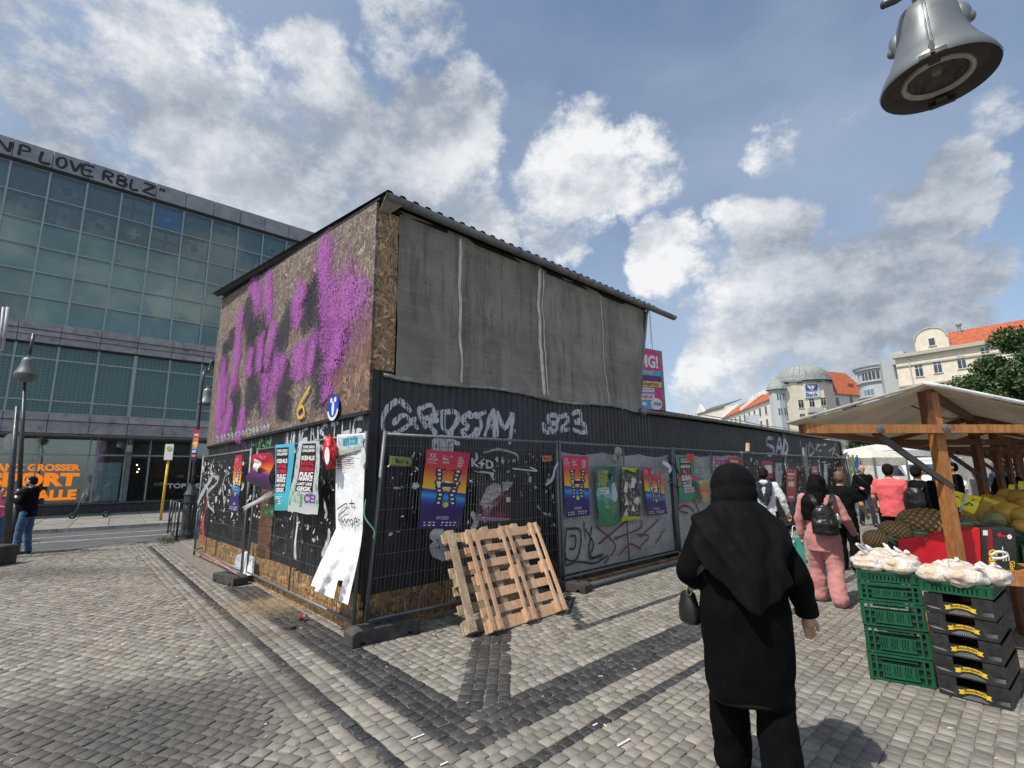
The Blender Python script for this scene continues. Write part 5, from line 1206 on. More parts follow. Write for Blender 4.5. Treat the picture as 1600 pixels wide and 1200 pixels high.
def boxed(q, o, a0, b0, a1, b1, red=True):
    q.patch((a0, b0, a1, b1), M_INKK, o, .0014, 'glued_sheet'); h = b1-b0; w_ = a1-a0
    rows_ = [('TOPIC DISCO', .93), ('CHALLENGED', .855), ('KEHLE', .70), ('NYAL', .585), ('DOMINA', .47), ('PULIC', .36), ('NHANCE', .27), ('LAST LIKE', .16), ('GEGK', .06)]
    for i, (s_, y) in enumerate(rows_):
        hh = .055 if i in (0, 1, 7) else .085
        q.text(s_, a0+w_*.08, b0+h*(y-hh*.6), a0+w_*.93, b0+h*(y+hh*.5), M_INKR if i in (3, 4) and red else M_INKW, o, .05, .0028)
q, o = poster(WR, (1055, 711), (1083, 711), (1090.6, 779.7), (1061.6, 783.4), .37, M_GRN2, 'green poster with black block letter sheet held by red tape'); boxed(q, o, .18, .28, .82, .95)
for pp in ((.0, .42, .2, .5), (.75, .42, 1.02, .5), (.6, .85, 1.0, 1.03)): q.patch(pp, M('red_tape', (.7, .02, .03), .4, bump=0), o, .004, 'tape')
q.patch((.3, .17, .85, .27), M_INKW, o, .002); q.text('FREIN!', .35, .185, .8, .255, M_INKR, o, .03, .004)
q, o = poster(WR, (1089, 752), (1108, 748), (1109, 782), (1098, 784), .42, pm_('yellow_flyer_print', [(0, (.6, .5, .15)), (.5, (.5, .08, .05)), (1, (.55, .5, .2))]), 'yellow and red flyer curling off the tarpaulin beside black headscarf', 'flyer', wave=.02)
q, o = poster(WR, (1113, 712), (1138, 713.5), (1139, 745), (1114, 742), .32, M('pale_pink_poster', (.42, .40, .41), .5), 'pale poster with pink lettering just above the black headscarf'); q.text('Boot', .05, .5, .95, .95, M('print_pink', (.5, .03, .15), .5, bump=0), o, .05)
q, o = poster(WR, (1137, 713.5), (1159, 715.5), (1164, 765), (1142, 762), .33, M('red_poster', (.42, .035, .03), .5), 'red poster right behind the top of the black headscarf'); 
for i in range(5): q.patch((.12, .84-i*.12, random.uniform(.6, .9), .89-i*.12), M_INKC, o)
FARP = [((1190, 720), (1206, 720), (1208, 747), (1192, 747), (.40, .02, .05), 'crimson poster right beside head of the person in white'), ((1211, 724), (1221, 723), (1222, 760), (1212, 760), (.36, .37, .38), 'pale torn poster between two red posters on the dark fence'),
        ((1228, 732), (1245, 733), (1243, 783), (1229, 784), (.50, .05, .04), 'tall red poster with white numerals left of the pink jacket'), ((1267, 728), (1278, 728), (1279, 745), (1268, 745), (.5, .04, .08), 'small red poster above the pink jacket'), ((1287, 725), (1293, 725), (1293, 756), (1287, 756), (.45, .45, .45), 'narrow white poster strip near the far end of fence')]
for TL, TR, BR, BL, cc, lb in FARP:
    q, o = poster(WR, TL, TR, BR, BL, .34, M('far_poster', cc, .5, var=.2), lb)
    if cc[0] > .4:
        q.patch((.2, .45, .8, .6), M_INKC, o); q.patch((.15, .8, .85, .86), M_INKW, o); q.patch((.15, .7, .7, .74), M_INKW, o); q.patch((.2, .1, .8, .16), M_INKW, o)
    elif cc[1] < .1: q.patch((.3, .3, .95, .75), M_INKW, o)
    else: q.patches([[(.2, .1), (.5, .3), (.4, .5), (.2, .4)], [(.5, .6), (.8, .7), (.7, .9)]], M_INKK, o)
M_CYAN = pm_('cyan_poster_print', [(0, (.05, .36, .38)), (.2, (.06, .45, .55)), (.7, (.05, .38, .58)), (1, (.10, .48, .62))])
q, o = poster(WL, (431.6, 695), (461.6, 692.6), (450, 798), (429, 798), .31, M_CYAN, 'cyan poster overlaid by black sheet of block letters on gable fence'); boxed(q, o, .06, .27, .68, .95)
for i in range(5): q.patch((.1, .2-i*.025, random.uniform(.4, .65), .21-i*.025), M_INKW, o)
M_WHITEPO = pm_('white_poster_print', [(0, (.55, .57, .56)), (.12, (.5, .52, .52)), (.13, (.40, .5, .42)), (.3, (.5, .52, .5)), (1, (.52, .55, .56))], (9, (.15, .25, .28), .1, .95))
q, o = poster(WL, (468, 690), (500.6, 689), (495, 805), (449, 799), .33, M_WHITEPO, 'white edged poster carrying the second block letter sheet, left of banner', tear=.02); boxed(q, o, .20, .30, .82, .97)
q.patches([[(.02, .1), (.5, .08), (.5, .26), (.1, .3)]], M('print_green', (.08, .34, .16), .5, bump=0), o, .002); q.text('CE?', .55, .15, .92, .27, M('print_violet', (.2, .03, .3), .5, bump=0), o, .03, .003)
M_TORN = pm_('torn_poster_print', [(0, (.03, .015, .06)), (.4, (.10, .02, .12)), (.55, (.55, .16, .03)), (.75, (.6, .03, .05)), (1, (.6, .02, .09))])
q, o = poster(WL, (401, 709), (429, 707), (418, 768), (386, 752), .33, M_TORN, 'crumpled festival poster folding off the fence beside the double posts', wave=.03, tear=.05)
q.text('21-31', .3, .87, .55, .92, M_INKW, o); q.text('May', .35, .8, .5, .85, M_INKW, o)
q, o = poster(WL, (382, 792), (424, 767), (427, 772), (384, 798), .40, M_INKW, 'curled white paper strip sticking off the gable fence', 'paper strip', wave=.02, tear=.04)
q, o = poster(WL, (399, 717), (410, 722), (399, 738), (396, 730), .38, M_INKW, 'triangular white paper scrap on the crumpled poster', 'paper scrap', wave=.01)
q, o = poster(WL, (412, 789), (428, 788), (428, 806), (414, 808), .2, M('dark_green_leaf_print', (.03, .10, .04), .6, var=.5, vs=20), 'dark green torn sheet below the crumpled poster', 'paper', tear=.05)
# red and white crumpled balloon-like bag
mb = MB(); c = WL.on(516, 708, .36)
V, F = [], []
for i in range(13):
    for j in range(17):
        ph = math.pi*i/12; th = 2*math.pi*j/16; r = 1+.6*noise.noise(Vector((math.sin(ph)*math.cos(th)*2.6, math.sin(ph)*math.sin(th)*2.6, math.cos(ph)*2.6)))
        V.append(c+WL.u*(-.085*r*math.sin(ph)*math.cos(th)+.03*math.cos(ph))+WL.n*(.07*r*math.sin(ph)*math.sin(th))+Vector((0, 0, .17*r*math.cos(ph))))
for i in range(12):
    for j in range(16): F.append((i*17+j, (i+1)*17+j, (i+1)*17+j+1, i*17+j+1))
o = mk('plastic_bag', V, F, M('red_foil', (.50, .015, .02), .25, var=.3, vs=12, bump=.5, bs=25), None, True, org=c); tag(o, 'crumpled shiny red and white plastic bag caught on the gable fence', 'bag')
V = [WL.p(0, 0, 0)]; 
pp = [WL.on(511+4*math.cos(a/10*6.28), 712+14*math.sin(a/10*6.28), .445) for a in range(10)]; mk('white_panel', pp, [tuple(range(10))], M_INKW, o)
# long white banner
M_BAN = M('white_banner_fabric', (.74, .75, .77), .6, var=.06, vs=3, bump=.5, bs=12, bd=.02)
rowsB = [((526.7, 679), (571, 676.5)), ((525, 720), (570, 718)), ((524, 775), (568, 775)), ((525, 826), (566.5, 828)), ((514, 850), (563, 855)), ((500, 880), (557, 885)), ((488, 908), (550, 915)), ((484, 920), (543.6, 945))]
V = []; F = []; UV = []; nx = 16; sub = 5; RW = []
for i in range(len(rowsB)-1):
    for s_ in range(sub):
        t_ = s_/sub; a = rowsB[i]; b_ = rowsB[i+1]; RW.append(tuple((a[k_][0]*(1-t_)+b_[k_][0]*t_, a[k_][1]*(1-t_)+b_[k_][1]*t_) for k_ in (0, 1)))
RW.append(rowsB[-1]); NR = len(RW)
for j, (l_, r_) in enumerate(RW):
    f = j/(NR-1)
    for i in range(nx+1):
        a = i/nx; px = l_[0]*(1-a)+r_[0]*a; py = l_[1]*(1-a)+r_[1]*a
        n_ = .27+max(0, f-.45)*.25+.008*noise.noise(Vector((i*.5, j*.7, 0)))*2+(.04*max(0, f-.5))*math.sin(a*13+f*6)*2
        V.append(WL.on(px, py, n_)); UV.append((a, 1-f))
for j in range(NR-1):
    for i in range(nx):
        if j > NR-9 and i in (10, 11) and (NR-j) < 8-abs(i-10.5)*1: continue
        if j > NR-4 and i < 2: continue
        k_ = j*(nx+1)+i; F.append((k_, k_+1, k_+nx+2, k_+nx+1))
ban = mk('banner', V, F, M_BAN, None, True, org=WL.on(546, 820, .3)); tag(ban, 'long white fabric banner with black handwriting hanging by the shed corner', 'banner')
M_INKS = mat_spray('black_marker', (.02, .02, .02), 1.6, .3, 40)
Z9 = lambda L: [(400+x/5.455, 640+y/5.455) for x, y in L]
S = [Z9([(690, 850), (770, 800), (765, 850), (700, 910), (715, 960)]), Z9([(705, 880), (725, 985)]), Z9([(815, 760), (820, 830)]), Z9([(795, 800), (840, 800)]), Z9([(725, 930), (745, 960), (760, 925), (770, 965), (790, 930), (800, 960), (815, 930), (825, 965), (820, 1010)]), Z9([(845, 920), (865, 940), (845, 960), (840, 930), (850, 925)]), Z9([(872, 930), (890, 945)])]
spray(WL, S, .018, M_INKS, ban, 'handwriting', .295)
S = []
for r in range(7):
    x = 690+random.uniform(-8, 8); y = 400+r*17
    S.append(Z9([(x+k_*14, y+random.uniform(-6, 6)-k_*1.2) for k_ in range(random.randint(10, 16) if r < 5 else 5)]))
spray(WL, S, .010, M_INKS, ban, 'handwriting', .295)
q = pxquad(WL, (529, 683), (568, 679), (566, 702), (530, 712), .292, wave=.003); V, F, UV = q.grid(6, 4, 0, .03); pb = mk('pasted_sheet', V, F, pm_('pale_collage', [(0, (.45, .45, .3)), (.5, (.4, .55, .6)), (1, (.55, .6, .6))], (5, (.1, .3, .4), 0, 1)), ban, uvs=UV)
q.text('HOPE SOCIAL', .2, .45, .8, .9, M('print_teal', (.03, .28, .36), .5, bump=0), ban, .05, .003)
# strips and scraps caught in the wires (too many to count)
def scraps(label, fr, u0, u1, z0, z1, n, cnt, colr=(.45, .45, .44), mx=.06, seed=1):
    r = random.Random(seed); mb = MB()
    for i in range(cnt):
        u, z = r.uniform(u0, u1), z0+(z1-z0)*(r.random()**.7); a = r.uniform(0, 6.28); L = mx*(r.random()**2.2)+.006; w_ = L*r.uniform(.15, .8)
        P = []; K = 5
        for k_ in range(K):
            th = 6.28*k_/K; x, y = L*math.cos(th)*r.uniform(.5, 1.2), w_*math.sin(th)*r.uniform(.5, 1.2)
            P.append(fr.p(u+x*math.cos(a)-y*math.sin(a), z+x*math.sin(a)+y*math.cos(a), n+r.uniform(-.004, .02)))
        k_ = len(mb.V); mb.V += [tuple(p_) for p_ in P]; mb.F.append(tuple(range(k_, k_+K)))
    o = mb.build('paper_scraps', M('torn_paper', colr, .7, var=.3, vs=20, bump=0), None, org=fr.p(u0, z0, n)); tag(o, label, 'paper scraps', kind='stuff'); return o
scraps('torn white paper bits stuck on the first fence panel wires', WR, .1, 2.9, .75, 1.95, .24, 190)
scraps('torn bits of paper and tape along the tarpaulin fence', WR, 2.95, 9.8, 1.0, 1.98, .36, 160, seed=2)
scraps('torn paper bits on the fence before the low shed', WR, 9.9, 20, .7, 1.95, .33, 420, mx=.09, seed=3)
scraps('torn paper bits on the left gable fence panel', WL, .1, 3.7, .8, 1.95, .25, 240, seed=4)
scraps('torn paper bits on the far left fence panel', WL, 3.9, 7.2, .8, 1.95, .28, 330, mx=.08, seed=5)
scraps('white glue and paper remains on the black shed gable', WL, .3, 7.8, .5, 1.9, .026, 260, (.30, .30, .30), mx=.05, seed=6)
def strip(fr, pts, w_, n, mat, label, nm='paper_strip', cat='paper strip', amp=.02):
    V, F, UV = ribbons([px2(fr, pts, n)], w_, lambda u, z, i: fr.p(u, z, n+amp*math.sin(z*9+u*5)), .03, 4)
    o = mk(nm, V, F, mat, None, True, org=fr.on(*pts[0], n)); tag(o, label, cat); return o
M_GREYP2 = M('grey_film', (.42, .43, .43), .35, var=.3, vs=9, bump=.5, bs=20)
strip(WL, [(334, 716), (331, 740), (340, 752), (322, 772), (333, 800)], .08, .35, M_GREYP2, 'ragged grey paper hanging at the far end of left fence')
strip(WL, [(330, 745), (316, 768), (307, 787)], .12, .45, M_GREYP2, 'grey plastic flap blowing off the far fence post', cat='plastic flap')
strip(WL, [(462, 805), (464, 840), (461, 874)], .08, .26, M('strip_white', (.5, .5, .5), .6, var=.3), 'long narrow pale strip hanging below the block letter posters')
strip(WL, [(352, 733), (350, 760), (348, 792)], .05, .28, M_GREYP2, 'thin torn strip on the far left fence panel')
strip(WL, [(512, 826), (510, 845), (502, 868)], .09, .24, M_GREYP2, 'bunched grey rag just left of the banner')
strip(WL, [(508, 783), (512, 800), (509, 810)], .07, .24, M_GREYP2, 'short white tatter under the red bag')
strip(WL, [(570, 780), (572, 805), (584, 828), (581, 842)], .028, .30, M('green_tape', (.12, .30, .18), .4, var=.4), 'green plastic ribbon tied round the corner fence posts', cat='ribbon')
strip(WL, [(568, 700), (571, 716), (566, 724)], .10, .28, M('pale_paper', (.55, .6, .58), .6), 'pale paper flap at the upper right of the banner')
strip(WR, [(676, 828), (692, 846), (681, 858), (700, 868)], .20, .24, M('white_crumpled', (.52, .52, .54), .6, var=.15, vs=8), 'crumpled white paper hanging under the large festival poster')
strip(WR, [(738, 800), (745, 815), (735, 830)], .09, .23, M('white_crumpled2', (.5, .5, .52), .6), 'torn white sliver right of the large festival poster')
strip(WR, [(758, 707), (778, 702), (806, 710), (808, 720)], .035, .24, M_GREYP2, 'creased clear foil strip under the first panel top rail')
strip(WR, [(851, 758), (862, 748), (868, 733), (874, 722)], .05, .40, M_GREYP2, 'twisted silver foil strip at left of the tarpaulin panel')
strip(WR, [(826, 730), (838, 736), (800, 732)], .02, .32, M_TIE, 'thin white cable tie across the joint of two fence panels', cat='cable tie')
mb = MB(); c0_ = WR.on(962, 706, .37); mb.lathe([(.0, .0), (.07, .01), (.09, .05), (.06, .09), (0, .1)], c0_, WR.n, 14); mb.lathe([(.06, 0), (.085, .0), (.085, .05), (.06, .05), (.06, 0)], WR.on(961, 716, .37), WR.n, 16)
tag(mb.build('clear_cup', M('clear_plastic', (.5, .5, .5), .15, trans=.5, bump=0), None, True, org=c0_), 'clear plastic cup pushed into the tarpaulin fence', 'cup')
strip(WR, [(1034, 722), (1046, 730), (1044, 738)], .09, .40, M_INKW, 'folded white paper at the joint of tarpaulin panels')
for i, L in enumerate(([(1042, 716), (1056, 730), (1062, 744)], [(1044, 752), (1054, 758), (1062, 762)])):
    mb = MB(); mb.tube([WR.on(x, y, .38) for x, y in [tuple(p_) for p_ in catmull(L, 6)]], .011, 6); tag(mb.build('cable', M_BLACKTRIM, None, True, org=WR.on(*L[0], .38)), ('upper' if i == 0 else 'lower')+' black cable looping across the joint of tarpaulin panels', 'cable')
mb = MB(); mb.tube([G(322, 866, .32), G(350, 884, .25), G(372, 898, .16)], .012, 6); mb2 = mb.build('pink_pole', M('dull_pink_paint', (.40, .20, .24), .5), None, True, org=G(322, 866, 0)); tag(mb2, 'thin dull pink tube along the foot of the far left fence', 'tube')
V = [WL.on(368, 892, .14), WL.on(372, 868, .13), WL.on(386, 862, .1), WL.on(398, 872, .12), WL.on(396, 898, .14), WL.on(382, 900, .18)]
mb = MB(); mb.poly(V, WL.n*.03); tag(mb.build('white_sack', M_BAN, None, org=V[0]), 'white plastic sack stuffed between the double fence posts', 'sack')
strip(WL, [(323, 780), (318, 820), (315, 850)], .16, .30, M('red_orange_sheet', (.52, .05, .02), .5, var=.4), 'red orange torn sheet at the far edge of the gable', 'paper_sheet', 'paper')
# wooden pegs above the low fence
mb = MB(); mb.tube([WR.on(1168, 706, .33), WR.on(1168.5, 693, .33)], .05, 10); tag(mb.build('timber_post_top', mat_wood('peeled_timber', (.62, .42, .28), (.4, .25, .15)), None, org=WR.on(1168, 712, .33)), 'light timber post top standing above the fence rail', 'post')
mb = MB(); WR.box(mb, *sorted((WR.uz(1259, 740, .3)[0], WR.uz(1263, 740, .3)[0])), 1.3, 2.36, .27, .33); tag(mb.build('grey_stake', M('grey_timber', (.25, .24, .22), .8), None, org=WR.on(1260, 760, .3)), 'weathered grey stake standing taller than the fence behind pink woman', 'stake')

# ================================================================ PALLETS
M_PALN = mat_wood('fresh_pallet_wood', (.60, .40, .25), (.40, .24, .14), None, .2); M_PALO = mat_wood('old_pallet_wood', (.50, .39, .25), (.26, .19, .12), None, .2, dirt=(.12, .10, .08))
def pallet(label, P0, U, Wv, Wd, Ht, mat, deck, runners, thick=.12, nb=8):
    """P0 lower left corner on the ground, U along the width, Wv up along the leaning face; face towards the viewer"""
    U, Wv = Vector(U).normalized(), Vector(Wv).normalized(); N_ = U.cross(Wv).normalized()
    if N_.y > 0: N_ = -N_
    root = thing('pallet', label, 'pallet', P0, 'wooden pallets leaning on the fence'); P0 = Vector(P0)
    def bx(name, a0, a1, b0, b1, c0, c1, skew=0):
        mb = MB(); j = lambda: random.uniform(-.004, .004)
        P = [P0+U*(a+j()+skew*s)+Wv*(b_+j())+N_*(c_+j()*.5) for s, (a, b_, c_) in enumerate([(a0, b0, c0), (a1, b0, c0), (a1, b1, c0), (a0, b1, c0), (a0, b0, c1), (a1, b0, c1), (a1, b1, c1), (a0, b1, c1)])] if False else \
            [P0+U*(a+j())+Wv*(b_+j())+N_*(c_+j()*.5) for (a, b_, c_) in [(a0, b0, c0), (a1, b0, c0), (a1, b1, c0), (a0, b1, c0), (a0, b0, c1), (a1, b0, c1), (a1, b1, c1), (a0, b1, c1)]]
        mb.boxp(P); o = mb.build(name, mat, root); bv = o.modifiers.new('b', 'BEVEL'); bv.width = .003; bv.segments = 1; return o
    bh = Ht/nb
    for i in range(nb):
        h = bh*random.uniform(.50, .66)*(1.25 if i in (0, nb-1) else 1); b0 = i*(Ht-h)/(nb-1); bx('deck_board', 0, Wd, b0, b0+h, 0, .02)
    for x in runners:
        for s_ in (-1, 1): bx('runner_board', x+s_*.055-.024, x+s_*.055+.024, 0, Ht, thick-.022, thick) if deck == 'pair' else (bx('runner_board', x-.05, x+.05, 0, Ht, thick-.022, thick) if s_ > 0 else None)
        for y in (.0, Ht/2-.07, Ht-.14): bx('block', x-.05, x+.05, y, y+.14, .021, thick-.023)
    return root, bx
base0 = WR.p(.80, 0.0, 1.10); top0 = WR.p(.87, .97, .56)
pallet('fresh reddish pallet leaning in front of the weathered pallet', base0, WR.u, top0-base0, 1.2, 1.10, M_PALN, 'pair', (.085, .60, 1.11), nb=7)
base1 = WR.p(.60, 0, .97); top1 = WR.p(.70, .96, .42)
pallet('weathered yellowish pallet at the back of the leaning pair', base1, WR.u, top1-base1, 1.15, 1.10, M_PALO, 'single', (.06, .58, 1.08), thick=.12, nb=6)

# small litter
mb = MB(); c = G(470, 964, .03); ax = (WL.u*-.6+Vector((.7, -.3, .15))).normalized(); mb.lathe([(0, 0), (.03, 0), (.032, .004), (.032, .09), (.027, .1), (0, .1)], c, ax, 16)
o = mb.build('drink_can', M('can_red', (.30, .05, .05), .35, metal=.4, var=.7, vs=20), None, True, org=c); tag(o, 'crushed red and silver drink can on the sandy setts', 'can'); mb = MB(); mb.lathe([(0, .1005), (.026, .1005), (.028, .097)], c, ax, 16); mb.build('can_lid', M('alu', (.6, .6, .62), .3, metal=.8), o)
mb = MB(); c = G(452, 983, .0); P = [c+Vector((.07*math.cos(a)*(1+.2*math.sin(3*a)), .035*math.sin(a), 0)) for a in [i*.628 for i in range(10)]]; mb.poly(P, (0, 0, .03)); tag(mb.build('dark_lump', M_RUBB, None, org=c), 'small dark lump of rubber lying by the corner fence foot', 'lump')
mb = MB(); r = random.Random(9)
for i in range(420):
    x, y = r.uniform(-7, 7), 1.8+10*r.random()**1.3
    if covered(x, y): continue
    a = r.uniform(0, 3.1); L, w_ = r.uniform(.008, .03), r.uniform(.004, .009); u_ = Vector((math.cos(a), math.sin(a), 0)); v_ = Vector((-u_.y, u_.x, 0)); mb.box((x, y, .006), u_*L/2*1.2, v_*w_/2*1.2, (0, 0, .003))
tag(mb.build('litter', M('litter_mixed', (.5, .46, .38), .8, var=.5, vs=2, bump=0), None), 'cigarette ends and crumbs scattered over the setts', 'litter', kind='stuff')
mb = MB()
for (px, py, L) in ((653, 1151, .09), (694, 1193, .05), (975, 1160, .12), (930, 1132, .04)):
    c = G(px, py, .008); mb.box(c, Vector((.7, .6, 0)).normalized()*L/2, Vector((-.6, .7, 0)).normalized()*.006, (0, 0, .002))
tag(mb.build('straw_bits', M_INKW, None), 'white straw pieces and sticks on the near setts', 'litter', kind='stuff')
mb = MB(); r = random.Random(4)
for i in range(3500):
    c = G(445, 945); x = c.x+r.gauss(0, .5); y = c.y+r.gauss(0, .4); s_ = r.uniform(.0015, .005)
    if (Vector((x, y, 0))-KO).dot(WL.n) < .12: continue
    mb.box((x, y, .002+s_/2), (s_, 0, 0), (0, s_, 0), (0, 0, s_/2))
tag(mb.build('spilled_sand', M('sand_grain', (.34, .25, .15), .9, bump=0), None), 'spilled sand and grit beside the gable plinth', 'sand', kind='stuff')
# ================================================================ FAR BUILDINGS
M_CREAM = M('cream_render', (.68, .62, .49), .85, var=.08, vs=1.2, bump=.1, dirt=(.52, .47, .39), ds=.25, da=.4)
M_CREAMW = M('pale_render', (.70, .67, .58), .85, var=.07, vs=1.2, bump=.1)
M_GREYR = M('blue_grey_render', (.40, .44, .46), .8, var=.08, bump=.1)
M_TILE = M('orange_roof_tile', (.40, .10, .04), .8, var=.3, vs=2.2, bs=14, bump=.6, bd=.05, dirt=(.22, .06, .03), ds=.6, da=.6)
M_LEAD = M('lead_sheet', (.27, .29, .28), .7, metal=.0, var=.25, vs=2, dirt=(.16, .19, .18), ds=1)
M_WFR = M('white_window_frame', (.6, .6, .58), .6, bump=0); M_WPANE = M('dark_window_pane', (.035, .045, .055), .08, bump=0, spec=.8, rand=.4); M_WPANEB = M('bluish_window_pane', (.10, .20, .25), .08, bump=0, spec=.8, rand=.3)
M_CORN = M('cornice_stone', (.42, .39, .33), .8, var=.1)
class Fac:                                   # facade between two points seen in the photo: pixel of foot line and depths
    def __init__(s, A, B): s.A = Vector((A.x, A.y, 0)); s.B = Vector((B.x, B.y, 0)); s.L = (s.B-s.A).length; s.u = (s.B-s.A)/s.L; s.n = Vector((s.u.y, -s.u.x, 0)); 
    def p(s, u, z, n=0): return s.A+s.u*u+s.n*n+Vector((0, 0, z))
    def on(s, px, py, n=0): d = ray(px, py); o2 = s.A+s.n*n; return C0+d*((o2-C0).dot(s.n)/d.dot(s.n))
    def uz(s, px, py, n=0): q = s.on(px, py, n); return (q-s.A).dot(s.u), q.z
    def box(s, mb, u0, u1, z0, z1, n0, n1): return mb.boxp([s.p(u0, z0, n1), s.p(u1, z0, n1), s.p(u1, z0, n0), s.p(u0, z0, n0), s.p(u0, z1, n1), s.p(u1, z1, n1), s.p(u1, z1, n0), s.p(u0, z1, n0)])
def fb2(f, name, u0, u1, z0, z1, n0, n1, mat, parent): mb = MB(); f.box(mb, u0, u1, z0, z1, n0, n1); return mb.build(name, mat, parent)
def window(f, root, px, py, w_, h, mat=None, cross=True):
    u, z = f.uz(px, py); fr = fb2(f, 'window', u-w_/2, u+w_/2, z-h/2, z+h/2, -.05, .05, M_WFR, root)
    g = .09; pm2 = mat or M_WPANE
    if cross:
        for a0, a1 in ((-w_/2+g, -g/2), (g/2, w_/2-g)):
            for b0, b1 in ((-h/2+g, h*.18), (h*.18+g, h/2-g)): fb2(f, 'pane', u+a0, u+a1, z+b0, z+b1, .02, .056, pm2, fr)
    else: fb2(f, 'pane', u-w_/2+g, u+w_/2-g, z-h/2+g, z+h/2-g, .02, .056, pm2, fr)
    fb2(f, 'sill', u-w_/2-.1, u+w_/2+.1, z-h/2-.12, z-h/2-.003, .0, .16, M_CORN, fr)
    return fr
def pz(px, py, Y): return at(px, py, Y)
# bank building: polygonal tower with dome, right wing, long left wing
Yb = 130.0
T = [pz(1208, 640, Yb+4), pz(1228, 640, Yb), pz(1291, 640, Yb-1), pz(1306, 640, Yb+3.5)]
bank = thing('bank_building', 'cream corner building with grey dome and blue bank sign', 'building', (T[1].x, T[1].y, 0))
zt = pz(1255, 597, Yb).z
P = [Vector((t_.x, t_.y, 0)) for t_ in T]; P += [P[3]+Vector((7.5, 12, 0)), P[0]+Vector((6.8, 12, 0))]
mb = MB(); mb.poly(P, (0, 0, zt)); mb.build('tower', M_CREAM, bank)
mb = MB(); cc_ = sum((p_ for p_ in P[:4]), Vector())/4+Vector((3.2, 5.5, 0)); 
P2 = [cc_+(p_-cc_)*1.05+Vector((0, 0, zt)) for p_ in P]; mb.poly(P2, (0, 0, .5)); mb.build('cornice', M_LEAD, bank)
rd = (P[3]-P[0]).length*.38; dome_h = pz(1252, 562, Yb+4).z-zt-.4; c = (P[1]+P[2])/2+Vector((3.2, 5.5, zt+.5))
mb = MB(); prof = [(rd*1.12, -.1), (rd*1.1, .9), (rd*1.0, 1.0)]+[(rd*math.cos(a)**.8, 1.0+(dome_h-2.6)*math.sin(a)) for a in [i/10*1.5 for i in range(11)]]+[(.0, dome_h-1.5)]
mb.lathe(prof, c, n=26); dm = mb.build('dome', M_LEAD, bank)
for k_ in range(26):
    a = 2*math.pi*k_/26; mb = MB(); mb.tube([c+Vector((math.cos(a)*rd*math.cos(t_)**.8, math.sin(a)*rd*math.cos(t_)**.8, 1.0+(dome_h-2.6)*math.sin(t_)+.03)) for t_ in [i/6*1.45 for i in range(7)]], .07, 4); mb.build('dome_rib', M_LEAD, dm)
fT = Fac(T[1], T[2])
for (x, y, w_, h) in ((1229, 599, 1.6, .8), (1249, 597.5, 1.6, .8), (1280, 595, 1.6, .8)): window(fT, bank, x, y, 1.5, .8, cross=False)
for (x, y) in ((1251.5, 631), (1268.5, 629.5), (1286.5, 627.5), (1254, 653), (1272, 652)): window(fT, bank, x, y, 1.4, 2.3)
q = pxquad(fT, (1255.5, 600), (1279, 599.5), (1281.5, 620), (1257.5, 622), .3, wave=0); sg = mk('bank_sign', [q.p(0, 0), q.p(1, 0), q.p(1, 1), q.p(0, 1), q.p(0, 0, -.25), q.p(1, 0, -.25), q.p(1, 1, -.25), q.p(0, 1, -.25)], [(0, 1, 2, 3), (0, 4, 5, 1), (1, 5, 6, 2), (2, 6, 7, 3), (3, 7, 4, 0)], M('sign_face', (.62, .66, .70), .5, bump=0), bank)
M_BBLUE = M('bank_blue', (.02, .09, .28), .5, bump=0); q.patch((.1, .50, .9, .95), M_BBLUE, sg, .02); q.text('Bank', .10, .06, .90, .36, M_BBLUE, sg, .03, .02); q.patch((.1, .42, .9, .47), M('bank_red', (.5, .06, .04), .5, bump=0), sg, .02)
q.patches([[(.2, .88), (.34, .88), (.46, .72), (.44, .55), (.30, .72)], [(.40, .88), (.58, .88), (.80, .88), (.66, .70), (.50, .52), (.52, .72)]], M_INKW, sg, .04)
fb2(fT, 'balcony', *sorted((fT.uz(1261, 640)[0], fT.uz(1284, 640)[0])), fT.uz(1272, 645)[1], fT.uz(1272, 638)[1], 0, 1.3, M_GREYR, bank)
# right wing
R0, R1 = pz(1306, 640, Yb+3.5), pz(1356, 640, Yb+9); fR = Fac(R0, R1); ze = fR.uz(1330, 617)[1]
fb2(fR, 'wall', 0, fR.L, 0, ze, -12, 0, M_CREAMW, bank)
def roofslab(f, u0, u1, ze, zr, back, root, over=.5, mat=None, nm='roof', cut0=0, cut1=0):
    mb = MB(); mb.boxp([f.p(u0, ze-.25, over), f.p(u1, ze-.25, over), f.p(u1-cut1, zr, -back), f.p(u0+cut0, zr, -back), f.p(u0, ze, over), f.p(u1, ze, over), f.p(u1-cut1, zr+.25, -back), f.p(u0+cut0, zr+.25, -back)]); return mb.build(nm, mat or M_TILE, root)
zr = pz(1330, 581, Yb+12).z; rf = roofslab(fR, .0, fR.L+2, ze, zr, 6, bank)
for (x, y) in ((1308.5, 627.5), (1330, 625), (1346, 623.5), (1330, 650)): window(fR, bank, x, y, 1.5, 2.3)
dq = MB(); u_, z_ = fR.uz(1322, 604, -3); fR.box(dq, u_-1.2, u_+1.2, z_-.9, z_+.6, -4.5, -1.6); dq.build('dormer', M_TILE, rf)
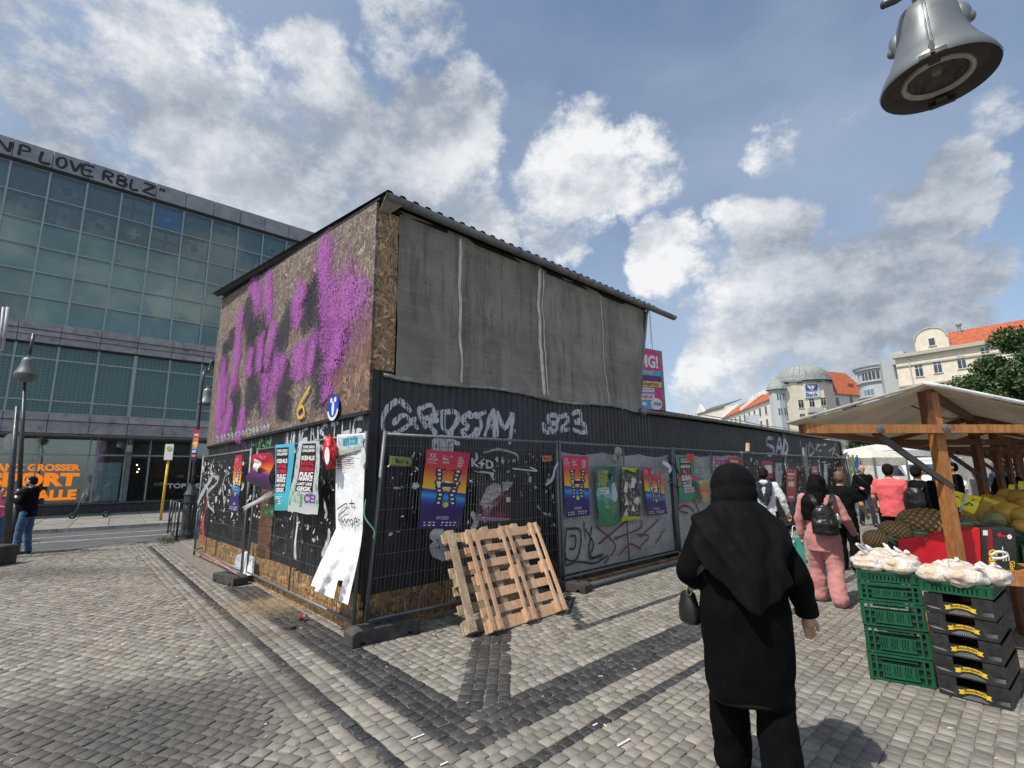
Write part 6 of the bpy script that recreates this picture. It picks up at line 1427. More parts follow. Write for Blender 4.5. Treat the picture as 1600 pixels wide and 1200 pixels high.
# left wing, running away down the street
Lw0, Lw1 = pz(1209, 645, Yb+5), pz(1122, 655, Yb+62); fL_ = Fac(Lw1, Lw0); ze = fL_.uz(1200, 625)[1]
fb2(fL_, 'wall', 0, fL_.L, 0, ze, -12, 0, M_CREAMW, bank); zr = ze+ (pz(1195, 602, Yb+12).z-ze)*1.0
rl = roofslab(fL_, fL_.L*.10, fL_.L-.3, ze, zr, 7, bank)
mb = MB(); mb.poly([fL_.p(-.3, ze, 0), fL_.p(-.3, ze, -14), fL_.p(-.3, zr+1, -7)], fL_.u*4); mb.build('gable', M_CREAMW, bank)
mb = MB(); a_ = fL_.L*.52; mb.poly([fL_.p(a_, ze, .55), fL_.p(a_+1.6, ze, .55), fL_.p(a_+1.6, zr+.7, -7.2), fL_.p(a_, zr+.7, -7.2)], (0, 0, .9)); mb.build('parapet', M_CREAMW, bank)
for i in range(10):
    for j, zz in enumerate((ze-2.6, ze-6.4)):
        u = fL_.L*(.14+.085*i); fr_ = fb2(fL_, 'window', u-1.0, u+1.0, zz-1.4, zz+1.4, -.05, .06, M_WFR, bank); fb2(fL_, 'pane', u-.8, u+.8, zz-1.2, zz+1.2, .02, .07, M_WPANE, fr_)
# oriel with small spire
q0 = fL_.on(1217, 640); c = Vector((q0.x, q0.y, 0)); zo = fL_.uz(1215, 609)[1]
mb = MB(); mb.lathe([(2.0, 0), (2.0, zo)], c, n=8); mb.build('oriel', M_GREYR, bank); mb = MB(); mb.lathe([(2.7, zo), (2.5, zo+.8), (1.6, zo+2.2), (.3, zo+3.4), (.0, zo+4.2)], c, n=10); mb.build('oriel_roof', M_LEAD, bank)
for zz in (zo-2, zo-6):
    for a in (-1.9, -1.1): 
        d_ = Vector((math.cos(a), math.sin(a), 0)); s_ = Vector((-d_.y, d_.x, 0)); mb = MB(); mb.box(c+d_*1.85+Vector((0, 0, zz)), s_*.4, d_*.1, (0, 0, .9)); mb.build('window', M_WPANE, bank)
mb = MB(); mb.lathe([(5, zo-9), (5, zo-4.6), (0, zo-4.5)], fL_.p(fL_.L*.72, 0, -2.6), n=18); mb.build('bay', M_GREYR, bank)
M_WSP = mat_spray('white_roof_spray', (.75, .75, .75), 1.3, .5, 8)
def roof_text(f, sx, x0, y0, x1, y1, root, nback, w_=.35):
    ua, za = f.uz(x0, y0, nback); ub, zb_ = f.uz(x1, y1, nback); h = 1.4
    S = word(sx, ua, 0, ub, 1, .3); V, F, UV = ribbons([[(a, b_*h) for a, b_ in st_] for st_ in S], w_, lambda u, z, i: f.p(u, za+(zb_-za)*((u-ua)/(ub-ua+1e-6))+z, nback+.35-.35*z*1), .5, 3); mk('roof_graffiti', V, F, M_WSP, root, uvs=UV)
roof_text(fR, 'TBKVSE', 1312, 597, 1343, 595, rf, -5.0, .35); roof_text(fL_, 'LNINGAWEN', 1172, 624, 1204, 614, rl, -5.0, .4)
# dark roofed house further left
D0, D1 = pz(1122, 655, Yb+66), pz(1090, 655, Yb+84); fD = Fac(D1, D0); hse = thing('grey_roof_house', 'distant pale house with dark grey roof left of the orange roofs', 'building', fD.p(0, 0))
ze = fD.uz(1110, 641)[1]; fb2(fD, 'wall', 0, fD.L+6, 0, ze, -10, 0, M_CREAMW, hse); roofslab(fD, -1, fD.L+6, ze, pz(1112, 634, Yb+78).z, 7, hse, mat=M('slate_roof', (.10, .105, .11), .7))
mb = MB(); mb.poly([fD.p(-.5, ze, .3), fD.p(7, ze, .3), fD.p(3.3, ze+3.6, .3)], fD.n*-1); mb.build('gable', M_CREAMW, hse)
# rotunda office
Yr = 105.0; c = pz(1385, 640, Yr+6); c = Vector((c.x, c.y, 0)); r0 = 4.5; rot = thing('round_office_building', 'pale grey rounded office building with bands of windows', 'building', c)
def rz(y, n=0): return pz(1378, y, Yr).z
zz = [rz(658), rz(631), rz(618), rz(600), rz(589), rz(573), rz(567)]
M_RGREY = M('light_grey_render', (.42, .45, .46), .8, var=.06, bump=.05)
mb = MB(); mb.lathe([(r0, 0), (r0, rz(571)), (r0+.5, rz(571)), (r0+.6, rz(566)), (r0*.6, rz(562)), (0, rz(561))], c, n=48); mb.build('drum', M_RGREY, rot, False)
mb = MB(); mb.lathe([(r0+.7, rz(567.5)), (r0+.75, rz(566)), (r0+.3, rz(564.8)), (r0*.7, rz(562))], c, n=48); mb.build('roof_rim', M_LEAD, rot)
for (ya, yb, rr, pmat) in ((589, 574, r0+.08, M_WPANE), (613, 602, r0+.08, M_WPANEB), (640, 630, r0+.08, M_WPANEB)):
    zlo, zhi = rz(ya), rz(yb)
    mb = MB(); mb.lathe([(rr+.35, zlo-.35), (rr+.35, zlo-.1), (rr, zlo-.1)], c, n=48); mb.build('string_course', M_RGREY, rot)
    for k_ in range(18):
        a0 = math.pi*1.02+k_*(math.pi*.95/18); 
        if k_ in (3, 4) and ya > 600: continue
        a1 = a0+math.pi*.95/18*.86
        fr_V = []
        for a in (a0, a1):
            for z in (zlo, zhi): fr_V.append(c+Vector((math.cos(a)*rr, math.sin(a)*rr, z)))
        mid_ = (fr_V[0]+fr_V[2])/2; u_ = (fr_V[2]-fr_V[0])/2; mb = MB(); nn = Vector((math.cos((a0+a1)/2), math.sin((a0+a1)/2), 0)); mb.box(mid_+Vector((0, 0, (zhi-zlo)/2)), u_, nn*.06, (0, 0, (zhi-zlo)/2)); w_ = mb.build('window', M_WFR, rot)
        mb = MB(); mb.box(mid_+nn*.07+Vector((0, 0, (zhi-zlo)/2)), u_*.86, nn*.02, (0, 0, (zhi-zlo)/2-.12)); mb.build('pane', pmat, w_)
A, B = pz(1388, 640, Yr-1), pz(1425, 640, Yr-3); fX = Fac(A, B); fb2(fX, 'side_wall', 0, fX.L, 0, fX.uz(1400, 563)[1], -9, 0, M_RGREY, rot)
# big cream house on the right
A, B = pz(1411, 640, Yr-5), pz(1700, 640, Yr-24); fH = Fac(A, B); big = thing('cream_apartment_house', 'large cream apartment house with orange roof and round gable', 'building', A.xy.to_3d())
ze = fH.uz(1450, 552)[1]; fb2(fH, 'wall', 0, fH.L, 0, ze, -12, 0, M_CREAM, big)
fb2(fH, 'cornice', -.4, fH.L, ze-.1, ze+.6, -1, .8, M_CORN, big); zs = fH.uz(1450, 566)[1]; fb2(fH, 'string_course', 0, fH.L, zs-.2, zs+.1, 0, .25, M_CORN, big); zs2 = fH.uz(1450, 599)[1]; fb2(fH, 'string_course', 0, fH.L, zs2-.2, zs2+.15, 0, .3, M_CORN, big)
zr = pz(1530, 502, Yr-5).z+1.5; roofslab(fH, 3, fH.L, ze+.5, ze+4.2, 5, big, over=.4, cut0=3)
u_, _ = fH.uz(1455, 530); zb_ = fH.uz(1455, 545)[1]; P = [fH.p(u_-2.6, ze+.5, .3), fH.p(u_+2.6, ze+.5, .3), fH.p(u_+2.6, zb_+1.6, .3)]+[fH.p(u_+2.3*math.cos(a), zb_+1.9+2.0*math.sin(a), .3) for a in [i/10*math.pi for i in range(11)]]+[fH.p(u_-2.6, zb_+1.6, .3)]
mb = MB(); mb.poly(P, fH.n*-3.0); gb = mb.build('gable', M_CREAM, big); window(Fac(fH.A+fH.n*.34, fH.B+fH.n*.34), big, 1456, 534, 1.1, 1.6, cross=False)
mb = MB(); mb.tube([fH.p(u_+2.6*math.cos(a), zb_+1.9+2.25*math.sin(a), .35) for a in [i/12*math.pi for i in range(13)]], .16, 6); mb.build('gable_trim', M_CORN, gb)
for (x, y) in ((1436, 579), (1465, 573), (1502.5, 566), (1540, 553), (1580, 543), (1432, 612), (1470, 606), (1511, 603), (1560, 598)): window(fH, big, x, y, 1.35, 2.5)
mb = MB(); mb.tube([fH.on(1418, 556, .2), fH.on(1431, 618, .2), fH.on(1434, 650, .2)], .10, 6); mb.build('downpipe', M_GREYR, big)
mb = MB(); uu, zc = fH.uz(1499, 515, -4); mb.tube([fH.p(uu, zc-2, -4), fH.p(uu, zc+.6, -4)], .25, 8); mb.ball(fH.p(uu, zc+1, -4), .5, 8, 6); mb.build('roof_vent', M_LEAD, big)
mb = MB(); fH.box(mb, -1.2, 1.2, ze-1, ze+1.6, -7, -1.5); mb.build('dark_dormer', M_GREYR, big)
# advertising tower with pole
A, B = pz(975, 640, 23.4), pz(1040.5, 640, 25.2); fO = Fac(A, B); bb = thing('billboard_tower', 'concrete slab tower with pink and blue sale advertisement', 'billboard', fO.p(0, 0))
mt_conc = M('concrete', (.24, .23, .22), .85, var=.15, vs=2, dirt=(.14, .13, .12)); ztb = fO.uz(1030, 548)[1]
fb2(fO, 'slab', 0, fO.L, 0, ztb, -.6, 0, mt_conc, bb)
q = pxquad(fO, (972, 540), (1031, 550), (1036, 641), (968, 641), .03, wave=0); V, F, UV = q.grid(1, 1); ad = mk('advertisement', V, F, M('ad_pink', (.60, .03, .17), .5, var=.04, bump=0), bb, uvs=UV)
M_ADB = M('ad_blue', (.06, .36, .55), .5, bump=0); M_ADY = M('ad_yellow', (.65, .5, .03), .5, bump=0); M_ADV = M('ad_violet', (.09, .02, .16), .5, bump=0)
q.text('OMG!', .20, .70, .93, .92, M_INKW, ad, .04, .01); q.patch((0, .575, 1, .66), M_ADB, ad, .006); q.text('RESTSTART', .3, .59, .8, .645, M_ADY, ad, .02, .012); q.patch((0, .48, 1, .57), M_ADV, ad, .006); q.patch((0, .385, 1, .475), M_ADY, ad, .006); q.text('GÜNSTIG', .42, .40, .92, .46, M_ADV, ad, .04, .012)
q.patch((.3, .30, .80, .365), M_INKW, ad, .006); q.text('JEDE WOCHE', .34, .315, .76, .35, M_ADV, ad, .02, .012); q.patch((.2, .17, .80, .26), M_INKW, ad, .006); q.text('5.000 NEUE', .24, .19, .76, .245, M('ad_red', (.6, .03, .05), .5, bump=0), ad, .04, .012); q.patch((.1, .26, .85, .29), M_ADB, ad, .005); q.patch((.1, .02, .72, .16), M_ADB, ad, .005); q.patch((.2, .08, .6, .13), M_INKW, ad, .008)
q.patches([[(.84+.14*math.cos(a/20*6.28), .10+.10*math.sin(a/20*6.28)) for a in range(20)]], M_INKW, ad, .014); q.text('-70%', .74, .07, .96, .13, M_BBLUE, ad, .03, .02)
c = pz(1022, 600, 26); mb = MB(); top = pz(1016.5, 474, 26); mb.tube([(c.x, c.y, 0), (c.x, c.y, top.z)], .05, 6); o = mb.build('flag_pole', M_GALV, None, True, org=(c.x, c.y, 0)); tag(o, 'thin steel pole rising behind the advertising tower', 'pole')

# ================================================================ TREES
def mat_leaf(name, c1, c2):
    mt, nt, b = newmat(name); t = NT(nt); oi = t.n('ShaderNodeNewGeometry'); base = t.mix(oi.outputs['Random Per Island'], c1, c2); t.l(base, b.inputs['Base Color']); b.inputs['Roughness'].default_value = .55
    b.inputs['Subsurface Weight'].default_value = 0; return mt
M_LEAF = mat_leaf('leaf_green', (.022, .052, .014), (.07, .125, .03)); M_BARK = M('bark', (.09, .075, .06), .9, var=.35, vs=8, bump=.6)
def tree(label, c, base_z, r, n, leaf, seed, trunk_h=None, sc=(1, 1, .85), clumps=16, name='broadleaf_tree'):
    c = Vector(c); root = thing(name, label, 'tree', (c.x, c.y, 0)); rn = np.random.default_rng(seed); rr = random.Random(seed)
    cs = []
    for i in range(clumps):
        d = Vector((rr.gauss(0, 1), rr.gauss(0, 1), rr.gauss(0, .8))).normalized()*rr.uniform(.45, .95)
        cs.append((c.x+d.x*r*sc[0], c.y+d.y*r*sc[1], c.z+d.z*r*sc[2], r*rr.uniform(.22, .42)))
    cs.append((c.x, c.y, c.z, r*.55)); cs = np.array(cs); w = cs[:, 3]**2; idx = rn.choice(len(cs), n, p=w/w.sum())
    d = rn.normal(size=(n, 3)); d /= np.linalg.norm(d, axis=1)[:, None]; rad = cs[idx, 3]*(rn.random(n)**.33)*rn.uniform(.8, 1.12, n)
    P = cs[idx, :3]+d*rad[:, None]*np.array([1, 1, .75])
    a = rn.normal(size=(n, 3)); a /= np.linalg.norm(a, axis=1)[:, None]; b_ = np.cross(a, rn.normal(size=(n, 3))); b_ /= np.linalg.norm(b_, axis=1)[:, None]
    s = leaf*rn.uniform(.6, 1.3, n)[:, None]; V = np.stack([P-a*s, P+b_*s*.55, P+a*s, P-b_*s*.55], 1).reshape(-1, 3); F = np.arange(4*n).reshape(-1, 4).tolist()
    o = mk('crown', V, F, M_LEAF, root); o['kind'] = 'stuff'
    mb = MB(); mb.tube([(c.x, c.y, 0), (c.x+.1, c.y, c.z*.35), (c.x, c.y, c.z*.75), (c.x, c.y, c.z)], [r*.10, r*.075, r*.06, r*.03], 8); mb.build('trunk', M_BARK, root, True)
    for i in range(9):
        k_ = cs[i]; mb = MB(); st_ = Vector((c.x, c.y, c.z*rr.uniform(.45, .8))); e_ = Vector(k_[:3]); md = (st_+e_)/2+Vector((0, 0, r*.08)); mb.tube([st_, md, e_], [r*.04, r*.025, r*.01], 5); mb.build('limb', M_BARK, root, True)
    return root
tree('big dark green leafy tree rising behind the stall canopy', pz(1610, 600, 24), 0, 2.6, 42000, .085, 1, clumps=26, sc=(1.05, 1, .95))
tree('small tree in front of the orange roofed wing of bank building', pz(1338, 645, 55), 0, 2.6, 2600, .22, 2, clumps=10)
tree('green trees showing beyond the end of the low shed', pz(1350, 700, 42), 0, 2.6, 6000, .16, 3, clumps=14, sc=(1.5, 1, .9))
tree('tree far behind the tents, right of the other', pz(1392, 707, 60), 0, 3, 2500, .25, 5, clumps=10)

# ================================================================ STREET FURNITURE ON THE LEFT
M_LAMPM = M('dark_lamp_metal', (.07, .075, .075), .4, metal=.5, var=.2); M_LAMPG = M('lamp_shell_grey', (.15, .165, .17), .42, metal=.25, var=.12, vs=3, bump=.05)
def bell(root, c, r, ax=(0, 0, 1), inner=True):
    # hanging bell lantern; c is the centre of its rim
    mb = MB(); H_ = r*2.0
    prof = [(r*1.0, 0), (r*1.02, r*.05), (r*.96, r*.22), (r*.80, r*.52), (r*.66, r*.86), (r*.58, r*1.22), (r*.54, r*1.55), (r*.47, r*1.78), (r*.28, r*1.90), (r*.18, r*1.94), (r*.18, r*2.2), (0, r*2.2)]
    mb.lathe(prof, c, ax, 48); shell = mb.build('bell_shell', M_LAMPG, root, True); shade_auto(shell, 50)
    mb = MB(); mb.lathe([(r*.985, .0), (r*.93, r*.06), (r*.86, r*.16), (r*.80, r*.20), (r*.64, r*.13)], c, ax, 48); mb.build('inner_cone', M('lamp_inner', (.05, .045, .04), .7), root, True)
    mb = MB(); mb.lathe([(r*.64, r*.13), (r*.62, r*.06), (r*.56, r*.06), (r*.52, r*.12)], c, ax, 48); mb.build('ring', M('cast_ring', (.36, .34, .30), .4, metal=.7, var=.2), root, True)
    mb = MB(); mb.lathe([(r*.53, r*.11), (r*.48, r*.28), (r*.34, r*.45), (r*.16, r*.5), (0, r*.5)], c, ax, 32); mb.build('reflector', M('smoked_reflector', (.10, .10, .095), .6, var=.7, vs=22), root)
    if inner:
        mb = MB(); mb.tube([Vector(c)+Vector((0, 0, r*.45)), Vector(c)+Vector((0, 0, r*.2))], r*.09, 10); mb.build('bulb', M('bulb_glass', (.4, .38, .34), .2), root, True)
        mb = MB(); mb.lathe([(0, r*.125), (r*.535, r*.125)], c, ax, 32); mb.build('cover_glass', mat_glass('lantern_glass', (.8, .8, .8), .0, .6, .25), root)
    return root
# near lantern, top right
Ln = at(1466, 128, 2.45); lamp = thing('street_lantern', 'large grey bell shaped street lantern hanging close overhead at top right', 'street lamp', Ln)
LR = .262; bell(lamp, Ln, LR)
rimx = Vector((-Ln.y, Ln.x, 0)).normalized(); tow = -Vector((Ln.x, Ln.y, 0)).normalized()
mb = MB()
for s_ in (-1, 1): 
    d_ = (tow*.98+rimx*.04*s_); mb.tube([Ln+d_*LR*k_+Vector((0, 0, LR*h)) for k_, h in ((.975, .21), (.815, .52), (.675, .86), (.592, 1.22), (.552, 1.55), (.482, 1.78))], .0045, 5)
mb.build('shell_seam', M_LAMPG, lamp, True)
for s_, zz_ in ((1, 1.30), (-1, 1.30)):
    d_ = (rimx*s_+tow*-.1).normalized(); c = Ln+d_*LR*.54+Vector((0, 0, LR*zz_)); mb = MB(); mb.ball(c, LR*.24, 14, 10, (.75, .75, 1.35)); mb.build('side_boss', M_LAMPG, lamp, True)
    mb = MB(); mb.ball(c+d_*LR*.13+Vector((0, 0, -LR*.1)), LR*.10, 12, 8, (1, 1, 1.2)); mb.build('boss_cap', M_LAMPG, lamp, True)
for d_ in (tow, -tow):
    c = Ln+d_*LR*.94+Vector((0, 0, LR*.05)); s_ = Vector((-d_.y, d_.x, 0)); mb = MB(); mb.box(c, s_*LR*.22, d_*LR*.07, (0, 0, LR*.05)); mb.box(c-d_*LR*.12+Vector((0, 0, .0)), s_*LR*.10, d_*LR*.16, (0, 0, LR*.035)); mb.box(c+d_*LR*.06+Vector((0, 0, LR*.12)), s_*LR*.035, d_*LR*.05, (0, 0, LR*.14)); mb.build('latch', M_BLACKTRIM, lamp)
topc = Ln+Vector((0, 0, LR*2.2)); mb = MB(); arm = [topc, topc+Vector((0, 0, .25)), topc+rimx*.2+Vector((0, 0, .7)), topc+rimx*.8+Vector((0, 0, 1.1)), topc+rimx*1.5+Vector((.2, .3, .9)), topc+rimx*1.8+Vector((.3, .4, .2)), topc+rimx*1.8+Vector((.3, .4, -4.4))]
mb.tube(catmull(arm, 5) and [tuple(p_) for p_ in catmull(arm, 5)], .035, 8) if False else None
a0_ = at(1380, 8, 2.42); mb.tube([a0_, at(1400, 0, 2.42), topc+Vector((0, 0, .08)), topc+Vector((0, 0, .3))], .022, 8); mb.tube([topc, topc+Vector((0, 0, .45)), topc+Vector((.25, .05, .75)), topc+Vector((.9, .2, .95)), topc+Vector((1.5, .35, .75)), topc+Vector((1.7, .4, .2)), topc+Vector((1.7, .4, -4.35))], .036, 10)
mb.build('lamp_arm', M_LAMPM, lamp, True)
# two similar lamps across the square
def street_lamp(label, base, headpx, hook, Y):
    base = Vector(base); hc = at(*headpx, Y); root = thing('street_lamp', label, 'street lamp', base, 'bell lanterns on tall posts')
    return root, hc
b1_ = G(14, 866); root, hc = street_lamp('slender bell lantern post at the far left beside standing man', b1_, (41, 583), None, 11.9)
root.location = b1_; ROOT[root.name] = b1_
bell(root, Vector((hc.x, hc.y, hc.z-.05)), .23, inner=False)
mb = MB(); mb.tube([b1_, b1_+Vector((0, 0, 1.3))], .09, 12); mb.tube([b1_+Vector((0, 0, 1.3)), b1_+Vector((0, 0, 1.45))], [.09, .05], 12); mb.tube([b1_+Vector((0, 0, 1.4)), Vector((hc.x, hc.y, hc.z-.25))], [.05, .032], 10); mb.tube([Vector((hc.x, hc.y, hc.z+.4)), Vector((hc.x+.02, hc.y, hc.z+1.0))], .035, 8); mb.build('post', M_LAMPM, root, True)
mb = MB(); mb.lathe([(.0, 0), (.1, .02), (.19, .09), (.23, .20), (.23, .21)], Vector((hc.x, hc.y, hc.z-.25)), n=24); mb.build('lower_bowl', M('bowl_glass', (.13, .14, .12), .2), root, True)
b2_ = G(292, 842); hc2 = at(323, 632, 15.0); root = thing('street_lamp', 'thick based lamp post with curved hook beside the gable', 'street lamp', b2_, 'bell lanterns on tall posts')
bell(root, hc2, .26, inner=False)
pt_ = at(312, 650, 14.6); mb = MB(); mb.lathe([(.22, 0), (.20, .15), (.17, .25), (.17, 1.15), (.19, 1.2), (.15, 1.28), (.10, 1.4), (.08, 1.45)], b2_, n=16); mb.build('base', M_LAMPM, root)
hook = [b2_+Vector((0, 0, 1.4)), Vector((b2_.x+.0, b2_.y, 3.1)), Vector((b2_.x, b2_.y, 4.6)), at(326, 580, 14.7), at(331, 564, 14.8), at(335, 572, 14.9), at(334, 600, 15.0), hc2+Vector((0, 0, .5))]
mb = MB(); mb.tube([tuple(p_) for p_ in catmull(hook, 5)], .04, 8); mb.build('post', M_LAMPM, root, True)
q = Quad(b2_+Vector((-.04, -.10, 3.0)), b2_+Vector((.12, -.10, 3.0)), b2_+Vector((.08, -.10, 2.1)), b2_+Vector((-.06, -.10, 2.1)), (0, -1, 0), wave=.004)
V, F, UV = q.grid(3, 8); ps = mk('pole_poster', V, F, M_XP, None, True, org=q.p(.5, 0), uvs=UV); tag(ps, 'narrow red sticker wrapped round the thick based lamp post', 'poster')
for i in range(6): q.patch((.15, .15+i*.13, .85, .22+i*.13), M_INKW if i % 2 else M_ORANGE, ps, .003)
# second post with round disc at left edge
b3_ = G(8, 872); mb = MB(); mb.tube([b3_, at(27, 635, b3_.y)], [.075, .04], 10); o = mb.build('sign_post', M_LAMPM, None, True, org=b3_); tag(o, 'dark post with grey round sign back at the left edge', 'sign post')
mb = MB(); c = at(18, 690, b3_.y+.1); mb.lathe([(0, 0), (.19, 0), (.19, .01), (0, .012)], c, (0, -1, .0), 24); mb.build('round_plate', M_GALV, o)
mb = MB(); mb.tube([at(4, 548, 10.8), at(12, 480, 10.8)], .028, 8); mb.tube([at(-3, 560, 10.8), at(5, 480, 10.8)], .022, 8); mb.tube([at(-20, 872, 10.8), at(-2, 545, 10.8)], .03, 8); o = mb.build('tall_pole', M('pale_pole', (.4, .4, .4), .5), None, True, org=G(2, 880)); tag(o, 'pale tall pole with round cap cut by the left picture edge', 'pole')
mb = MB(); c = G(-18, 884); mb.box((c.x, c.y, .19), (.28, 0, 0), (0, .28, 0), (0, 0, .19)); o = mb.build('concrete_block', M_RUBB, None, org=(c.x, c.y, 0)); tag(o, 'low dark concrete block at left picture edge before the man', 'block'); bv = o.modifiers.new('b', 'BEVEL'); bv.width = .02
# bus stop pole
bz = G(250, 818); t_ = at(262, 720, bz.y); mb = MB(); mb.tube([bz, (bz.x+.05, bz.y, 2.35)], .045, 8); o = mb.build('bus_stop_post', M('yellow_paint', (.65, .42, .02), .5), None, True, org=bz); tag(o, 'yellow bus stop post with small white flag sign', 'bus stop')
mb = MB(); mb.box((bz.x+.08, bz.y-.06, 2.65), (.14, .03, 0), (-.005, .02, 0), (0, 0, .30)); sg = mb.build('stop_flag', M_INKW, o); mb = MB(); mb.lathe([(0, 0), (.085, 0), (.085, .006), (0, .006)], (bz.x+.085, bz.y-.085, 2.78), (.15, -1, 0), 16); mb.build('green_disc', M('sign_green', (.35, .42, .05), .5), sg)
# railing round the lamp post
rl_ = [G(262, 833), G(275, 846), G(306, 841), G(318, 830)]
root = thing('guard_railing', 'dark steel guard railing around the thick lamp post base', 'railing', rl_[0])
for i, (a, b_) in enumerate(zip(rl_, rl_[1:])):
    for s_ in (a, b_): mb = MB(); mb.tube([s_, s_+Vector((0, 0, 1.0))], .025, 6); mb.build('post', M_LAMPM, root, True)
    for z in (.12, .98): mb = MB(); mb.tube([a+Vector((0, 0, z)), b_+Vector((0, 0, z))], .022, 6); mb.build('rail', M_LAMPM, root, True)
    if i != 1: mb = MB(); mb.tube([tuple(x) for x in catmull([a+Vector((0, 0, .12)), a*.75+b_*.25+Vector((0, 0, .5)), a*.3+b_*.7+Vector((0, 0, .85)), b_+Vector((0, 0, .97))], 4)], .016, 6); mb.build('curved_bar', M_LAMPM, root, True)
    for k_ in range(1, 3): p_ = a+(b_-a)*k_/3; mb = MB(); mb.tube([p_+Vector((0, 0, .12)), p_+Vector((0, 0, .98))], .013, 6); mb.build('bar', M_LAMPM, root, True)
# weeds at the railing
mb = MB(); r = random.Random(3)
for i in range(500):
    c = G(262+r.gauss(0, 8), 845+r.gauss(0, 2.5)); d_ = Vector((r.gauss(0, .5), r.gauss(0, .5), 1)).normalized(); s_ = Vector((d_.y, -d_.x, .1)).normalized()*.006; h = r.uniform(.04, .14); k_ = len(mb.V); mb.V += [tuple(c-s_), tuple(c+s_), tuple(c+d_*h)]; mb.F.append((k_, k_+1, k_+2))
tag(mb.build('grass_tuft', M_LEAF, None), 'weeds growing at the foot of the guard railing', 'weeds', kind='stuff')
# e-scooter
sc0 = G(112, 815); sd_ = KD; root = thing('electric_scooter', 'dark green electric scooter parked against the store plinth', 'scooter', sc0); M_SCG = M('scooter_green', (.02, .10, .06), .4); M_TY = M('tyre', (.015, .015, .015), .8)
for u in (0, 1.05): mb = MB(); mb.lathe([(.07, -.025), (.12, -.025), (.125, 0), (.12, .025), (.07, .025)], sc0+KD*u+Vector((0, 0, .22)), KN, 18); mb.build('wheel', M_TY, root, True)
mb = MB(); mb.bar(sc0+KD*.18+Vector((0, 0, .24)), sc0+KD*.95+Vector((0, 0, .24)), .16, .05); mb.build('deck', M_SCG, root)
mb = MB(); mb.tube([sc0+Vector((0, 0, .22)), sc0+KD*.12+Vector((0, 0, .5)), sc0+KD*.28+Vector((0, 0, 1.2))], .025, 8); mb.build('steering_stem', M_SCG, root, True)
mb = MB(); h_ = sc0+KD*.28+Vector((0, 0, 1.18)); mb.tube([h_-KN*.24, h_+KN*.24], .018, 8); mb.build('handlebar', M_TY, root, True)

# ================================================================ DISTANT MARKET TRAFFIC
M_TENT = M('tent_white', (.58, .58, .56), .7, var=.06, bump=.1, bs=6); M_VAN = M('van_white', (.62, .63, .63), .3, var=.04, bump=0, coat=.3)
def tent(label, c, w_, ze, za, mat=M_TENT, side=True):
    c = Vector((c.x, c.y, 0)); root = thing('market_tent', label, 'tent', c); mb = MB(); a = R_(20)
    cor = [c+Vector((math.cos(a+i*math.pi/2+.78)*w_*.7, math.sin(a+i*math.pi/2+.78)*w_*.7, ze)) for i in range(4)]; ap = c+Vector((0, 0, za)); apx = [c+(q_-c-Vector((0, 0, ze)))*.12+Vector((0, 0, za-.15)) for q_ in cor]
    k_ = mb.V; mb.add([*cor, *apx, *[q_-Vector((0, 0, .3)) for q_ in cor]], [(i, (i+1) % 4, 4+(i+1) % 4, 4+i) for i in range(4)]+[(4, 5, 6, 7)]+[(8+i, 8+(i+1) % 4, (i+1) % 4, i) for i in range(4)]); mb.build('canopy', mat, root)
    for q_ in cor: mb = MB(); mb.tube([(q_.x, q_.y, 0), (q_.x, q_.y, ze)], .04, 6); mb.build('pole', M_GALV, root)
    if side: mb = MB(); mb.add([Vector((cor[1].x, cor[1].y, .2)), Vector((cor[2].x, cor[2].y, .2)), cor[2], cor[1]], [(0, 1, 2, 3)]); mb.build('side_cloth', mat, root)
    return root
tent('white pointed market tent straight behind the man in red shirt', pz(1378, 700, 27), 4.0, pz(1378, 705, 26).z, pz(1378, 690, 27).z)
tent('cream low tent behind the walking man in black', pz(1352, 700, 20), 1.8, pz(1355, 716, 20).z, pz(1355, 712, 20).z+.5, M('tent_cream', (.6, .56, .46), .7))
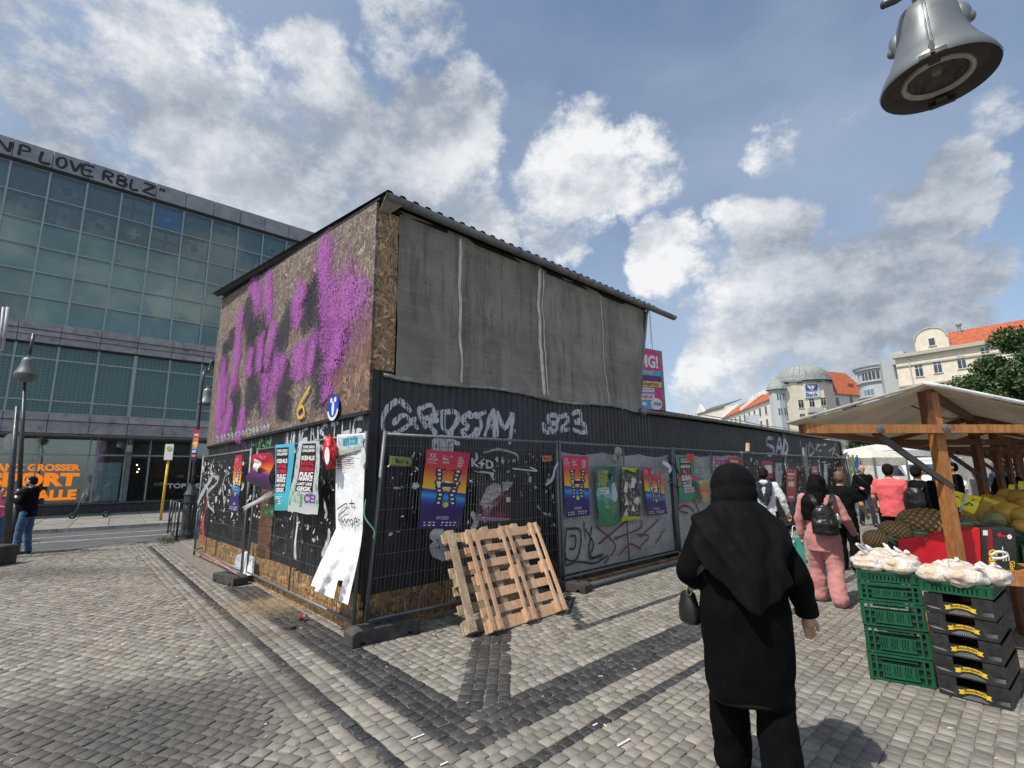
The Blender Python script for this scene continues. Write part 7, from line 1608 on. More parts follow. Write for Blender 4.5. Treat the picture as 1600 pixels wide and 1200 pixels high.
def van(label, px, Y, L=4.6, W=1.9, H_=2.3, az=70, cat='van', name='delivery_van'):
    c = pz(px, 760, Y); c = Vector((c.x, c.y, 0)); a = R_(az); u_ = Vector((math.sin(a), math.cos(a), 0)); n_ = Vector((u_.y, -u_.x, 0)); root = thing(name, label, cat, c)
    pr = [(-L/2, .35), (L/2-.1, .35), (L/2, .8), (L/2-.15, 1.05), (L/2-.9, 1.35), (L/2-1.5, H_-.05), (L/2-1.8, H_), (-L/2+.08, H_), (-L/2, H_-.1)]
    mb = MB(); mb.poly([c+u_*x+n_*(-W/2)+Vector((0, 0, z)) for x, z in pr], n_*W); o = mb.build('body', M_VAN, root); bv = o.modifiers.new('b', 'BEVEL'); bv.width = .07; bv.segments = 3
    for s_ in (-1, 1):
        mb = MB(); mb.poly([c+u_*x+n_*(s_*(W/2+.004))+Vector((0, 0, z)) for x, z in ((L/2-1.15, 1.35), (L/2-2.3, 1.35), (L/2-2.3, H_-.35), (L/2-1.65, H_-.35))], n_*(s_*.01)); mb.build('side_window', M_WPANE, root)
        for x in (-L/2+.85, L/2-.85): mb = MB(); mb.lathe([(.0, -.1), (.2, -.1), (.33, -.09), (.34, 0), (.33, .1), (.2, .1), (0, .1)], c+u_*x+n_*(s_*(W/2-.06))+Vector((0, 0, .34)), n_, 20); mb.build('wheel', M_TY, root)
    mb = MB(); mb.poly([c+u_*(L/2-.93)+n_*(-W/2+.15)+Vector((0, 0, 1.42)), c+u_*(L/2-.93)+n_*(W/2-.15)+Vector((0, 0, 1.42)), c+u_*(L/2-1.5)+n_*(W/2-.2)+Vector((0, 0, H_-.12)), c+u_*(L/2-1.5)+n_*(-W/2+.2)+Vector((0, 0, H_-.12))], (u_*.04+Vector((0, 0, .02)))); mb.build('windscreen', M_WPANE, root)
    for s_ in (-1, 1): mb = MB(); mb.box(c+u_*(L/2-.02)+n_*(s_*(W/2-.28))+Vector((0, 0, .88)), n_*.13, u_*.03, (0, 0, .09)); mb.build('headlight', M('headlight', (.6, .6, .6), .15, bump=0), root)
    return root
van('white van parked behind the man with the backpack', 1440, 24, az=200, H_=2.0); van('white box van standing behind the walking man in black', 1372, 25, L=5, H_=2.5, az=110)
van('white truck half hidden by the stall posts', 1508, 34, L=5.5, H_=2.4, az=75)
# goods rack at the end of the low shed
c = G(1338, 806); root = thing('goods_rack', 'rack with colourful cloths and pictures past the end of low shed', 'rack', c)
for i in range(4): mb = MB(); mb.tube([c+Vector((.5*i*.8, .35*i, 0)), c+Vector((.5*i*.8, .35*i, 2.2))], .03, 6); mb.build('pole', M_GALV, root)
for i, cc_ in enumerate(((.3, .5, .15), (.05, .25, .6), (.5, .5, .5), (.5, .10, .25), (.1, .12, .3), (.55, .2, .35), (.4, .4, .42))):
    a = i % 3; zl = 1.5-.75*(i//3); q = Quad(c+Vector((.42*a, .36*a-.03, zl+.62)), c+Vector((.42*a+.38, .36*a+.3, zl+.62)), c+Vector((.42*a+.38, .36*a+.3, zl)), c+Vector((.42*a, .36*a-.03, zl)), (.6, -.7, 0), wave=.02); V, F, UV = q.grid(4, 5); mk('hanging_cloth', V, F, M('cloth_'+'abcdefg'[i], cc_, .8, var=.5, vs=6), root)
# background market shelter row to close the view at the far right
for i, (px, Y, cc_) in enumerate(((1560, 30, (.30, .28, .26)), (1640, 26, (.42, .22, .2)), (1480, 38, (.3, .31, .3)))):
    c = pz(px, 760, Y); root = thing('market_trailer', ('grey', 'reddish', 'pale')[i]+' market trailer far behind the fruit stall', 'trailer', (c.x, c.y, 0)); u_ = Vector((.73, .68, 0)); n_ = Vector((.68, -.73, 0))
    mb = MB(); mb.box((c.x, c.y, 1.5), u_*3, n_*1.1, (0, 0, 1.15)); o = mb.build('body', M('trailer_'+'abc'[i], cc_, .6), root); bv = o.modifiers.new('b', 'BEVEL'); bv.width = .08
    for s_ in (-1.2, 1.2): mb = MB(); mb.lathe([(0, -1.15), (.3, -1.15), (.3, 1.15), (0, 1.15)], (c.x+u_.x*s_, c.y+u_.y*s_, .3), n_, 14); mb.build('wheel', M_TY, root)
    mb = MB(); mb.box(Vector((c.x, c.y, 1.7))+n_*-1.12, u_*2.2, n_*.02, (0, 0, .5)); mb.build('hatch', M_WPANE, root)
# ================================================================ FRUIT STALL
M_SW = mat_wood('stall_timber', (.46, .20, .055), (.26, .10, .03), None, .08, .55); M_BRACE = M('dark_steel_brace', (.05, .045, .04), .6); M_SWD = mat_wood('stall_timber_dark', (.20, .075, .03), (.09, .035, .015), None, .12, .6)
mt, nt, b = newmat('canopy_canvas'); t = NT(nt); p = t.coord(); base = t.mix(t.rng(t.noise(p, 1.5, 6, .6, .4), .3, .7), (.44, .40, .33), (.58, .535, .45)); base = t.mix(t.rng(t.noise(p, 6, 5, .7, 0, (.3, 2, 1)), .52, .72, 0, .35), base, (.24, .21, .17)); t.l(base, b.inputs['Base Color']); b.inputs['Roughness'].default_value = .8
t.l(t.bump(t.noise(p, 3, 5, .6, 1.2), .5, .03), b.inputs['Normal']); nt.nodes.active = b
out = [n for n in nt.nodes if n.type == 'OUTPUT_MATERIAL'][0]; tl = t.n('ShaderNodeBsdfTranslucent'); t.l(base, tl.inputs[0]); ms = t.n('ShaderNodeMixShader'); ms.inputs[0].default_value = .35; t.l(b.outputs[0], ms.inputs[1]); t.l(tl.outputs[0], ms.inputs[2]); t.l(ms.outputs[0], out.inputs[0]); M_CANV = mt
SP0 = Vector((3.87, 4.55, 0)); D1 = Vector((.731, .682, 0)); E1 = Vector((.998, .070, 0)); NF = Vector((E1.y, -E1.x, 0))
stall = thing('market_stall', 'timber framed fruit market stall under a beige canvas canopy', 'market stall', SP0)
def sp(k, t_, z, n=0): return SP0+D1*(3.45*k)+E1*t_+NF*n+Vector((0, 0, z))
TL2, TR2 = 1.30, 1.45
for k in range(6):
    mw = M_SW if k == 0 else M_SWD  # sunlit tone in the front frame's colour, shaded tone in those behind
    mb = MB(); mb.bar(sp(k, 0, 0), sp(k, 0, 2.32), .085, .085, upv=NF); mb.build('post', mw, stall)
    if k == 0: mb = MB(); mb.bar(sp(k, -.065, 2.02, .01), sp(k, -.065, 2.33, .01), .05, .09, upv=NF); mb.build('post_cheek', M_SWD, stall)
    zl = 1.985; mb = MB(); mb.bar(sp(k, -TL2, zl, .075), sp(k, TR2+.6, zl-.02, .075), .05, .075); mb.build('cross_beam', mw, stall)
    for t_ in (-.62, 0.0):
        mb = MB(); mb.lathe([(0, 0), (.036, 0), (.036, .008), (.012, .012), (.012, .02), (0, .02)], sp(k, t_, zl, .101), NF, 14); mb.build('bolt_washer', M_GALV, stall)
    mb = MB(); mb.bar(sp(k, -.62, zl-.03, .03), sp(k, .04, 1.46, .03), .03, .05); mb.build('brace', M_BRACE, stall)
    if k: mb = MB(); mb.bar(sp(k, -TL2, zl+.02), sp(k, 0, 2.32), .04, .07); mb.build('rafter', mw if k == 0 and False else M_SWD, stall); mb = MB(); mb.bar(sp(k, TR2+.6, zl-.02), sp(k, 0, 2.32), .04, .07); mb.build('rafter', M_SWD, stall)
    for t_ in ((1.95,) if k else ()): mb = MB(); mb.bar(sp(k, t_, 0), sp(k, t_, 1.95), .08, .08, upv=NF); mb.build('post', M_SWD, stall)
for (t_, z) in ((0, 2.31), (-TL2+.03, 1.99), (TR2+.55, 1.95)):
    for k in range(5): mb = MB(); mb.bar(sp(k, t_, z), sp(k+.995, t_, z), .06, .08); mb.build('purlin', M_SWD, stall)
def canopy(name, ta, za, tb, zb_, k0, k1):
    V = []; F = []; nx, ny = 14, 60
    for j in range(ny+1):
        k = k0+(k1-k0)*j/ny; sagk = abs(math.sin(k*math.pi))**.8
        for i in range(nx+1):
            a = i/nx; V.append(sp(k, ta+(tb-ta)*a, za+(zb_-za)*a-.05*math.sin(a*math.pi)*(.5+.5*sagk)-.03*sagk*a+.008*noise.noise(Vector((i*.6, j*.7, 0)))))
    n = len(V); V += [v+Vector((0, 0, .012)) for v in V]
    for j in range(ny):
        for i in range(nx): q_ = j*(nx+1)+i; F.append((q_, q_+1, q_+nx+2, q_+nx+1)); q_ += n; F.append((q_+nx+1, q_+nx+2, q_+1, q_))
    for i in range(nx): F.append((i, i+n, i+1+n, i+1))
    for j in range(ny): q_ = j*(nx+1)+nx; F.append((q_, q_+n, q_+nx+1+n, q_+nx+1))
    return mk(name, V, F, M_CANV, stall, True)
canopy('canopy_side', 0, 2.375, -TL2-.04, 2.03, -.05, 5.0); canopy('canopy_side', 0, 2.375, 2.1, 1.96, -.05, 5.0)
mb = MB(); mb.tube([sp(-.055, -TL2-.04+ (TL2+.04)*i/12, 2.035+.345*i/12) for i in range(13)], .014, 6); mb.build('canopy_hem', M_CANV, stall, True)
mb = MB(); mb.tube([sp(-.06, 2.1*i/12, 2.388-.42*i/12) for i in range(13)], .020, 6); mb.build('canopy_hem', M('sunlit_hem', (.7, .7, .68), .6), stall, True)  # sunlit edge of the canvas put into the pale hem colour
for (pts) in ([(1392, 619), (1420, 632), (1450, 645)], [(1468, 650), (1485, 655), (1512, 647)]):
    mb = MB(); mb.tube([at(x, y, 5.0) for x, y in [tuple(p_) for p_ in catmull(pts, 5)]], .008, 5); mb.build('rope', M('rope', (.12, .10, .08), .8), stall, True)
# table
tab = thing('stall_table', 'rough timber trestle table carrying the pineapples and carton', 'table', at(1562, 920, 4.2).xy.to_3d()); ta = at(1403, 905, 4.75); tb = at(1700, 905, 4.25)
def tp(a, b_, z): return Vector((3.85+.80*a+.70*b_, 4.95-.55*a+.72*b_, z))
for i in range(4): mb = MB(); mb.boxp([tp(0, i*.22, .70), tp(1.6, i*.22, .70), tp(1.6, i*.22+.21, .70), tp(0, i*.22+.21, .70), tp(0, i*.22, .735), tp(1.6, i*.22, .735), tp(1.6, i*.22+.21, .735), tp(0, i*.22+.21, .735)]); mb.build('table_board', M_SW, tab)
for (a, s_) in ((.15, 1), (1.2, -1)):
    for s2 in (-1, 1): mb = MB(); mb.bar(tp(a+.25*s2, .02, 0), tp(a-.05*s2, .05, .70), .06, .045, upv=NF); mb.build('leg', M_SW, tab); mb = MB(); mb.bar(tp(a+.25*s2, .8, 0), tp(a-.05*s2, .78, .70), .06, .045, upv=NF); mb.build('leg', M_SW, tab)
mb = MB(); mb.bar(tp(0, -.03, .66), tp(1.6, -.03, .66), .03, .09); mb.build('apron', M_SW, tab)
table2 = thing('display_table', 'long timber table under the melon crates along the stall', 'table', sp(.35, .4, 0)); 
def tp2(k, t_, z): return sp(k, t_, z)
for i in range(4): mb = MB(); mb.boxp([tp2(.25, .35+.3*i, .70), tp2(2.6, .35+.3*i, .70), tp2(2.6, .64+.3*i, .70), tp2(.25, .64+.3*i, .70), tp2(.25, .35+.3*i, .74), tp2(2.6, .35+.3*i, .74), tp2(2.6, .64+.3*i, .74), tp2(.25, .64+.3*i, .74)]); mb.build('table_board', M_SWD, table2)
for k in (.3, 1.0, 1.8, 2.5):
    for t_ in (.4, 1.45): mb = MB(); mb.bar(tp2(k, t_, 0), tp2(k, t_, .7), .06, .06, upv=NF); mb.build('leg', M_SWD, table2)
# ---------------------------------------------------------------- crates
M_CRG = M('green_crate_plastic', (.006, .078, .036), .38, var=.12, bump=.05, rand=.12); M_CRD = M('crate_inner_shade', (.004, .035, .018), .6, bump=0)
def crate(label, c, f, w_, l_, h, name='plastic_crate', group='green plastic crates', panel=True, loc_rot=0):
    """c: front left bottom corner, f: unit vector along the front"""
    c = Vector(c); f = Vector(f).normalized(); b_ = Vector((-f.y, f.x, 0)); z = Vector((0, 0, 1)); root = thing(name, label, 'crate', c, group)
    def bx(mb, a0, a1, b0, b1, z0, z1, o_=c, ff=f, bb_=b_): mb.boxp([o_+ff*a0+bb_*b0+z*z0, o_+ff*a1+bb_*b0+z*z0, o_+ff*a1+bb_*b1+z*z0, o_+ff*a0+bb_*b1+z*z0, o_+ff*a0+bb_*b0+z*z1, o_+ff*a1+bb_*b0+z*z1, o_+ff*a1+bb_*b1+z*z1, o_+ff*a0+bb_*b1+z*z1])
    mb = MB(); bx(mb, .01, w_-.01, .01, l_-.01, .004, .012); mb.build('base', M_CRG, root)
    def side(o_, ff, L):
        bb_ = Vector((-ff.y, ff.x, 0)); mb = MB()
        B = lambda a0, a1, b0, b1, z0, z1: bx(mb, a0, a1, b0, b1, z0, z1, o_, ff, bb_)
        B(0, L, -.006, .012, h-.018, h); B(0, L, -.006, .012, .004, .018); B(0, .022, -.005, .012, .018, h-.018); B(L-.022, L, -.005, .012, .018, h-.018)
        B(.045, .06, -.004, .008, .018, h-.018); B(L-.06, L-.045, -.004, .008, .018, h-.018)
        B(.0, L, -.003, .006, h*.62, h*.62+.009); B(.0, .09, -.003, .006, h*.34, h*.34+.007); B(L-.09, L, -.003, .006, h*.34, h*.34+.007)
        if h > .12 and panel:
            n = 14; x0, x1 = .085, L-.085; dx = (x1-x0)/n
            B(x0, x1, -.008, .004, h*.62, h*.66); B(x0, x1, -.008, .004, .03, .045)
            for i in range(n):
                if i % 4 == 3: B(x0+dx*i, x0+dx*(i+1), -.007, .004, .03, h*.64)
                else: B(x0+dx*i, x0+dx*i+dx*.68, -.007, .004, .03, h*.64); B(x0+dx*i, x0+dx*(i+1), -.007, .004, h*.33, h*.40)
            B(x0, x1, -.001, .006, h*.8, h*.8+.008)
        else:
            n = 16; dx = L/n
            for i in range(n): B(dx*i+.002, dx*i+dx*.72, -.003, .006, .018, h-.018)
        return mb.build('lattice_side', M_CRG, root)
    mb = MB(); bx(mb, .016, w_-.016, .016, .020, .012, h*.72); bx(mb, w_-.020, w_-.016, .022, l_-.02, .012, h*.72); mb.build('dark_inner_sheet', M_CRD, root)  # dark sheets added behind the slats for shade inside the crate
    side(c, f, w_); side(c+b_*l_, -b_, l_); side(c+f*w_, b_, l_); side(c+f*w_+b_*l_, -f, w_)
    return root
F1 = Vector((.832, -.555, 0)); cA = G(1361, 1060)
hts = [.20, .20, .19, .145, .085]; names = ['bottom', 'second from bottom', 'middle', 'second from top', 'shallow top']
z = .0
for i, h in enumerate(hts):
    o_ = Vector((random.uniform(-.008, .008), random.uniform(-.008, .008), z)); crate(names[i]+' green crate of the left hand stack by the setts', cA+o_, F1+Vector((random.uniform(-.02, .02), 0, 0)), .40, .58, h-.003); z += h
F2 = Vector((.64, -.77, 0)).normalized(); cB = G(1467, 1083)
# black fruit cartons
M_CART = M('black_carton_print', (.016, .016, .017), .55, var=.4, vs=12, bump=.1, bs=30, dirt=(.05, .05, .05), ds=9); M_YEL = M('yellow_banner_print', (.72, .50, .02), .5, var=.04, bump=0); M_GRL = M('grey_line_print', (.28, .28, .28), .5, bump=0); M_BROWNT = M('brown_letter_print', (.10, .05, .01), .5, bump=0)
nm5 = ['bottom', 'second from bottom', 'middle', 'second from top', 'topmost']
z = 0
for i in range(5):
    h = .139; c = cB+Vector((random.uniform(-.006, .006), random.uniform(-.006, .006), z)); f = (F2+Vector((random.uniform(-.02, .02), 0, 0))).normalized(); b_ = Vector((-f.y, f.x, 0)); w_, l_ = .385, .56; Z = Vector((0, 0, 1))
    root = thing('fruit_carton', nm5[i]+' black carton with yellow banner in the stack of five', 'carton', c, 'black fruit cartons')
    def bxx(name, a0, a1, b0, b1, z0, z1, m_=M_CART): mb = MB(); mb.boxp([c+f*a0+b_*b0+Z*z0, c+f*a1+b_*b0+Z*z0, c+f*a1+b_*b1+Z*z0, c+f*a0+b_*b1+Z*z0, c+f*a0+b_*b0+Z*z1, c+f*a1+b_*b0+Z*z1, c+f*a1+b_*b1+Z*z1, c+f*a0+b_*b1+Z*z1]); return mb.build(name, m_, root)
    for (b0, b1) in ((0, .006), (l_-.006, l_)):
        bxx('end_wall', .0, w_, b0, b1, .0, h*.60); bxx('end_wall', .0, w_*.28, b0, b1, h*.60, h-.002); bxx('end_wall', w_*.70, w_, b0, b1, h*.60, h-.002)
        bxx('corner_flap', .0, w_*.17, b0-.004, b0-.0005, h*.45, h-.004); bxx('corner_flap', w_*.83, w_, b0-.004, b0-.0005, h*.45, h-.004)
    bxx('side_wall', 0, .006, .0065, l_-.0065, 0, h*.85); bxx('side_wall', w_-.006, w_, .0065, l_-.0065, 0, h*.85); bxx('bottom', .0065, w_-.0065, .0065, l_-.0065, .002, .008); bxx('inner_sheet', .0065, w_-.0065, .05, l_-.05, h*.45, h*.47, M_BLACKTRIM)
    q = Quad(c+Z*h, c+f*w_+Z*h, c+f*w_, c, -b_, wave=0)
    arc = lambda a0, a1, y, am, n=8: [(a0+(a1-a0)*k_/n, y+am*math.sin(math.pi*k_/n)) for k_ in range(n+1)]
    up_ = arc(.36, .68, .50, .09); dn = arc(.36, .68, .30, .09)[::-1]; q.patches([up_+dn, [(.29, .44), (.37, .47), (.37, .27), (.29, .24), (.31, .34)], [(.67, .47), (.75, .44), (.73, .34), (.75, .24), (.67, .27)]], M_YEL, root, .0015, 'printed_banner')
    V, F = text2d('Bombon', .03); mk('lettering', [q.p(.38+.28*x, .345+.16*y+.085*math.sin(math.pi*(x*.8+.1)), .003) for x, y in V], F, M_BROWNT, root)
    q.patches([[(.52+(a-.5)*.14, .27), (.525+(a-.5)*.14, .27), (.53+(a-.5)*.36, .08), (.515+(a-.5)*.36, .08)] for a in [k_/11 for k_ in range(12)]], M_GRL, root, .0012, 'printed_rays')
    q.patches([[(.02+.02*k_, .30-.01*k_), (.24+.01*k_, .26-.03*k_), (.02+.02*k_, .28-.02*k_)] for k_ in range(4)]+[[(.98, .36-.05*k_), (.80, .30-.04*k_), (.98, .34-.05*k_)] for k_ in range(4)], M_GRL, root, .0012, 'printed_texture')
    z += .142
crate('single shallow green crate lying on top of black cartons', cB+Vector((-.01, .01, z)), F2, .40, .58, .085)
for i, (px, Y, zz_, lb) in enumerate(((1560, 5.05, .74, 'green crate standing right of the black carton end'), (1598, 4.9, .74, 'green crate cut by the right picture edge'), (1575, 6.2, .745, 'green crate filled with yellow melons'))):
    c = at(px, 860, Y); crate(lb, (c.x, c.y, zz_), Vector((.85, -.5, 0)), .4, .55, .16, group='green plastic crates', panel=False)
# ---------------------------------------------------------------- white bags of produce
mt, nt, b = newmat('thin_white_bag'); t = NT(nt); p = t.coord(); n_ = t.rng(t.noise(p, 9, 5, .65, 1.0), .38, .62)
base = t.mix(n_, (.62, .47, .32), (.72, .69, .66)); t.l(base, b.inputs['Base Color']); b.inputs['Roughness'].default_value = .22; t.l(t.bump(t.noise(p, 17, 6, .65, 1.6), .9, .02), b.inputs['Normal']); M_BAG = mt
M_BAGW = M('white_bag_film', (.72, .71, .70), .25, var=.06, bump=.7, bs=30, bd=.01)
def blob(name, label, cat, c, rad, mat, seed, group=None, am=.25, f=2.2, res=(26, 18), parent=None, fr=None):
    r_ = rad; V = []; F = []; nx, ny = res
    for j in range(ny+1):
        ph = math.pi*j/ny
        for i in range(nx):
            th = 2*math.pi*i/nx; d = Vector((math.sin(ph)*math.cos(th), math.sin(ph)*math.sin(th), math.cos(ph))); k_ = 1+am*noise.noise(d*f+Vector((seed*3.1, 0, 0)))+am*.45*noise.noise(d*f*2.7+Vector((0, seed*1.7, 0)))
            V.append(Vector(c)+Vector((d.x*r_[0], d.y*r_[1], d.z*r_[2]))*k_)
    for j in range(ny):
        for i in range(nx): i2 = (i+1) % nx; F.append((j*nx+i, (j+1)*nx+i, (j+1)*nx+i2, j*nx+i2))
    o = mk(name, V, F, mat, parent, True, org=c if parent is None else None)
    if parent is None: tag(o, label, cat, group)
    return o
bb1 = Vector((-F1.y, F1.x, 0)); zt_ = .83
lbs = ['leftmost white bag of produce with its handle standing up', 'flat white bag lying on the left green crate', 'white bag at the back of left crate, below the smallest pineapple', 'white bag near the gap between the two stacks', 'tied white bag between both shallow crates',
       'round white bag left on the right hand crate', 'bulging white bag in the middle of the right hand crate', 'white bag at the right end of the right hand crate', 'white bag below the red carton, at the back']
bp = [(1372, 861, 4.35, .10), (1385, 869, 4.2, .10), (1402, 857, 4.45, .09), (1425, 868, 4.2, .11), (1449, 868, 4.15, .085), (1487, 875, 4.0, .10), (1515, 868, 4.1, .10), (1538, 878, 3.85, .095), (1468, 862, 4.35, .095)]
for i, (px, py, Y, r_) in enumerate(bp):
    j = i-5; ff, cc0 = (F1, cA) if i < 5 else (F2, cB); bbx = Vector((-ff.y, ff.x, 0)); a_, b__ = ((.09, .10), (.29, .09), (.12, .33), (.30, .30), (.2, .5), (.08, .10), (.24, .08), (.34, .26), (.12, .36))[i]; c = cc0+ff*(a_+.01)+bbx*b__+Vector((0, 0, .865 if i < 5 else .835)); r_ = .09
    o = blob('produce_bag', lbs[i], 'bag', c, (r_*1.6, r_*1.35, r_*.85), M_BAG, i+1, 'white bags of produce', .17, 1.9, (36, 26))
    knot = c+Vector((random.uniform(-.02, .06), random.uniform(-.06, .0), r_*.62)); nb = 7; mb = MB()
    for s_ in range(2 if i % 2 else 1):
        a = random.uniform(0, 6.28); d = Vector((math.cos(a), math.sin(a), .5)).normalized(); mb.tube([knot-d*.02, knot+d*.05+Vector((0, 0, .01)), knot+d*.09+Vector((0, 0, random.uniform(-.03, .03)))], [.012, .018, .006], 6)
    mb.build('knot', M_BAGW, o, True)
h_ = [at(1356, 866, 4.3), at(1345, 858, 4.28), at(1338, 850, 4.28), at(1345, 852, 4.3), at(1358, 862, 4.33)]
mb = MB(); mb.tube([tuple(x) for x in catmull(h_, 5)], .008, 6); tag(mb.build('bag_handle', M_BAGW, None, True, org=h_[0]), 'loop handle of white plastic bag sticking out left over the crate', 'bag handle')
h_ = [at(1548, 868, 3.85), at(1560, 862, 3.8), at(1574, 866, 3.8), at(1566, 872, 3.8), at(1550, 872, 3.82)]
mb = MB(); mb.tube([tuple(x) for x in catmull(h_, 5)], .010, 6); tag(mb.build('bag_handle', M_BAGW, None, True, org=h_[0]), 'loop handle of white plastic bag before the black carton end', 'bag handle')
# ---------------------------------------------------------------- red and black carton
P = [at(1403, 843, 4.85), at(1531, 826, 4.70), at(1534, 900, 4.72), at(1408, 892, 4.85)]; Pe = [at(1585, 828, 4.58), at(1591, 897, 4.60)]; bk = Vector((.20, .38, .02))
cart = thing('red_carton', 'long red fruit carton with black printed end under the pineapples', 'carton', P[3]); M_RED = M('red_carton_print', (.62, .012, .02), .45, var=.05, bump=.05)
mb = MB(); mb.boxp([P[3], P[2], P[2]+bk, P[3]+bk, P[0], P[1], P[1]+bk, P[0]+bk]); mb.build('red_side', M_RED, cart)
ov = (Pe[0]-P[1]).normalized()*.006; mb = MB(); mb.boxp([P[2]+ov, Pe[1], Pe[1]+bk*.9, P[2]+ov+bk*.9, P[1]+ov, Pe[0], Pe[0]+bk*.9, P[1]+ov+bk*.9]); mb.build('black_end', M_CART, cart)
n_ = (P[2]-P[1]).cross(Pe[0]-P[1]).normalized(); n_ = n_ if n_.y < 0 else -n_
q = Quad(P[1]+ov, Pe[0], Pe[1], P[2]+ov, n_, wave=0); q.patch((.18, 0, .34, 1), M('dark_red_stripe', (.25, .01, .015), .5, bump=0), cart, .002)
def vtext(q, s_, a0, b0, a1, b1, mat, parent, lift=.004, bold=.03):    # lettering that runs downwards
    V, F = text2d(s_, bold); mk('lettering', [q.p(a1+(a0-a1)*(1-y), b1+(b0-b1)*x, lift) for x, y in V], F, mat, parent)
vtext(q, 'Günes', .20, .02, .46, .56, M_YEL, cart); vtext(q, 'Gönes', .78, -.02, .93, .30, M_YEL, cart, bold=.02)
q.patch((.06, .86, .2, .97), M_INKW, cart, .003); q.patches([[(.55+.06*math.cos(a/12*6.28), .88+.045*math.sin(a/12*6.28)) for a in range(12)]], M_INKR, cart, .003); q.patches([[(.84+.07*math.cos(a/12*6.28), .84+.055*math.sin(a/12*6.28)) for a in range(12)]], M_INKW, cart, .003); q.patch((.62, .84, .78, .87), M_INKR, cart, .003)
for k_ in range(3): q.patch((.60+.08*k_, .30, .63+.08*k_, .62-.1*k_), M_INKC, cart, .003)
mb = MB(); a0, a1 = at(1372, 846, 4.95), at(1401, 846, 4.9); mb.boxp([a0+Vector((0, 0, -.2)), a1+Vector((0, 0, -.2)), a1+bk+Vector((0, 0, -.2)), a0+bk+Vector((0, 0, -.2)), a0, a1, a1+bk, a0+bk]); c2_ = mb.build('black_carton', M_CART, None, org=a0); tag(c2_, 'small black carton with red letters left of the long red carton', 'carton'); q = Quad(a0, a1, a1+Vector((0, 0, -.2)), a0+Vector((0, 0, -.2)), (-.3, -.9, 0), wave=0); q.text('n', .5, .80, .95, .95, M_INKR, c2_, .05, .004); q.patch((.2, .75, .25, .95), M_INKW, c2_, .004)
# ---------------------------------------------------------------- pineapples
mt, nt, b = newmat('pineapple_skin'); t = NT(nt); g_ = t.n('ShaderNodeAttribute', attribute_name='eye'); base = t.ramp(g_.outputs['Fac'], [(0, (.05, .028, .012)), (.45, (.20, .11, .035)), (.8, (.36, .23, .08)), (1, (.52, .38, .18))]); base = t.mix(t.rng(t.noise(t.coord(), 30, 4, .7), .45, .7, 0, .4), base, (.30, .20, .08)); t.l(base, b.inputs['Base Color']); b.inputs['Roughness'].default_value = .6; M_PINE = mt
M_PLEAF = mat_leaf('pineapple_leaf', (.05, .10, .045), (.22, .30, .18))
def pineapple(label, c, ax, r_, L, seed, leaves=30, ll=.2):
    c, ax = Vector(c), Vector(ax).normalized(); a = ax.cross(Vector((0, 0, 1))).normalized(); b_ = ax.cross(a); root = thing('pineapple', label, 'pineapple', c, 'pineapples on the stall'); V = []; F = []; E_ = []; nx, ny = 64, 48; rnd = random.Random(seed)
    for j in range(ny+1):
        s_ = j/ny; zz_ = -1+2*s_; rr_ = (max(0, 1-abs(zz_)**2.6))**.5
        for i in range(nx):
            th = i/nx; A = 13*th+s_*7; B = 13*th-s_*7; e_ = (math.sin(A*math.pi)*math.sin(B*math.pi)); e_ = abs(e_)
            ce = max(0, 1-((A % 1-.5)**2+(B % 1-.5)**2)*9); R2_ = r_*rr_*(1+.06*e_+.05*ce)
            V.append(c+ax*(L*.5*zz_)+(a*math.cos(2*math.pi*th)+b_*math.sin(2*math.pi*th))*R2_); E_.append(min(1, e_**.7*.8+ce*.35))
    for j in range(ny):
        for i in range(nx): i2 = (i+1) % nx; F.append((j*nx+i, j*nx+i2, (j+1)*nx+i2, (j+1)*nx+i))
    o = mk('fruit', V, F, M_PINE, root, True); at_ = o.data.attributes.new('eye', 'FLOAT', 'POINT'); at_.data.foreach_set('value', E_)
    mb = MB(); tip = c+ax*L*.47
    for i in range(leaves):
        th = i*2.399; k_ = i/leaves; d = (a*math.cos(th)+b_*math.sin(th)); sp_ = .75-.55*k_; ln = ll*rnd.uniform(.75, 1.15)*(.55+.6*k_); w_ = .013
        side = ax.cross(d); pts = [tip+d*.02+ax*(ln*s_*(1-.35*sp_*s_))+d*(ln*sp_*s_)+Vector((0, 0, -.06*s_*s_*ln/.2)) for s_ in (0, .35, .7, 1)]; k0 = len(mb.V)
        for pp_, ww_ in zip(pts, (w_, w_*.95, w_*.6, .001)): mb.V += [tuple(pp_-side*ww_), tuple(pp_-d*.004), tuple(pp_+side*ww_)]
        for s_ in range(3): u_ = k0+s_*3; mb.F += [(u_, u_+1, u_+4, u_+3), (u_+1, u_+2, u_+5, u_+4)]
    mb.build('leaf_crown', M_PLEAF, root)['kind'] = 'stuff'
    return root
pineapple('largest pineapple lying just left of the stall post', at(1448, 820, 5.0), (1, -.25, -.03), .145, .46, 1, 46, .30)
pineapple('pineapple left of the largest, crown towards the red carton', at(1398, 831, 4.95), (.95, -.4, -.12), .095, .27, 2, 30, .18)
pineapple('smallest looking pineapple at the left end of the stall', at(1367, 843, 4.9), (.95, -.3, .1), .085, .20, 3, 16, .10)
pineapple('pineapple behind the largest one, mostly hidden', at(1428, 815, 5.25), (1, .2, .0), .115, .34, 4, 20, .2)
pineapple('pineapple right of the post with its long leaves spread', at(1505, 822, 5.15), (1, -.3, -.06), .10, .26, 5, 50, .30)
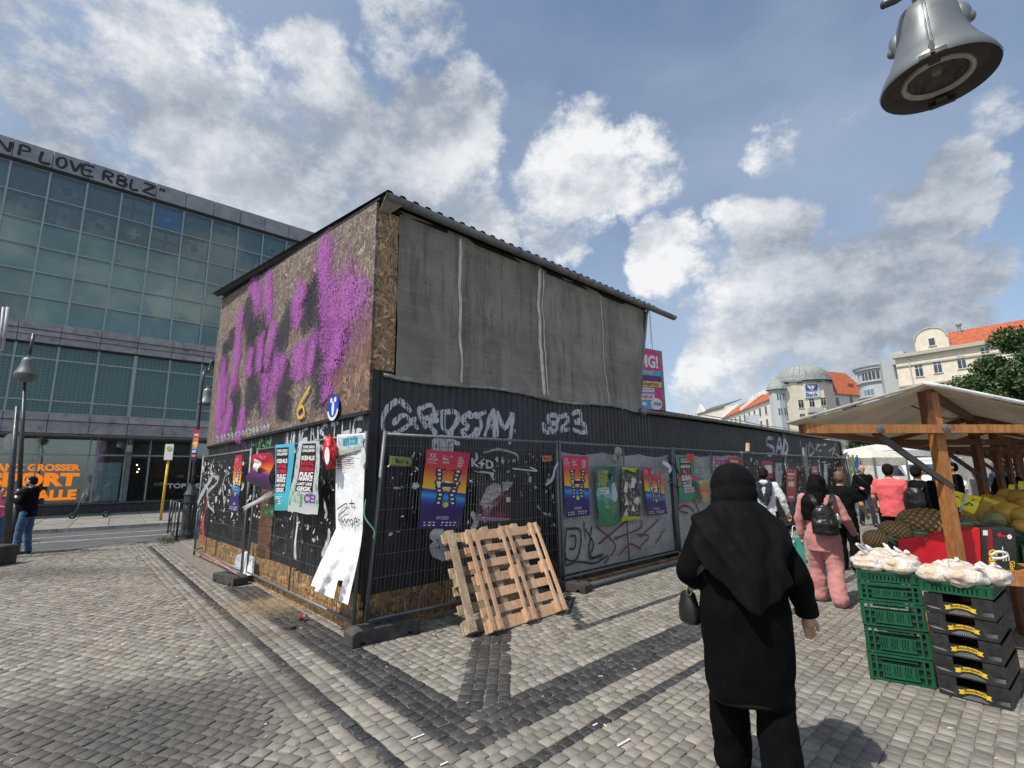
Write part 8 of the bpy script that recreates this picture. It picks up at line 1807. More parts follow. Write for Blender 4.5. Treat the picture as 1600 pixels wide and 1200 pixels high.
# melons
M_MEL = M('yellow_melon', (.55, .33, .045), .45, var=.2, vs=6, bump=.3, bs=30, rand=.12); M_MELG = M('greenish_melon', (.24, .22, .07), .5, var=.3, vs=7, bump=.4, bs=30)
ml = [(1538, 797, 5.5, .13, 0), (1575, 801, 5.3, .14, 0), (1596, 806, 5.2, .12, 0), (1520, 803, 5.6, .12, 0), (1590, 778, 5.8, .125, 0), (1560, 785, 5.9, .12, 0), (1552, 812, 5.2, .12, 1), (1606, 790, 5.6, .12, 0), (1575, 775, 6.1, .12, 0), (1545, 783, 6.2, .11, 0), (1595, 822, 5.0, .08, 0)]
mlb = ['melon in front centre of the heap by the yellow price card', 'biggest yellow melon towards the right edge', 'yellow melon touching the right picture edge', 'yellow melon half behind the yellow price card', 'upper melon near the right edge', 'melon at the top middle of the heap', 'greenish netted melon low in the heap', 'melon beyond the right picture edge', 'farthest yellow melon of the heap', 'small back melon behind the price card', 'small yellow fruit below the heap at right edge']
for i, (px, py, Y, r_, g_) in enumerate(ml): blob('melon', mlb[i], 'melon', at(px, py, Y), (r_*.88, r_*.8, r_*.76), M_MELG if g_ else M_MEL, i+20, 'melons on the stall', .06, 1.5, (20, 14))
# bed of mixed fruit further along the tables
M_FR = [M('fruit_'+n_, c_, .4, rand=.2, bump=0) for n_, c_ in (('orange', (.6, .2, .02)), ('red', (.45, .03, .02)), ('green', (.12, .3, .04)), ('yellow', (.55, .42, .05)))]
for g_ in range(4):
    mb = MB(); r = random.Random(g_)
    for i in range(110):
        k = .9+g_*.42+r.random()*.4; t_ = .45+1.05*r.random(); c = sp(k, t_, .80+.12*r.random()+.06*(t_)); mb.ball(c, r.uniform(.035, .055), 8, 6)
    o = mb.build('fruit_heap', M_FR[g_], None, True, org=sp(.9+g_*.42, .9, .75)); tag(o, 'heap of small '+('orange', 'red', 'green', 'yellow')[g_]+' fruit on the far display table', 'fruit heap', kind='stuff')
# price cards
M_CARD = M('yellow_card', (.80, .72, .02), .4, var=.03, bump=0)
def card(label, TL, TR, BR, BL, Y, marks=True, Y2=None):
    Y2 = Y2 or Y; q = Quad(at(*TL, Y), at(*TR, Y2), at(*BR, Y2), at(*BL, Y), (0, -1, .2), wave=.008); V, F, UV = q.grid(6, 4); o = mk('price_card', V, F, M_CARD, None, True, org=q.p(.5, 0)); tag(o, label, 'price card')
    if marks:
        S = [[(.12, .7), (.16, .6), (.2, .72)], [(.24, .68), (.27, .6)], [(.6, .62), (.72, .60)], [(.55, .38), (.62, .34), (.58, .28)], [(.66, .42), (.74, .52), (.80, .40), (.70, .36)], [(.45, .18), (.8, .75)]]; V, F, UV = ribbons(S, .05, lambda a, b_, i: q.p(a, b_, .004), .05, 3); mk('handwriting', V, F, M_INKK, o)
        q.text('Stück', .72, .74, .95, .88, M_ORANGE, o, .03, .004)
    return o
card('crumpled yellow price card stuck beside the stall post', (1490, 767), (1533, 777), (1524, 803), (1484, 788), 4.95); mb = MB(); mb.tube([at(1512, 765, 4.94), at(1500, 800, 4.94)], .012, 6); tag(mb.build('card_holder', M('clear_holder', (.5, .5, .5), .2), None, True, org=at(1500, 800, 4.94)), 'clear plastic holder behind the crumpled yellow price card', 'card holder')
card('yellow price card standing among the melons', (1536, 776), (1568, 786), (1562, 802), (1533, 793), 5.5, False); card('dim yellow price card on the far display table', (1575, 757), (1586, 757), (1586, 768), (1575, 768), 8.5, False); card('far yellow price card at the right edge', (1590, 752), (1602, 752), (1602, 765), (1590, 765), 8.0, False)

# ================================================================ PEOPLE
tmp_scene = bpy.data.scenes.new('tmp')
def remesh(V, F, vox, smooth=3, wr=0.0, wf=(9, 9, 4), seed=0):
    me = bpy.data.meshes.new('t'); me.from_pydata([tuple(v) for v in V], [], F); o = bpy.data.objects.new('t', me); tmp_scene.collection.objects.link(o)
    m_ = o.modifiers.new('r', 'REMESH'); m_.mode = 'VOXEL'; m_.voxel_size = vox; s_ = o.modifiers.new('s', 'SMOOTH'); s_.iterations = smooth; s_.factor = .5
    vl = tmp_scene.view_layers[0]; vl.update(); dg = vl.depsgraph; ev = o.evaluated_get(dg); me2 = bpy.data.meshes.new_from_object(ev, depsgraph=dg)
    n = len(me2.vertices); co = np.empty(n*3, np.float32); me2.vertices.foreach_get('co', co); co = co.reshape(-1, 3); nv = len(me2.polygons); 
    if wr:
        nn = np.empty(n*3, np.float32); me2.vertices.foreach_get('normal', nn); nn = nn.reshape(-1, 3); off = np.array([noise.noise(Vector((c[0]*wf[0]+seed, c[1]*wf[1], c[2]*wf[2])))+.5*noise.noise(Vector((c[0]*wf[0]*2.3, c[1]*wf[1]*2.3+seed, c[2]*wf[2]*2.6))) for c in co]); co = co+nn*(off*wr)[:, None]
    Fs = [tuple(p_.vertices) for p_ in me2.polygons]; bpy.data.objects.remove(o); bpy.data.meshes.remove(me); bpy.data.meshes.remove(me2); return co, Fs
class Body:
    def __init__(s): s.mb = MB()
    def cap(s, a, b_, ra, rb, n=14): 
        a, b_ = Vector(a), Vector(b_); s.mb.tube([a, a*.5+b_*.5, b_], [ra, (ra+rb)/2, rb], n); s.mb.ball(a, ra, n, 8); s.mb.ball(b_, rb, n, 8); return s
    def chain(s, pts, rs):
        for i in range(len(pts)-1): s.cap(pts[i], pts[i+1], rs[i], rs[i+1])
        return s
    def ell(s, c, r): s.mb.ball(c, 1.0, 18, 12, r); return s
    def loft(s, rings, n=28, pw=2.3):     # (z, cx, cy, rx, ry)
        k = len(s.mb.V)
        for (z, cx, cy, rx, ry) in rings:
            for j in range(n):
                a = 2*math.pi*j/n; ca, sa = math.cos(a), math.sin(a); s.mb.V.append((cx+rx*math.copysign(abs(ca)**(2/pw), ca), cy+ry*math.copysign(abs(sa)**(2/pw), sa), z))
        for i in range(len(rings)-1):
            for j in range(n): j2 = (j+1) % n; s.mb.F.append((k+i*n+j, k+i*n+j2, k+(i+1)*n+j2, k+(i+1)*n+j))
        s.mb.F.append(tuple(k+j for j in reversed(range(n)))); s.mb.F.append(tuple(k+(len(rings)-1)*n+j for j in range(n))); return s
def clothmat(name, c, rough=.8, wr=.5, sheen=.2, spec=.3): return M(name, c, rough, var=.10, vs=6, bump=wr, bs=7, bd=.010, sheen=sheen, spec=spec)
M_SKIN = M('skin', (.50, .29, .20), .5, var=.08, vs=12, bump=.1, bs=60, sss=.1); M_SKIN2 = M('skin_olive', (.36, .20, .13), .5, var=.08, vs=12, bump=.1, sss=.1)
M_BLACKC = clothmat('black_cloth', (.003, .003, .0034), .9, .3, 0, .08); M_BLACKC2 = clothmat('black_cloth_soft', (.0045, .0045, .005), .85, .45, 0, .12); M_PINKC = clothmat('pink_cord', (.50, .215, .205)); M_WHITEC = clothmat('white_jersey', (.62, .62, .63)); M_SALM = clothmat('salmon_cotton', (.72, .12, .13)); M_JEANS = clothmat('blue_jeans', (.045, .10, .20)); M_HAIRK = M('black_hair', (.012, .010, .009), .9, var=.4, bs=80, bump=.8, spec=.15); M_HAIRB = M('brown_hair', (.13, .08, .045), .6, var=.3, bs=80, bump=.8); M_HAIRG = M('grey_stubble', (.25, .22, .20), .7); M_SHOE = M('dark_shoe', (.02, .02, .02), .5); M_SHOEW = M('white_shoe', (.6, .58, .55), .5); M_EYE = M('eye', (.02, .015, .01), .2, bump=0); M_LEATH = M('black_leather', (.012, .012, .012), .35, var=.3, bump=.3, bs=50); M_NAVY = clothmat('navy_knit', (.012, .018, .035))
def person(label, foot, az, H, top=None, bottom=None, stride=.0, arms=None, hair=None, skin=None, tops='jacket', bots='trousers', shoes=None, face=True, vox=.012, wide=1.0, headtilt=0, group=None, leg_off=None, top_len=.47, phase=1):
    foot = Vector((foot[0], foot[1], 0)); root = thing('person', label, 'person', foot, group); skin = skin or M_SKIN; shoes = shoes or M_SHOE
    fwd = Vector((math.sin(az), math.cos(az), 0)); rgt = Vector((math.cos(az), -math.sin(az), 0)); Mx = np.array([[rgt.x, fwd.x, 0], [rgt.y, fwd.y, 0], [0, 0, 1]])
    def put(name, V, F, mat, sm=True): 
        W_ = (np.array(V)*H)@Mx.T + np.array([foot.x, foot.y, 0]); return mk(name, W_, F, mat, root, sm)
    lw = .052*wide**.5; hips = [(-lw, 0, .51), (lw, 0, .51)]; s = stride
    legs = []
    for i, sg in enumerate((-1, 1)):
        f = s*(1 if (i == 0) == (phase > 0) else -1); ank = (sg*lw*1.1, f, .045+(.03 if f < 0 and s > .05 else 0)); kn = (sg*lw*1.1, f*.55+.02+abs(s)*.1, .275); legs.append((hips[i], kn, ank, f))
    arms = arms or {}; aL = arms.get('L', [(-.135, -.01, .65), (-.14, .03, .50)]); aR = arms.get('R', [(.135, -.01, .65), (.14, .03, .50)]); sh = .098*wide**.5; A = [((-sh, 0, .805), aL[0], aL[1]), ((sh, 0, .805), aR[0], aR[1])]
    B = Body(); B.loft([(.49, 0, 0, .088, .065), (.55, 0, 0, .092, .068), (.62, 0, 0, .078, .058), (.70, 0, .002, .09, .062), (.78, 0, 0, .10, .058), (.82, 0, 0, .075, .045), (.85, 0, -.002, .035, .034)])
    B.cap((0, -.002, .83), (0, .006, .885), .034, .032); hc = (0, .012+headtilt, .93); B.ell(hc, (.044, .055, .064)); B.ell((0, .028+headtilt, .905), (.034, .038, .036))
    B.ell((0, .068+headtilt, .922), (.008, .012, .011)); B.cap((0, .064+headtilt, .938), (0, .073+headtilt, .918), .005, .008, 8); B.ell((-.046, .008+headtilt, .925), (.006, .012, .018)); B.ell((.046, .008+headtilt, .925), (.006, .012, .018)); B.ell((0, .062+headtilt, .897), (.016, .008, .004)); B.ell((0, .058+headtilt, .878), (.014, .012, .010))
    for (h_, k_, a_, f) in legs: B.chain([h_, k_, a_], [.052, .034, .020]); B.cap(a_, (a_[0]*1.1, a_[1]+.085, .018), .020, .016)
    for (s_, e_, w_) in A:
        B.chain([s_, e_, w_], [.030, .024, .016]); d = (Vector(w_)-Vector(e_)).normalized(); pw_ = Vector(w_)+d*.025; B.cap(w_, pw_, .014, .019)
        side_ = d.cross(Vector((0, 1, 0))); side_ = side_.normalized() if side_.length > .1 else Vector((1, 0, 0)); curl = d.cross(side_); 
        for q_ in range(4): 
            b0 = pw_+side_*(q_-1.5)*.0085+d*.012; ln = (.040, .046, .043, .033)[q_]; B.chain([b0, b0+d*ln*.5+curl*.004, b0+d*ln*.85+curl*.018], [.0062, .0056, .0048])
        B.chain([Vector(w_)+side_*.014+d*.01, pw_+side_*.024+curl*.012, pw_+side_*.022+d*.018+curl*.02], [.008, .0065, .0055])
    V, F = remesh([np.array(v)*H for v in B.mb.V], B.mb.F, vox*.75, 2); put('body', V/H, F, skin)
    if face:
        for sg in (-1, 1): mb = MB(); mb.ball((sg*.017, .0635+headtilt, .936), .0055, 8, 6); put('eye', mb.V, mb.F, M_EYE); mb = MB(); mb.tube([(sg*.008, .066+headtilt, .949), (sg*.026, .060+headtilt, .950)], .0028, 6); put('eyebrow', mb.V, mb.F, hair or M_HAIRK)
        mb = MB(); mb.ball((0, .0675+headtilt, .897), 1, 8, 6, (.014, .004, .0022)); put('mouth', mb.V, mb.F, M('lips', (.35, .12, .10), .5))
    if hair and hair != 'scarf':
        Hh = Body(); Hh.ell((0, -.004+headtilt, .944), (.049, .056, .054)); Hh.ell((0, -.018+headtilt, .925), (.046, .044, .05)); V, F = remesh([np.array(v)*H for v in Hh.mb.V], Hh.mb.F, vox, 2, .006, (60, 60, 60)); put('hair', V/H, F, hair)
    # trousers or shorts
    if bottom:
        T_ = Body(); T_.loft([(.47, 0, 0, .094*wide, .074*wide), (.52, 0, 0, .097*wide, .076*wide), (.585, 0, 0, .088*wide, .066*wide)])
        for (h_, k_, a_, f) in legs:
            if bots == 'trousers': T_.chain([h_, k_, (a_[0], a_[1], .05)], [.060*wide, .045*wide, .040*wide])
            elif bots == 'wide': T_.chain([h_, k_, (a_[0], a_[1], .055)], [.066*wide, .055*wide, .053*wide])
            else: kk = Vector(h_)*.15+Vector(k_)*.85; T_.chain([h_, kk], [.064*wide, .058*wide])
        V, F = remesh([np.array(v)*H for v in T_.mb.V], T_.mb.F, vox, 3, .012, (7, 7, 9), 3); put('trousers' if bots != 'shorts' else 'shorts', V/H, F, bottom)
    if top:
        T_ = Body(); T_.loft([(top_len, 0, 0, .098*wide, .080*wide), (.55, 0, 0, .098*wide, .078*wide), (.62, 0, 0, .092*wide, .072*wide), (.70, 0, .002, .102*wide, .074*wide), (.78, 0, 0, .108*wide, .068*wide), (.825, 0, 0, .082*wide**.5, .054), (.85, 0, -.004, .044, .042)])
        for (s_, e_, w_) in A:
            if tops == 'tshirt': T_.cap(s_, Vector(s_)*.35+Vector(e_)*.65, .040, .038)
            else: T_.chain([s_, e_, w_], [.042*wide**.5, .036*wide**.3, .026]) 
        if tops == 'hoodie': T_.ell((0, -.045, .84), (.05, .035, .03))
        V, F = remesh([np.array(v)*H for v in T_.mb.V], T_.mb.F, vox, 3, .012, (8, 8, 7), 1); put({'tshirt': 't_shirt', 'hoodie': 'hooded_top'}.get(tops, tops), V/H, F, top)
    for (h_, k_, a_, f) in legs: mb = Body(); mb.cap((a_[0]*1.05, a_[1]-.012, a_[2]-.02), (a_[0]*1.15, a_[1]+.085, .022), .028, .024); V, F = remesh([np.array(v)*H for v in mb.mb.V], mb.mb.F, vox, 2); V[:, 2] = np.maximum(V[:, 2], .002*H); put('shoe', V/H, F, shoes)
    return root, put, remesh
# -- woman in black, close to the camera
WF_ = G(1188, 1236); az = R_(14); Hw = 1.66
root, put, _ = person('woman in long black tunic and black headscarf walking away in the foreground', WF_, az, Hw, None, M_BLACKC, .075, {'R': [(.175, -.02, .635), (.20, .055, .505)], 'L': [(-.165, -.01, .645), (-.115, .08, .60)]}, None, M_SKIN, bots='wide', vox=.007, wide=1.12, face=True, phase=1)
B = Body(); B.loft([(.262, -.005, .0, .112, .098), (.285, -.005, 0, .118, .104), (.30, -.005, 0, .122, .106), (.36, -.002, 0, .134, .112), (.46, 0, 0, .137, .112), (.54, 0, -.004, .134, .108), (.62, 0, 0, .126, .096), (.70, 0, 0, .132, .098), (.77, 0, 0, .118, .084), (.81, 0, 0, .085, .066), (.85, 0, 0, .05, .05)], 36)
B.chain([(.102, 0, .768), (.160, -.02, .645), (.20, .052, .528)], [.052, .048, .034]); B.chain([(-.102, 0, .768), (-.160, -.01, .65), (-.12, .08, .60)], [.052, .048, .034])
V, F = remesh([np.array(v)*Hw for v in B.mb.V], B.mb.F, .010, 3, .016, (6, 6, 3.2), 2); tun = put('tunic', V/Hw, F, M_BLACKC)
mb = MB()
for z in (.278,): mb.tube([(-.005+.114*math.cos(a), .100*math.sin(a), z-.006+.004*math.sin(a*3)) for a in [i/40*2*math.pi for i in range(41)]], .007, 8, False)
put('tunic_hem', mb.V, mb.F, M_BLACKC2)
mb = MB(); mb.tube([(.198+.0, .048, .545), (.203, .056, .512)], .036, 12); put('cuff', mb.V, mb.F, M_BLACKC2)
B = Body(); B.ell((0, .006, .932), (.073, .076, .076)); B.ell((0, -.008, .895), (.073, .072, .075)); B.loft([(.76, 0, -.005, .118, .088), (.80, 0, -.005, .102, .084), (.83, 0, -.006, .086, .078), (.86, 0, -.004, .076, .072), (.90, 0, 0, .066, .066)], 30)
# cape: shell over the back falling to a point
k = len(B.mb.V); na, nz_ = 26, 18
def cape(a, s_, thick):
    th = -math.pi/2+a*1.5; zb_ = .795-.25*max(0, 1-(abs(a-.08)*1.05)**1.3); z = .875+(zb_-.875)*s_
    g_ = min(1, s_*1.5)**.8; sp_ = (.003+.009*s_)*math.sin(a*12+s_*2+3*noise.noise(Vector((a*2, s_*2, 1)))); rx = .070+.086*g_-.030*abs(a)**5+sp_+thick; ry = .072+.056*g_+.01*s_+sp_+thick
    return (rx*math.cos(th), ry*math.sin(th), z)
for th_ in (0, .012):
    for j in range(nz_+1):
        for i in range(na+1): B.mb.V.append(cape(-1+2*i/na, j/nz_, th_))
W_ = na+1; n0 = (nz_+1)*W_
for j in range(nz_):
    for i in range(na): q_ = k+j*W_+i; B.mb.F.append((q_, q_+W_, q_+W_+1, q_+1)); q_ += n0; B.mb.F.append((q_, q_+1, q_+W_+1, q_+W_))
for i in range(na): a_ = k+i; B.mb.F.append((a_, a_+1, a_+1+n0, a_+n0)); a_ = k+nz_*W_+i; B.mb.F.append((a_, a_+n0, a_+1+n0, a_+1))
for j in range(nz_): a_ = k+j*W_; B.mb.F.append((a_, a_+n0, a_+W_+n0, a_+W_)); a_ = k+j*W_+na; B.mb.F.append((a_, a_+W_, a_+W_+n0, a_+n0))
V, F = remesh([np.array(v)*Hw for v in B.mb.V], B.mb.F, .0075, 2)
V2 = np.array(V); V2[:, :2] *= (1+np.array([.045*math.sin((v[0]*2.2+v[2]*1.0)*22+2*noise.noise(Vector(v)*4)) for v in V]))[:, None]; put('headscarf', V2/Hw, F, M_BLACKC2)
# bag on her left hip
def wpt(root_, az_, H_, p_): f_ = Vector((math.sin(az_), math.cos(az_), 0)); r_ = Vector((math.cos(az_), -math.sin(az_), 0)); return root_.location+r_*(p_[0]*H_)+f_*(p_[1]*H_)+Vector((0, 0, p_[2]*H_))
bagc = wpt(root, az, Hw, (-.168, .045, .505)); B = Body(); B.loft([(.465, 0, 0, .040, .024), (.475, 0, 0, .044, .028), (.515, 0, 0, .042, .028), (.558, 0, 0, .028, .02), (.565, 0, 0, .02, .014)]); 
bag = thing('shoulder_bag', 'small black shoulder bag with gold ring worn by the woman in black', 'bag', bagc); f_ = Vector((math.sin(az), math.cos(az), 0)); r_ = Vector((math.cos(az), -math.sin(az), 0))
bd = mk('bag_body', [bagc+(f_*.85-r_*.5)*(v[0]*Hw)+(r_*.85+f_*.5)*(v[1]*Hw)+Vector((0, 0, (v[2]-.50)*Hw)) for v in B.mb.V], B.mb.F, M_LEATH, bag, True)
mb = MB(); st_ = [wpt(root, az, Hw, p_) for p_ in ((-.168, .045, .57), (-.160, .0, .61), (-.135, -.06, .66), (-.10, -.085, .70))]; 
V, F = [], []
cs_ = [Vector(tuple(x)) for x in catmull(st_, 6)]
for c in cs_: V += [c-f_*.006+Vector((0, 0, .018)), c-f_*.006-Vector((0, 0, .018))]
F = [(2*i, 2*i+1, 2*i+3, 2*i+2) for i in range(len(cs_)-1)]; mk('strap', V, F, M_LEATH, bag)
mb = MB(); cg = wpt(root, az, Hw, (-.166, .02, .575)); mb.tube([cg+r_*(.014*math.cos(a))+Vector((0, 0, .020*math.sin(a))) for a in [i/14*6.283 for i in range(15)]], .0035, 6); mb.build('ring', M('brass', (.65, .48, .2), .3, metal=.9), bag, True)
# -- woman in pink
az = R_(28); Hp = 1.57; fp = G(1298, 944)
root, put, _ = person('woman in pink suit and long black headscarf carrying a black backpack', fp, az, Hp, M_PINKC, M_PINKC, .09, {'R': [(.17, .0, .655), (.215, .09, .55)], 'L': [(-.15, .02, .655), (-.15, .05, .53)]}, None, M_SKIN2, tops='jacket', bots='wide', shoes=M_SHOEW, vox=.011, wide=1.12, top_len=.40)
B = Body(); B.ell((0, .006, .935), (.064, .070, .072)); B.ell((-.01, -.01, .89), (.072, .066, .08)); B.loft([(.64, -.075, -.045, .040, .030), (.70, -.070, -.045, .062, .040), (.78, -.045, -.035, .085, .060), (.83, -.02, -.015, .085, .070), (.88, 0, 0, .068, .066)]); V, F = remesh([np.array(v)*Hp for v in B.mb.V], B.mb.F, .012, 3, .018, (14, 14, 4), 5); put('headscarf', V/Hp, F, M_BLACKC2)
bp_c = wpt(root, az, Hp, (.02, -.125, .66)); bpk = thing('backpack', 'small black backpack with bottle on back of the woman in pink', 'backpack', bp_c)
f_ = Vector((math.sin(az), math.cos(az), 0)); r_ = Vector((math.cos(az), -math.sin(az), 0))
def bput(name, B_, mat, vox=.010, wr=.01):
    V, F = remesh([np.array(v) for v in B_.mb.V], B_.mb.F, vox, 3, wr, (12, 12, 12), 7); return mk(name, [bp_c+r_*v[0]+f_*v[1]+Vector((0, 0, v[2])) for v in V], F, mat, bpk, True)
B = Body(); B.loft([(-.20, 0, 0, .11, .05), (-.18, 0, 0, .14, .07), (-.05, 0, 0, .145, .08), (.08, 0, 0, .12, .07), (.15, 0, 0, .08, .05), (.17, 0, 0, .05, .03)]); bput('bag_body', B, M_LEATH)
B = Body(); B.loft([(-.17, 0, -.06, .10, .03), (-.06, 0, -.065, .115, .035), (.0, 0, -.05, .10, .03)]); bput('front_pocket', B, M_LEATH)
for s_, x1 in ((1, .13), (-1, -.11)):
    st_ = [bp_c+r_*(s_*.06)+Vector((0, 0, .13)), bp_c+r_*(s_*.09)+f_*.0+Vector((0, 0, .21)), bp_c+r_*(s_*.12)+f_*.10+Vector((0, 0, .285)), bp_c+r_*(s_*.13)+f_*.2+Vector((0, 0, .24))]; V = []
    cs_ = [Vector(tuple(x)) for x in catmull(st_, 5)]
    for c in cs_: V += [c-r_*.026, c+r_*.026]
    V += [v+Vector((0, 0, .012))-f_*.006 for v in V[:2*len(cs_)]]; n = 2*len(cs_)
    F = [(2*i+n, 2*i+1+n, 2*i+3+n, 2*i+2+n) for i in range(len(cs_)-1)]+[(2*i, 2*i+n, 2*i+2+n, 2*i+2) for i in range(len(cs_)-1)]+[(2*i+1, 2*i+3, 2*i+3+n, 2*i+1+n) for i in range(len(cs_)-1)]; mk('strap', V, F, M_LEATH, bpk)
mb = MB(); mb.tube([bp_c+r_*.02*s_+Vector((0, 0, .15+.04*(1-abs(s_)))) for s_ in (-1, -.5, 0, .5, 1)], .008, 6); mb.build('grab_handle', M_LEATH, bpk, True)
mb = MB(); mb.lathe([(0, 0), (.028, 0), (.028, .12), (.018, .14), (.018, .165), (0, .165)], bp_c+r_*.145+Vector((0, 0, -.1)), n=14); mb.build('bottle', M('steel_bottle', (.5, .5, .5), .25, metal=.9, bump=0), bpk, True)
c = wpt(root, az, Hp, (-.19, .05, .415)); tb_ = thing('shopping_bag', 'turquoise paper shopping bag carried beside the woman in pink', 'bag', c); mb = MB(); u_ = Vector((.75, .2, 0)); mb.boxp([c-u_*.12+Vector((0, -.04, -.2)), c+u_*.12+Vector((0, -.04, -.22)), c+u_*.12+Vector((0, .06, -.22)), c-u_*.12+Vector((0, .06, -.2)), c-u_*.14+Vector((0, -.04, .13)), c+u_*.11+Vector((0, -.04, .12)), c+u_*.11+Vector((0, .04, .12)), c-u_*.14+Vector((0, .04, .13))]); mb.build('bag_body', M('turquoise_paper', (.08, .48, .38), .5, var=.05), tb_)
mb = MB(); mb.tube([tuple(x) for x in catmull([c-u_*.08+Vector((0, -.02, .13)), c-u_*.04+Vector((0, 0, .25)), c+u_*.03+Vector((0, 0, .25)), c+u_*.06+Vector((0, -.02, .12))], 4)], .006, 5); mb.build('handle', M_WHITEC, tb_, True)
blob('plastic_bag', 'white crumpled plastic bag carried left of the turquoise bag', 'bag', wpt(root, az, Hp, (-.235, .03, .45)), (.07, .06, .09), M_BAGW, 9, None, .5, 3)
mb = MB(); hp_ = wpt(root, az, Hp, (.225, .115, .50)); mb.box(hp_, r_*.035, f_*.006+Vector((0, 0, .0)), (0, 0, .065)); tag(mb.build('mobile_phone', M_LEATH, None, org=hp_), 'black mobile phone in the right hand of the woman in pink', 'phone')
# -- others
person('person in white hooded top with dark scarf walking beside the low shed', G(1207, 884), R_(30), 1.70, M_WHITEC, M_BLACKC2, .07, {'R': [(.16, -.01, .66), (.19, .03, .52)], 'L': [(-.14, 0, .66), (-.16, .03, .52)]}, M_HAIRK, M_SKIN2, tops='hoodie')
root = [o for o in bpy.data.objects if o.name.startswith('person') and o.parent is None][-1]
def scarf(root, az, H_, mat):
    B = Body(); B.loft([(.80, 0, -.01, .075, .065), (.84, 0, 0, .062, .058), (.87, 0, 0, .05, .05)]); B.chain([(-.05, -.05, .82), (-.055, -.085, .74), (-.02, -.085, .66)], [.03, .03, .018]); B.chain([(.05, -.05, .82), (.03, -.09, .72), (.01, -.09, .62)], [.032, .032, .016]); V, F = remesh([np.array(v)*H_ for v in B.mb.V], B.mb.F, .012, 2, .02, (14, 14, 8)); f_ = Vector((math.sin(az), math.cos(az), 0)); r_ = Vector((math.cos(az), -math.sin(az), 0)); mk('scarf', [root.location+r_*v[0]+f_*v[1]+Vector((0, 0, v[2])) for v in V], F, mat, root, True)
scarf(root, R_(30), 1.70, M_NAVY)
person('person with brown hair in black top half hidden by the woman in pink', G(1330, 893), R_(40), 1.62, M_BLACKC2, M_BLACKC2, .06, {'R': [(.16, .0, .66), (.18, .09, .57)], 'L': [(-.14, 0, .66), (-.14, .06, .53)]}, M_HAIRB, M_SKIN, tops='tshirt', wide=1.1)
person('bald man in black with shoulder bag striding towards the camera', G(1358, 822), R_(200), 1.78, M_BLACKC2, M_NAVY, .13, {'L': [(-.16, -.03, .66), (-.22, -.04, .53)], 'R': [(.14, .02, .66), (.09, .10, .63)]}, None, M_SKIN, tops='jacket')
r2 = [o for o in bpy.data.objects if o.name.startswith('person') and o.parent is None][-1]; 
bc = wpt(r2, R_(200), 1.78, (-.13, .05, .48)); sb = thing('messenger_bag', 'black messenger bag at the hip of the bald walking man', 'bag', bc); mb = MB(); f_ = Vector((math.sin(R_(200)), math.cos(R_(200)), 0)); r_ = Vector((math.cos(R_(200)), -math.sin(R_(200)), 0)); mb.box(bc, r_*.13, f_*.045, (0, 0, .12)); o = mb.build('bag_body', M_LEATH, sb); bv = o.modifiers.new('b', 'BEVEL'); bv.width = .02; bv.segments = 2
mb = MB(); mb.tube([wpt(r2, R_(200), 1.78, p_) for p_ in ((-.13, .06, .55), (-.03, .085, .68), (.06, .07, .80), (.07, .0, .83))], .012, 6); mb.build('strap', M_LEATH, sb, True)
person('man in salmon red t-shirt and black shorts seen from behind', G(1409, 884), R_(45), 1.74, M_SALM, M_BLACKC2, .02, {'R': [(.15, .0, .66), (.15, .06, .55)], 'L': [(-.15, 0, .66), (-.15, .06, .55)]}, M_HAIRK, M_SKIN, tops='tshirt', bots='shorts', wide=1.15)
person('person in black jacket carrying a dark backpack behind the stall post', G(1455, 888), R_(60), 1.70, M_BLACKC2, M_BLACKC2, .04, None, M_HAIRK, M_SKIN2, tops='jacket', wide=1.15)
r3 = [o for o in bpy.data.objects if o.name.startswith('person') and o.parent is None][-1]; bp_c = wpt(r3, R_(60), 1.7, (0, -.12, .66)); bpk = thing('backpack', 'dark backpack on the person behind the stall post', 'backpack', bp_c); f_ = Vector((math.sin(R_(60)), math.cos(R_(60)), 0)); r_ = Vector((math.cos(R_(60)), -math.sin(R_(60)), 0)); B = Body(); B.loft([(-.24, 0, 0, .14, .08), (-.05, 0, 0, .16, .10), (.12, 0, 0, .14, .09), (.2, 0, 0, .08, .05)]); bput('bag_body', B, M_LEATH)
mb = MB(); mb.tube([bp_c+r_*.1+Vector((0, 0, .12)), bp_c+r_*.12+f_*.1+Vector((0, 0, .24)), bp_c+r_*.12+f_*.2+Vector((0, 0, .12))], .02, 6); mb.build('strap', M_LEATH, bpk, True)
person('man in black standing under the stall canopy, head turned left', G(1508, 850), R_(290), 1.78, M_BLACKC2, M_BLACKC2, .02, {'R': [(.15, .02, .66), (.10, .10, .58)], 'L': [(-.15, .02, .66), (-.15, .05, .52)]}, M_HAIRK, M_SKIN2, wide=1.1)
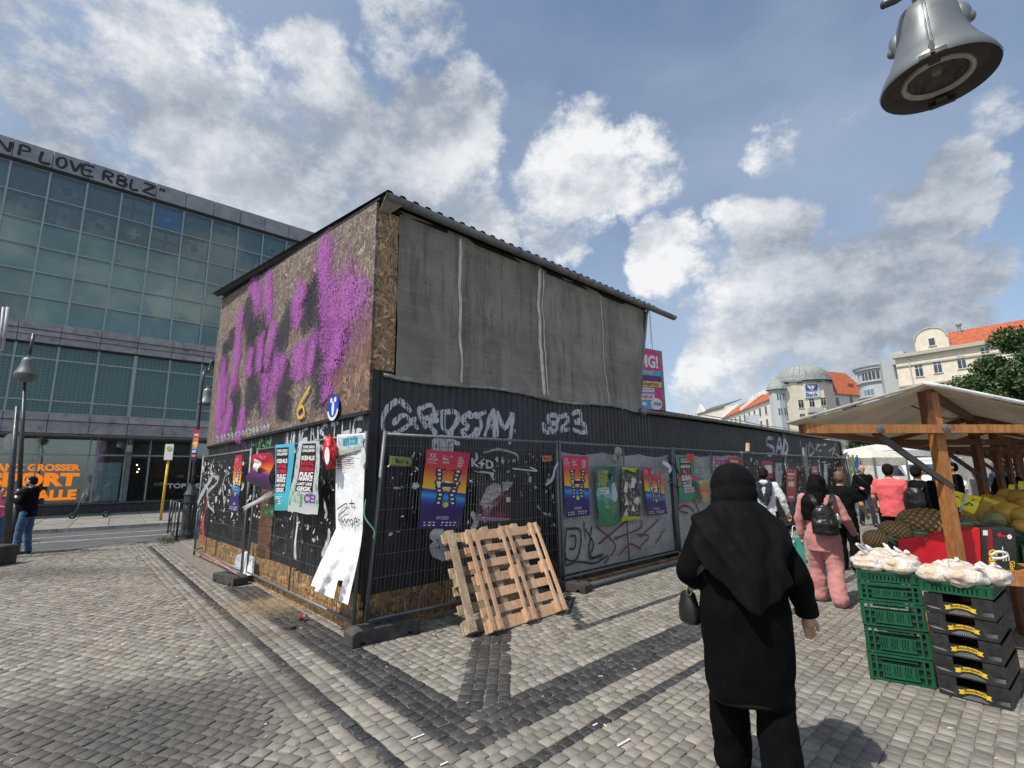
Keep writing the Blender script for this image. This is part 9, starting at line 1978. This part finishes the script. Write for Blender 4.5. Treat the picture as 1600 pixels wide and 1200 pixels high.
person('woman in pale top with dark hair in the stall shade', G(1543, 838), R_(260), 1.62, clothmat('pale_grey_top', (.35, .32, .30)), M_BLACKC2, .02, {'R': [(.14, .05, .67), (.08, .12, .66)], 'L': [(-.14, .04, .67), (-.1, .12, .62)]}, M_HAIRK, M_SKIN, tops='jacket')
person('figure in dark clothes farthest back between stall posts', G(1568, 800), R_(200), 1.72, M_NAVY, M_BLACKC2, .02, None, M_HAIRK, M_SKIN2)
person('figure in dark blue between the black-clad man and the post', G(1480, 806), R_(45), 1.72, M_NAVY, M_BLACKC2, .02, None, M_HAIRK, M_SKIN2)
person('seller in dark jumper near the right edge behind melons', G(1592, 845), R_(220), 1.70, M_BLACKC2, M_BLACKC2, .02, {'R': [(.15, .04, .66), (.10, .12, .60)], 'L': [(-.15, .04, .66), (-.1, .12, .6)]}, M_HAIRK, M_SKIN)
person('bearded man in black hoodie and blue jeans looking at phone at far left', G(34, 866), R_(255), 1.74, M_BLACKC2, M_JEANS, .03, {'R': [(.12, .04, .665), (.045, .16, .70)], 'L': [(-.12, .04, .665), (-.05, .16, .70)]}, M_HAIRK, M_SKIN, tops='hoodie', headtilt=.012)
r4 = [o for o in bpy.data.objects if o.name.startswith('person') and o.parent is None][-1]; c = wpt(r4, R_(255), 1.74, (0, .20, .715)); mb = MB(); mb.box(c, (.02, -.03, 0), (.0, .03, .0), (-.05, 0, .03)); tag(mb.build('mobile_phone', M_INKW, None, org=c), 'pale mobile phone held by the bearded man', 'phone')
B = Body(); B.ell((0, .042, .888), (.034, .030, .026)); V, F = remesh([np.array(v)*1.74 for v in B.mb.V], B.mb.F, .01, 2); f_ = Vector((math.sin(R_(255)), math.cos(R_(255)), 0)); r_ = Vector((math.cos(R_(255)), -math.sin(R_(255)), 0)); mk('beard', [r4.location+r_*v[0]+f_*v[1]+Vector((0, 0, v[2])) for v in V], F, M_HAIRK, r4, True)
person('person in pink and yellow shirt cut off by left picture edge', G(-12, 850), R_(90), 1.45, M('pink_yellow_shirt', (.6, .12, .2), .8, var=.8, vs=6), M_JEANS, .05, {'R': [(.13, .04, .67), (.08, .14, .66)], 'L': [(-.13, .04, .67), (-.08, .14, .66)]}, M_HAIRK, M_SKIN)
bpy.data.scenes.remove(tmp_scene)
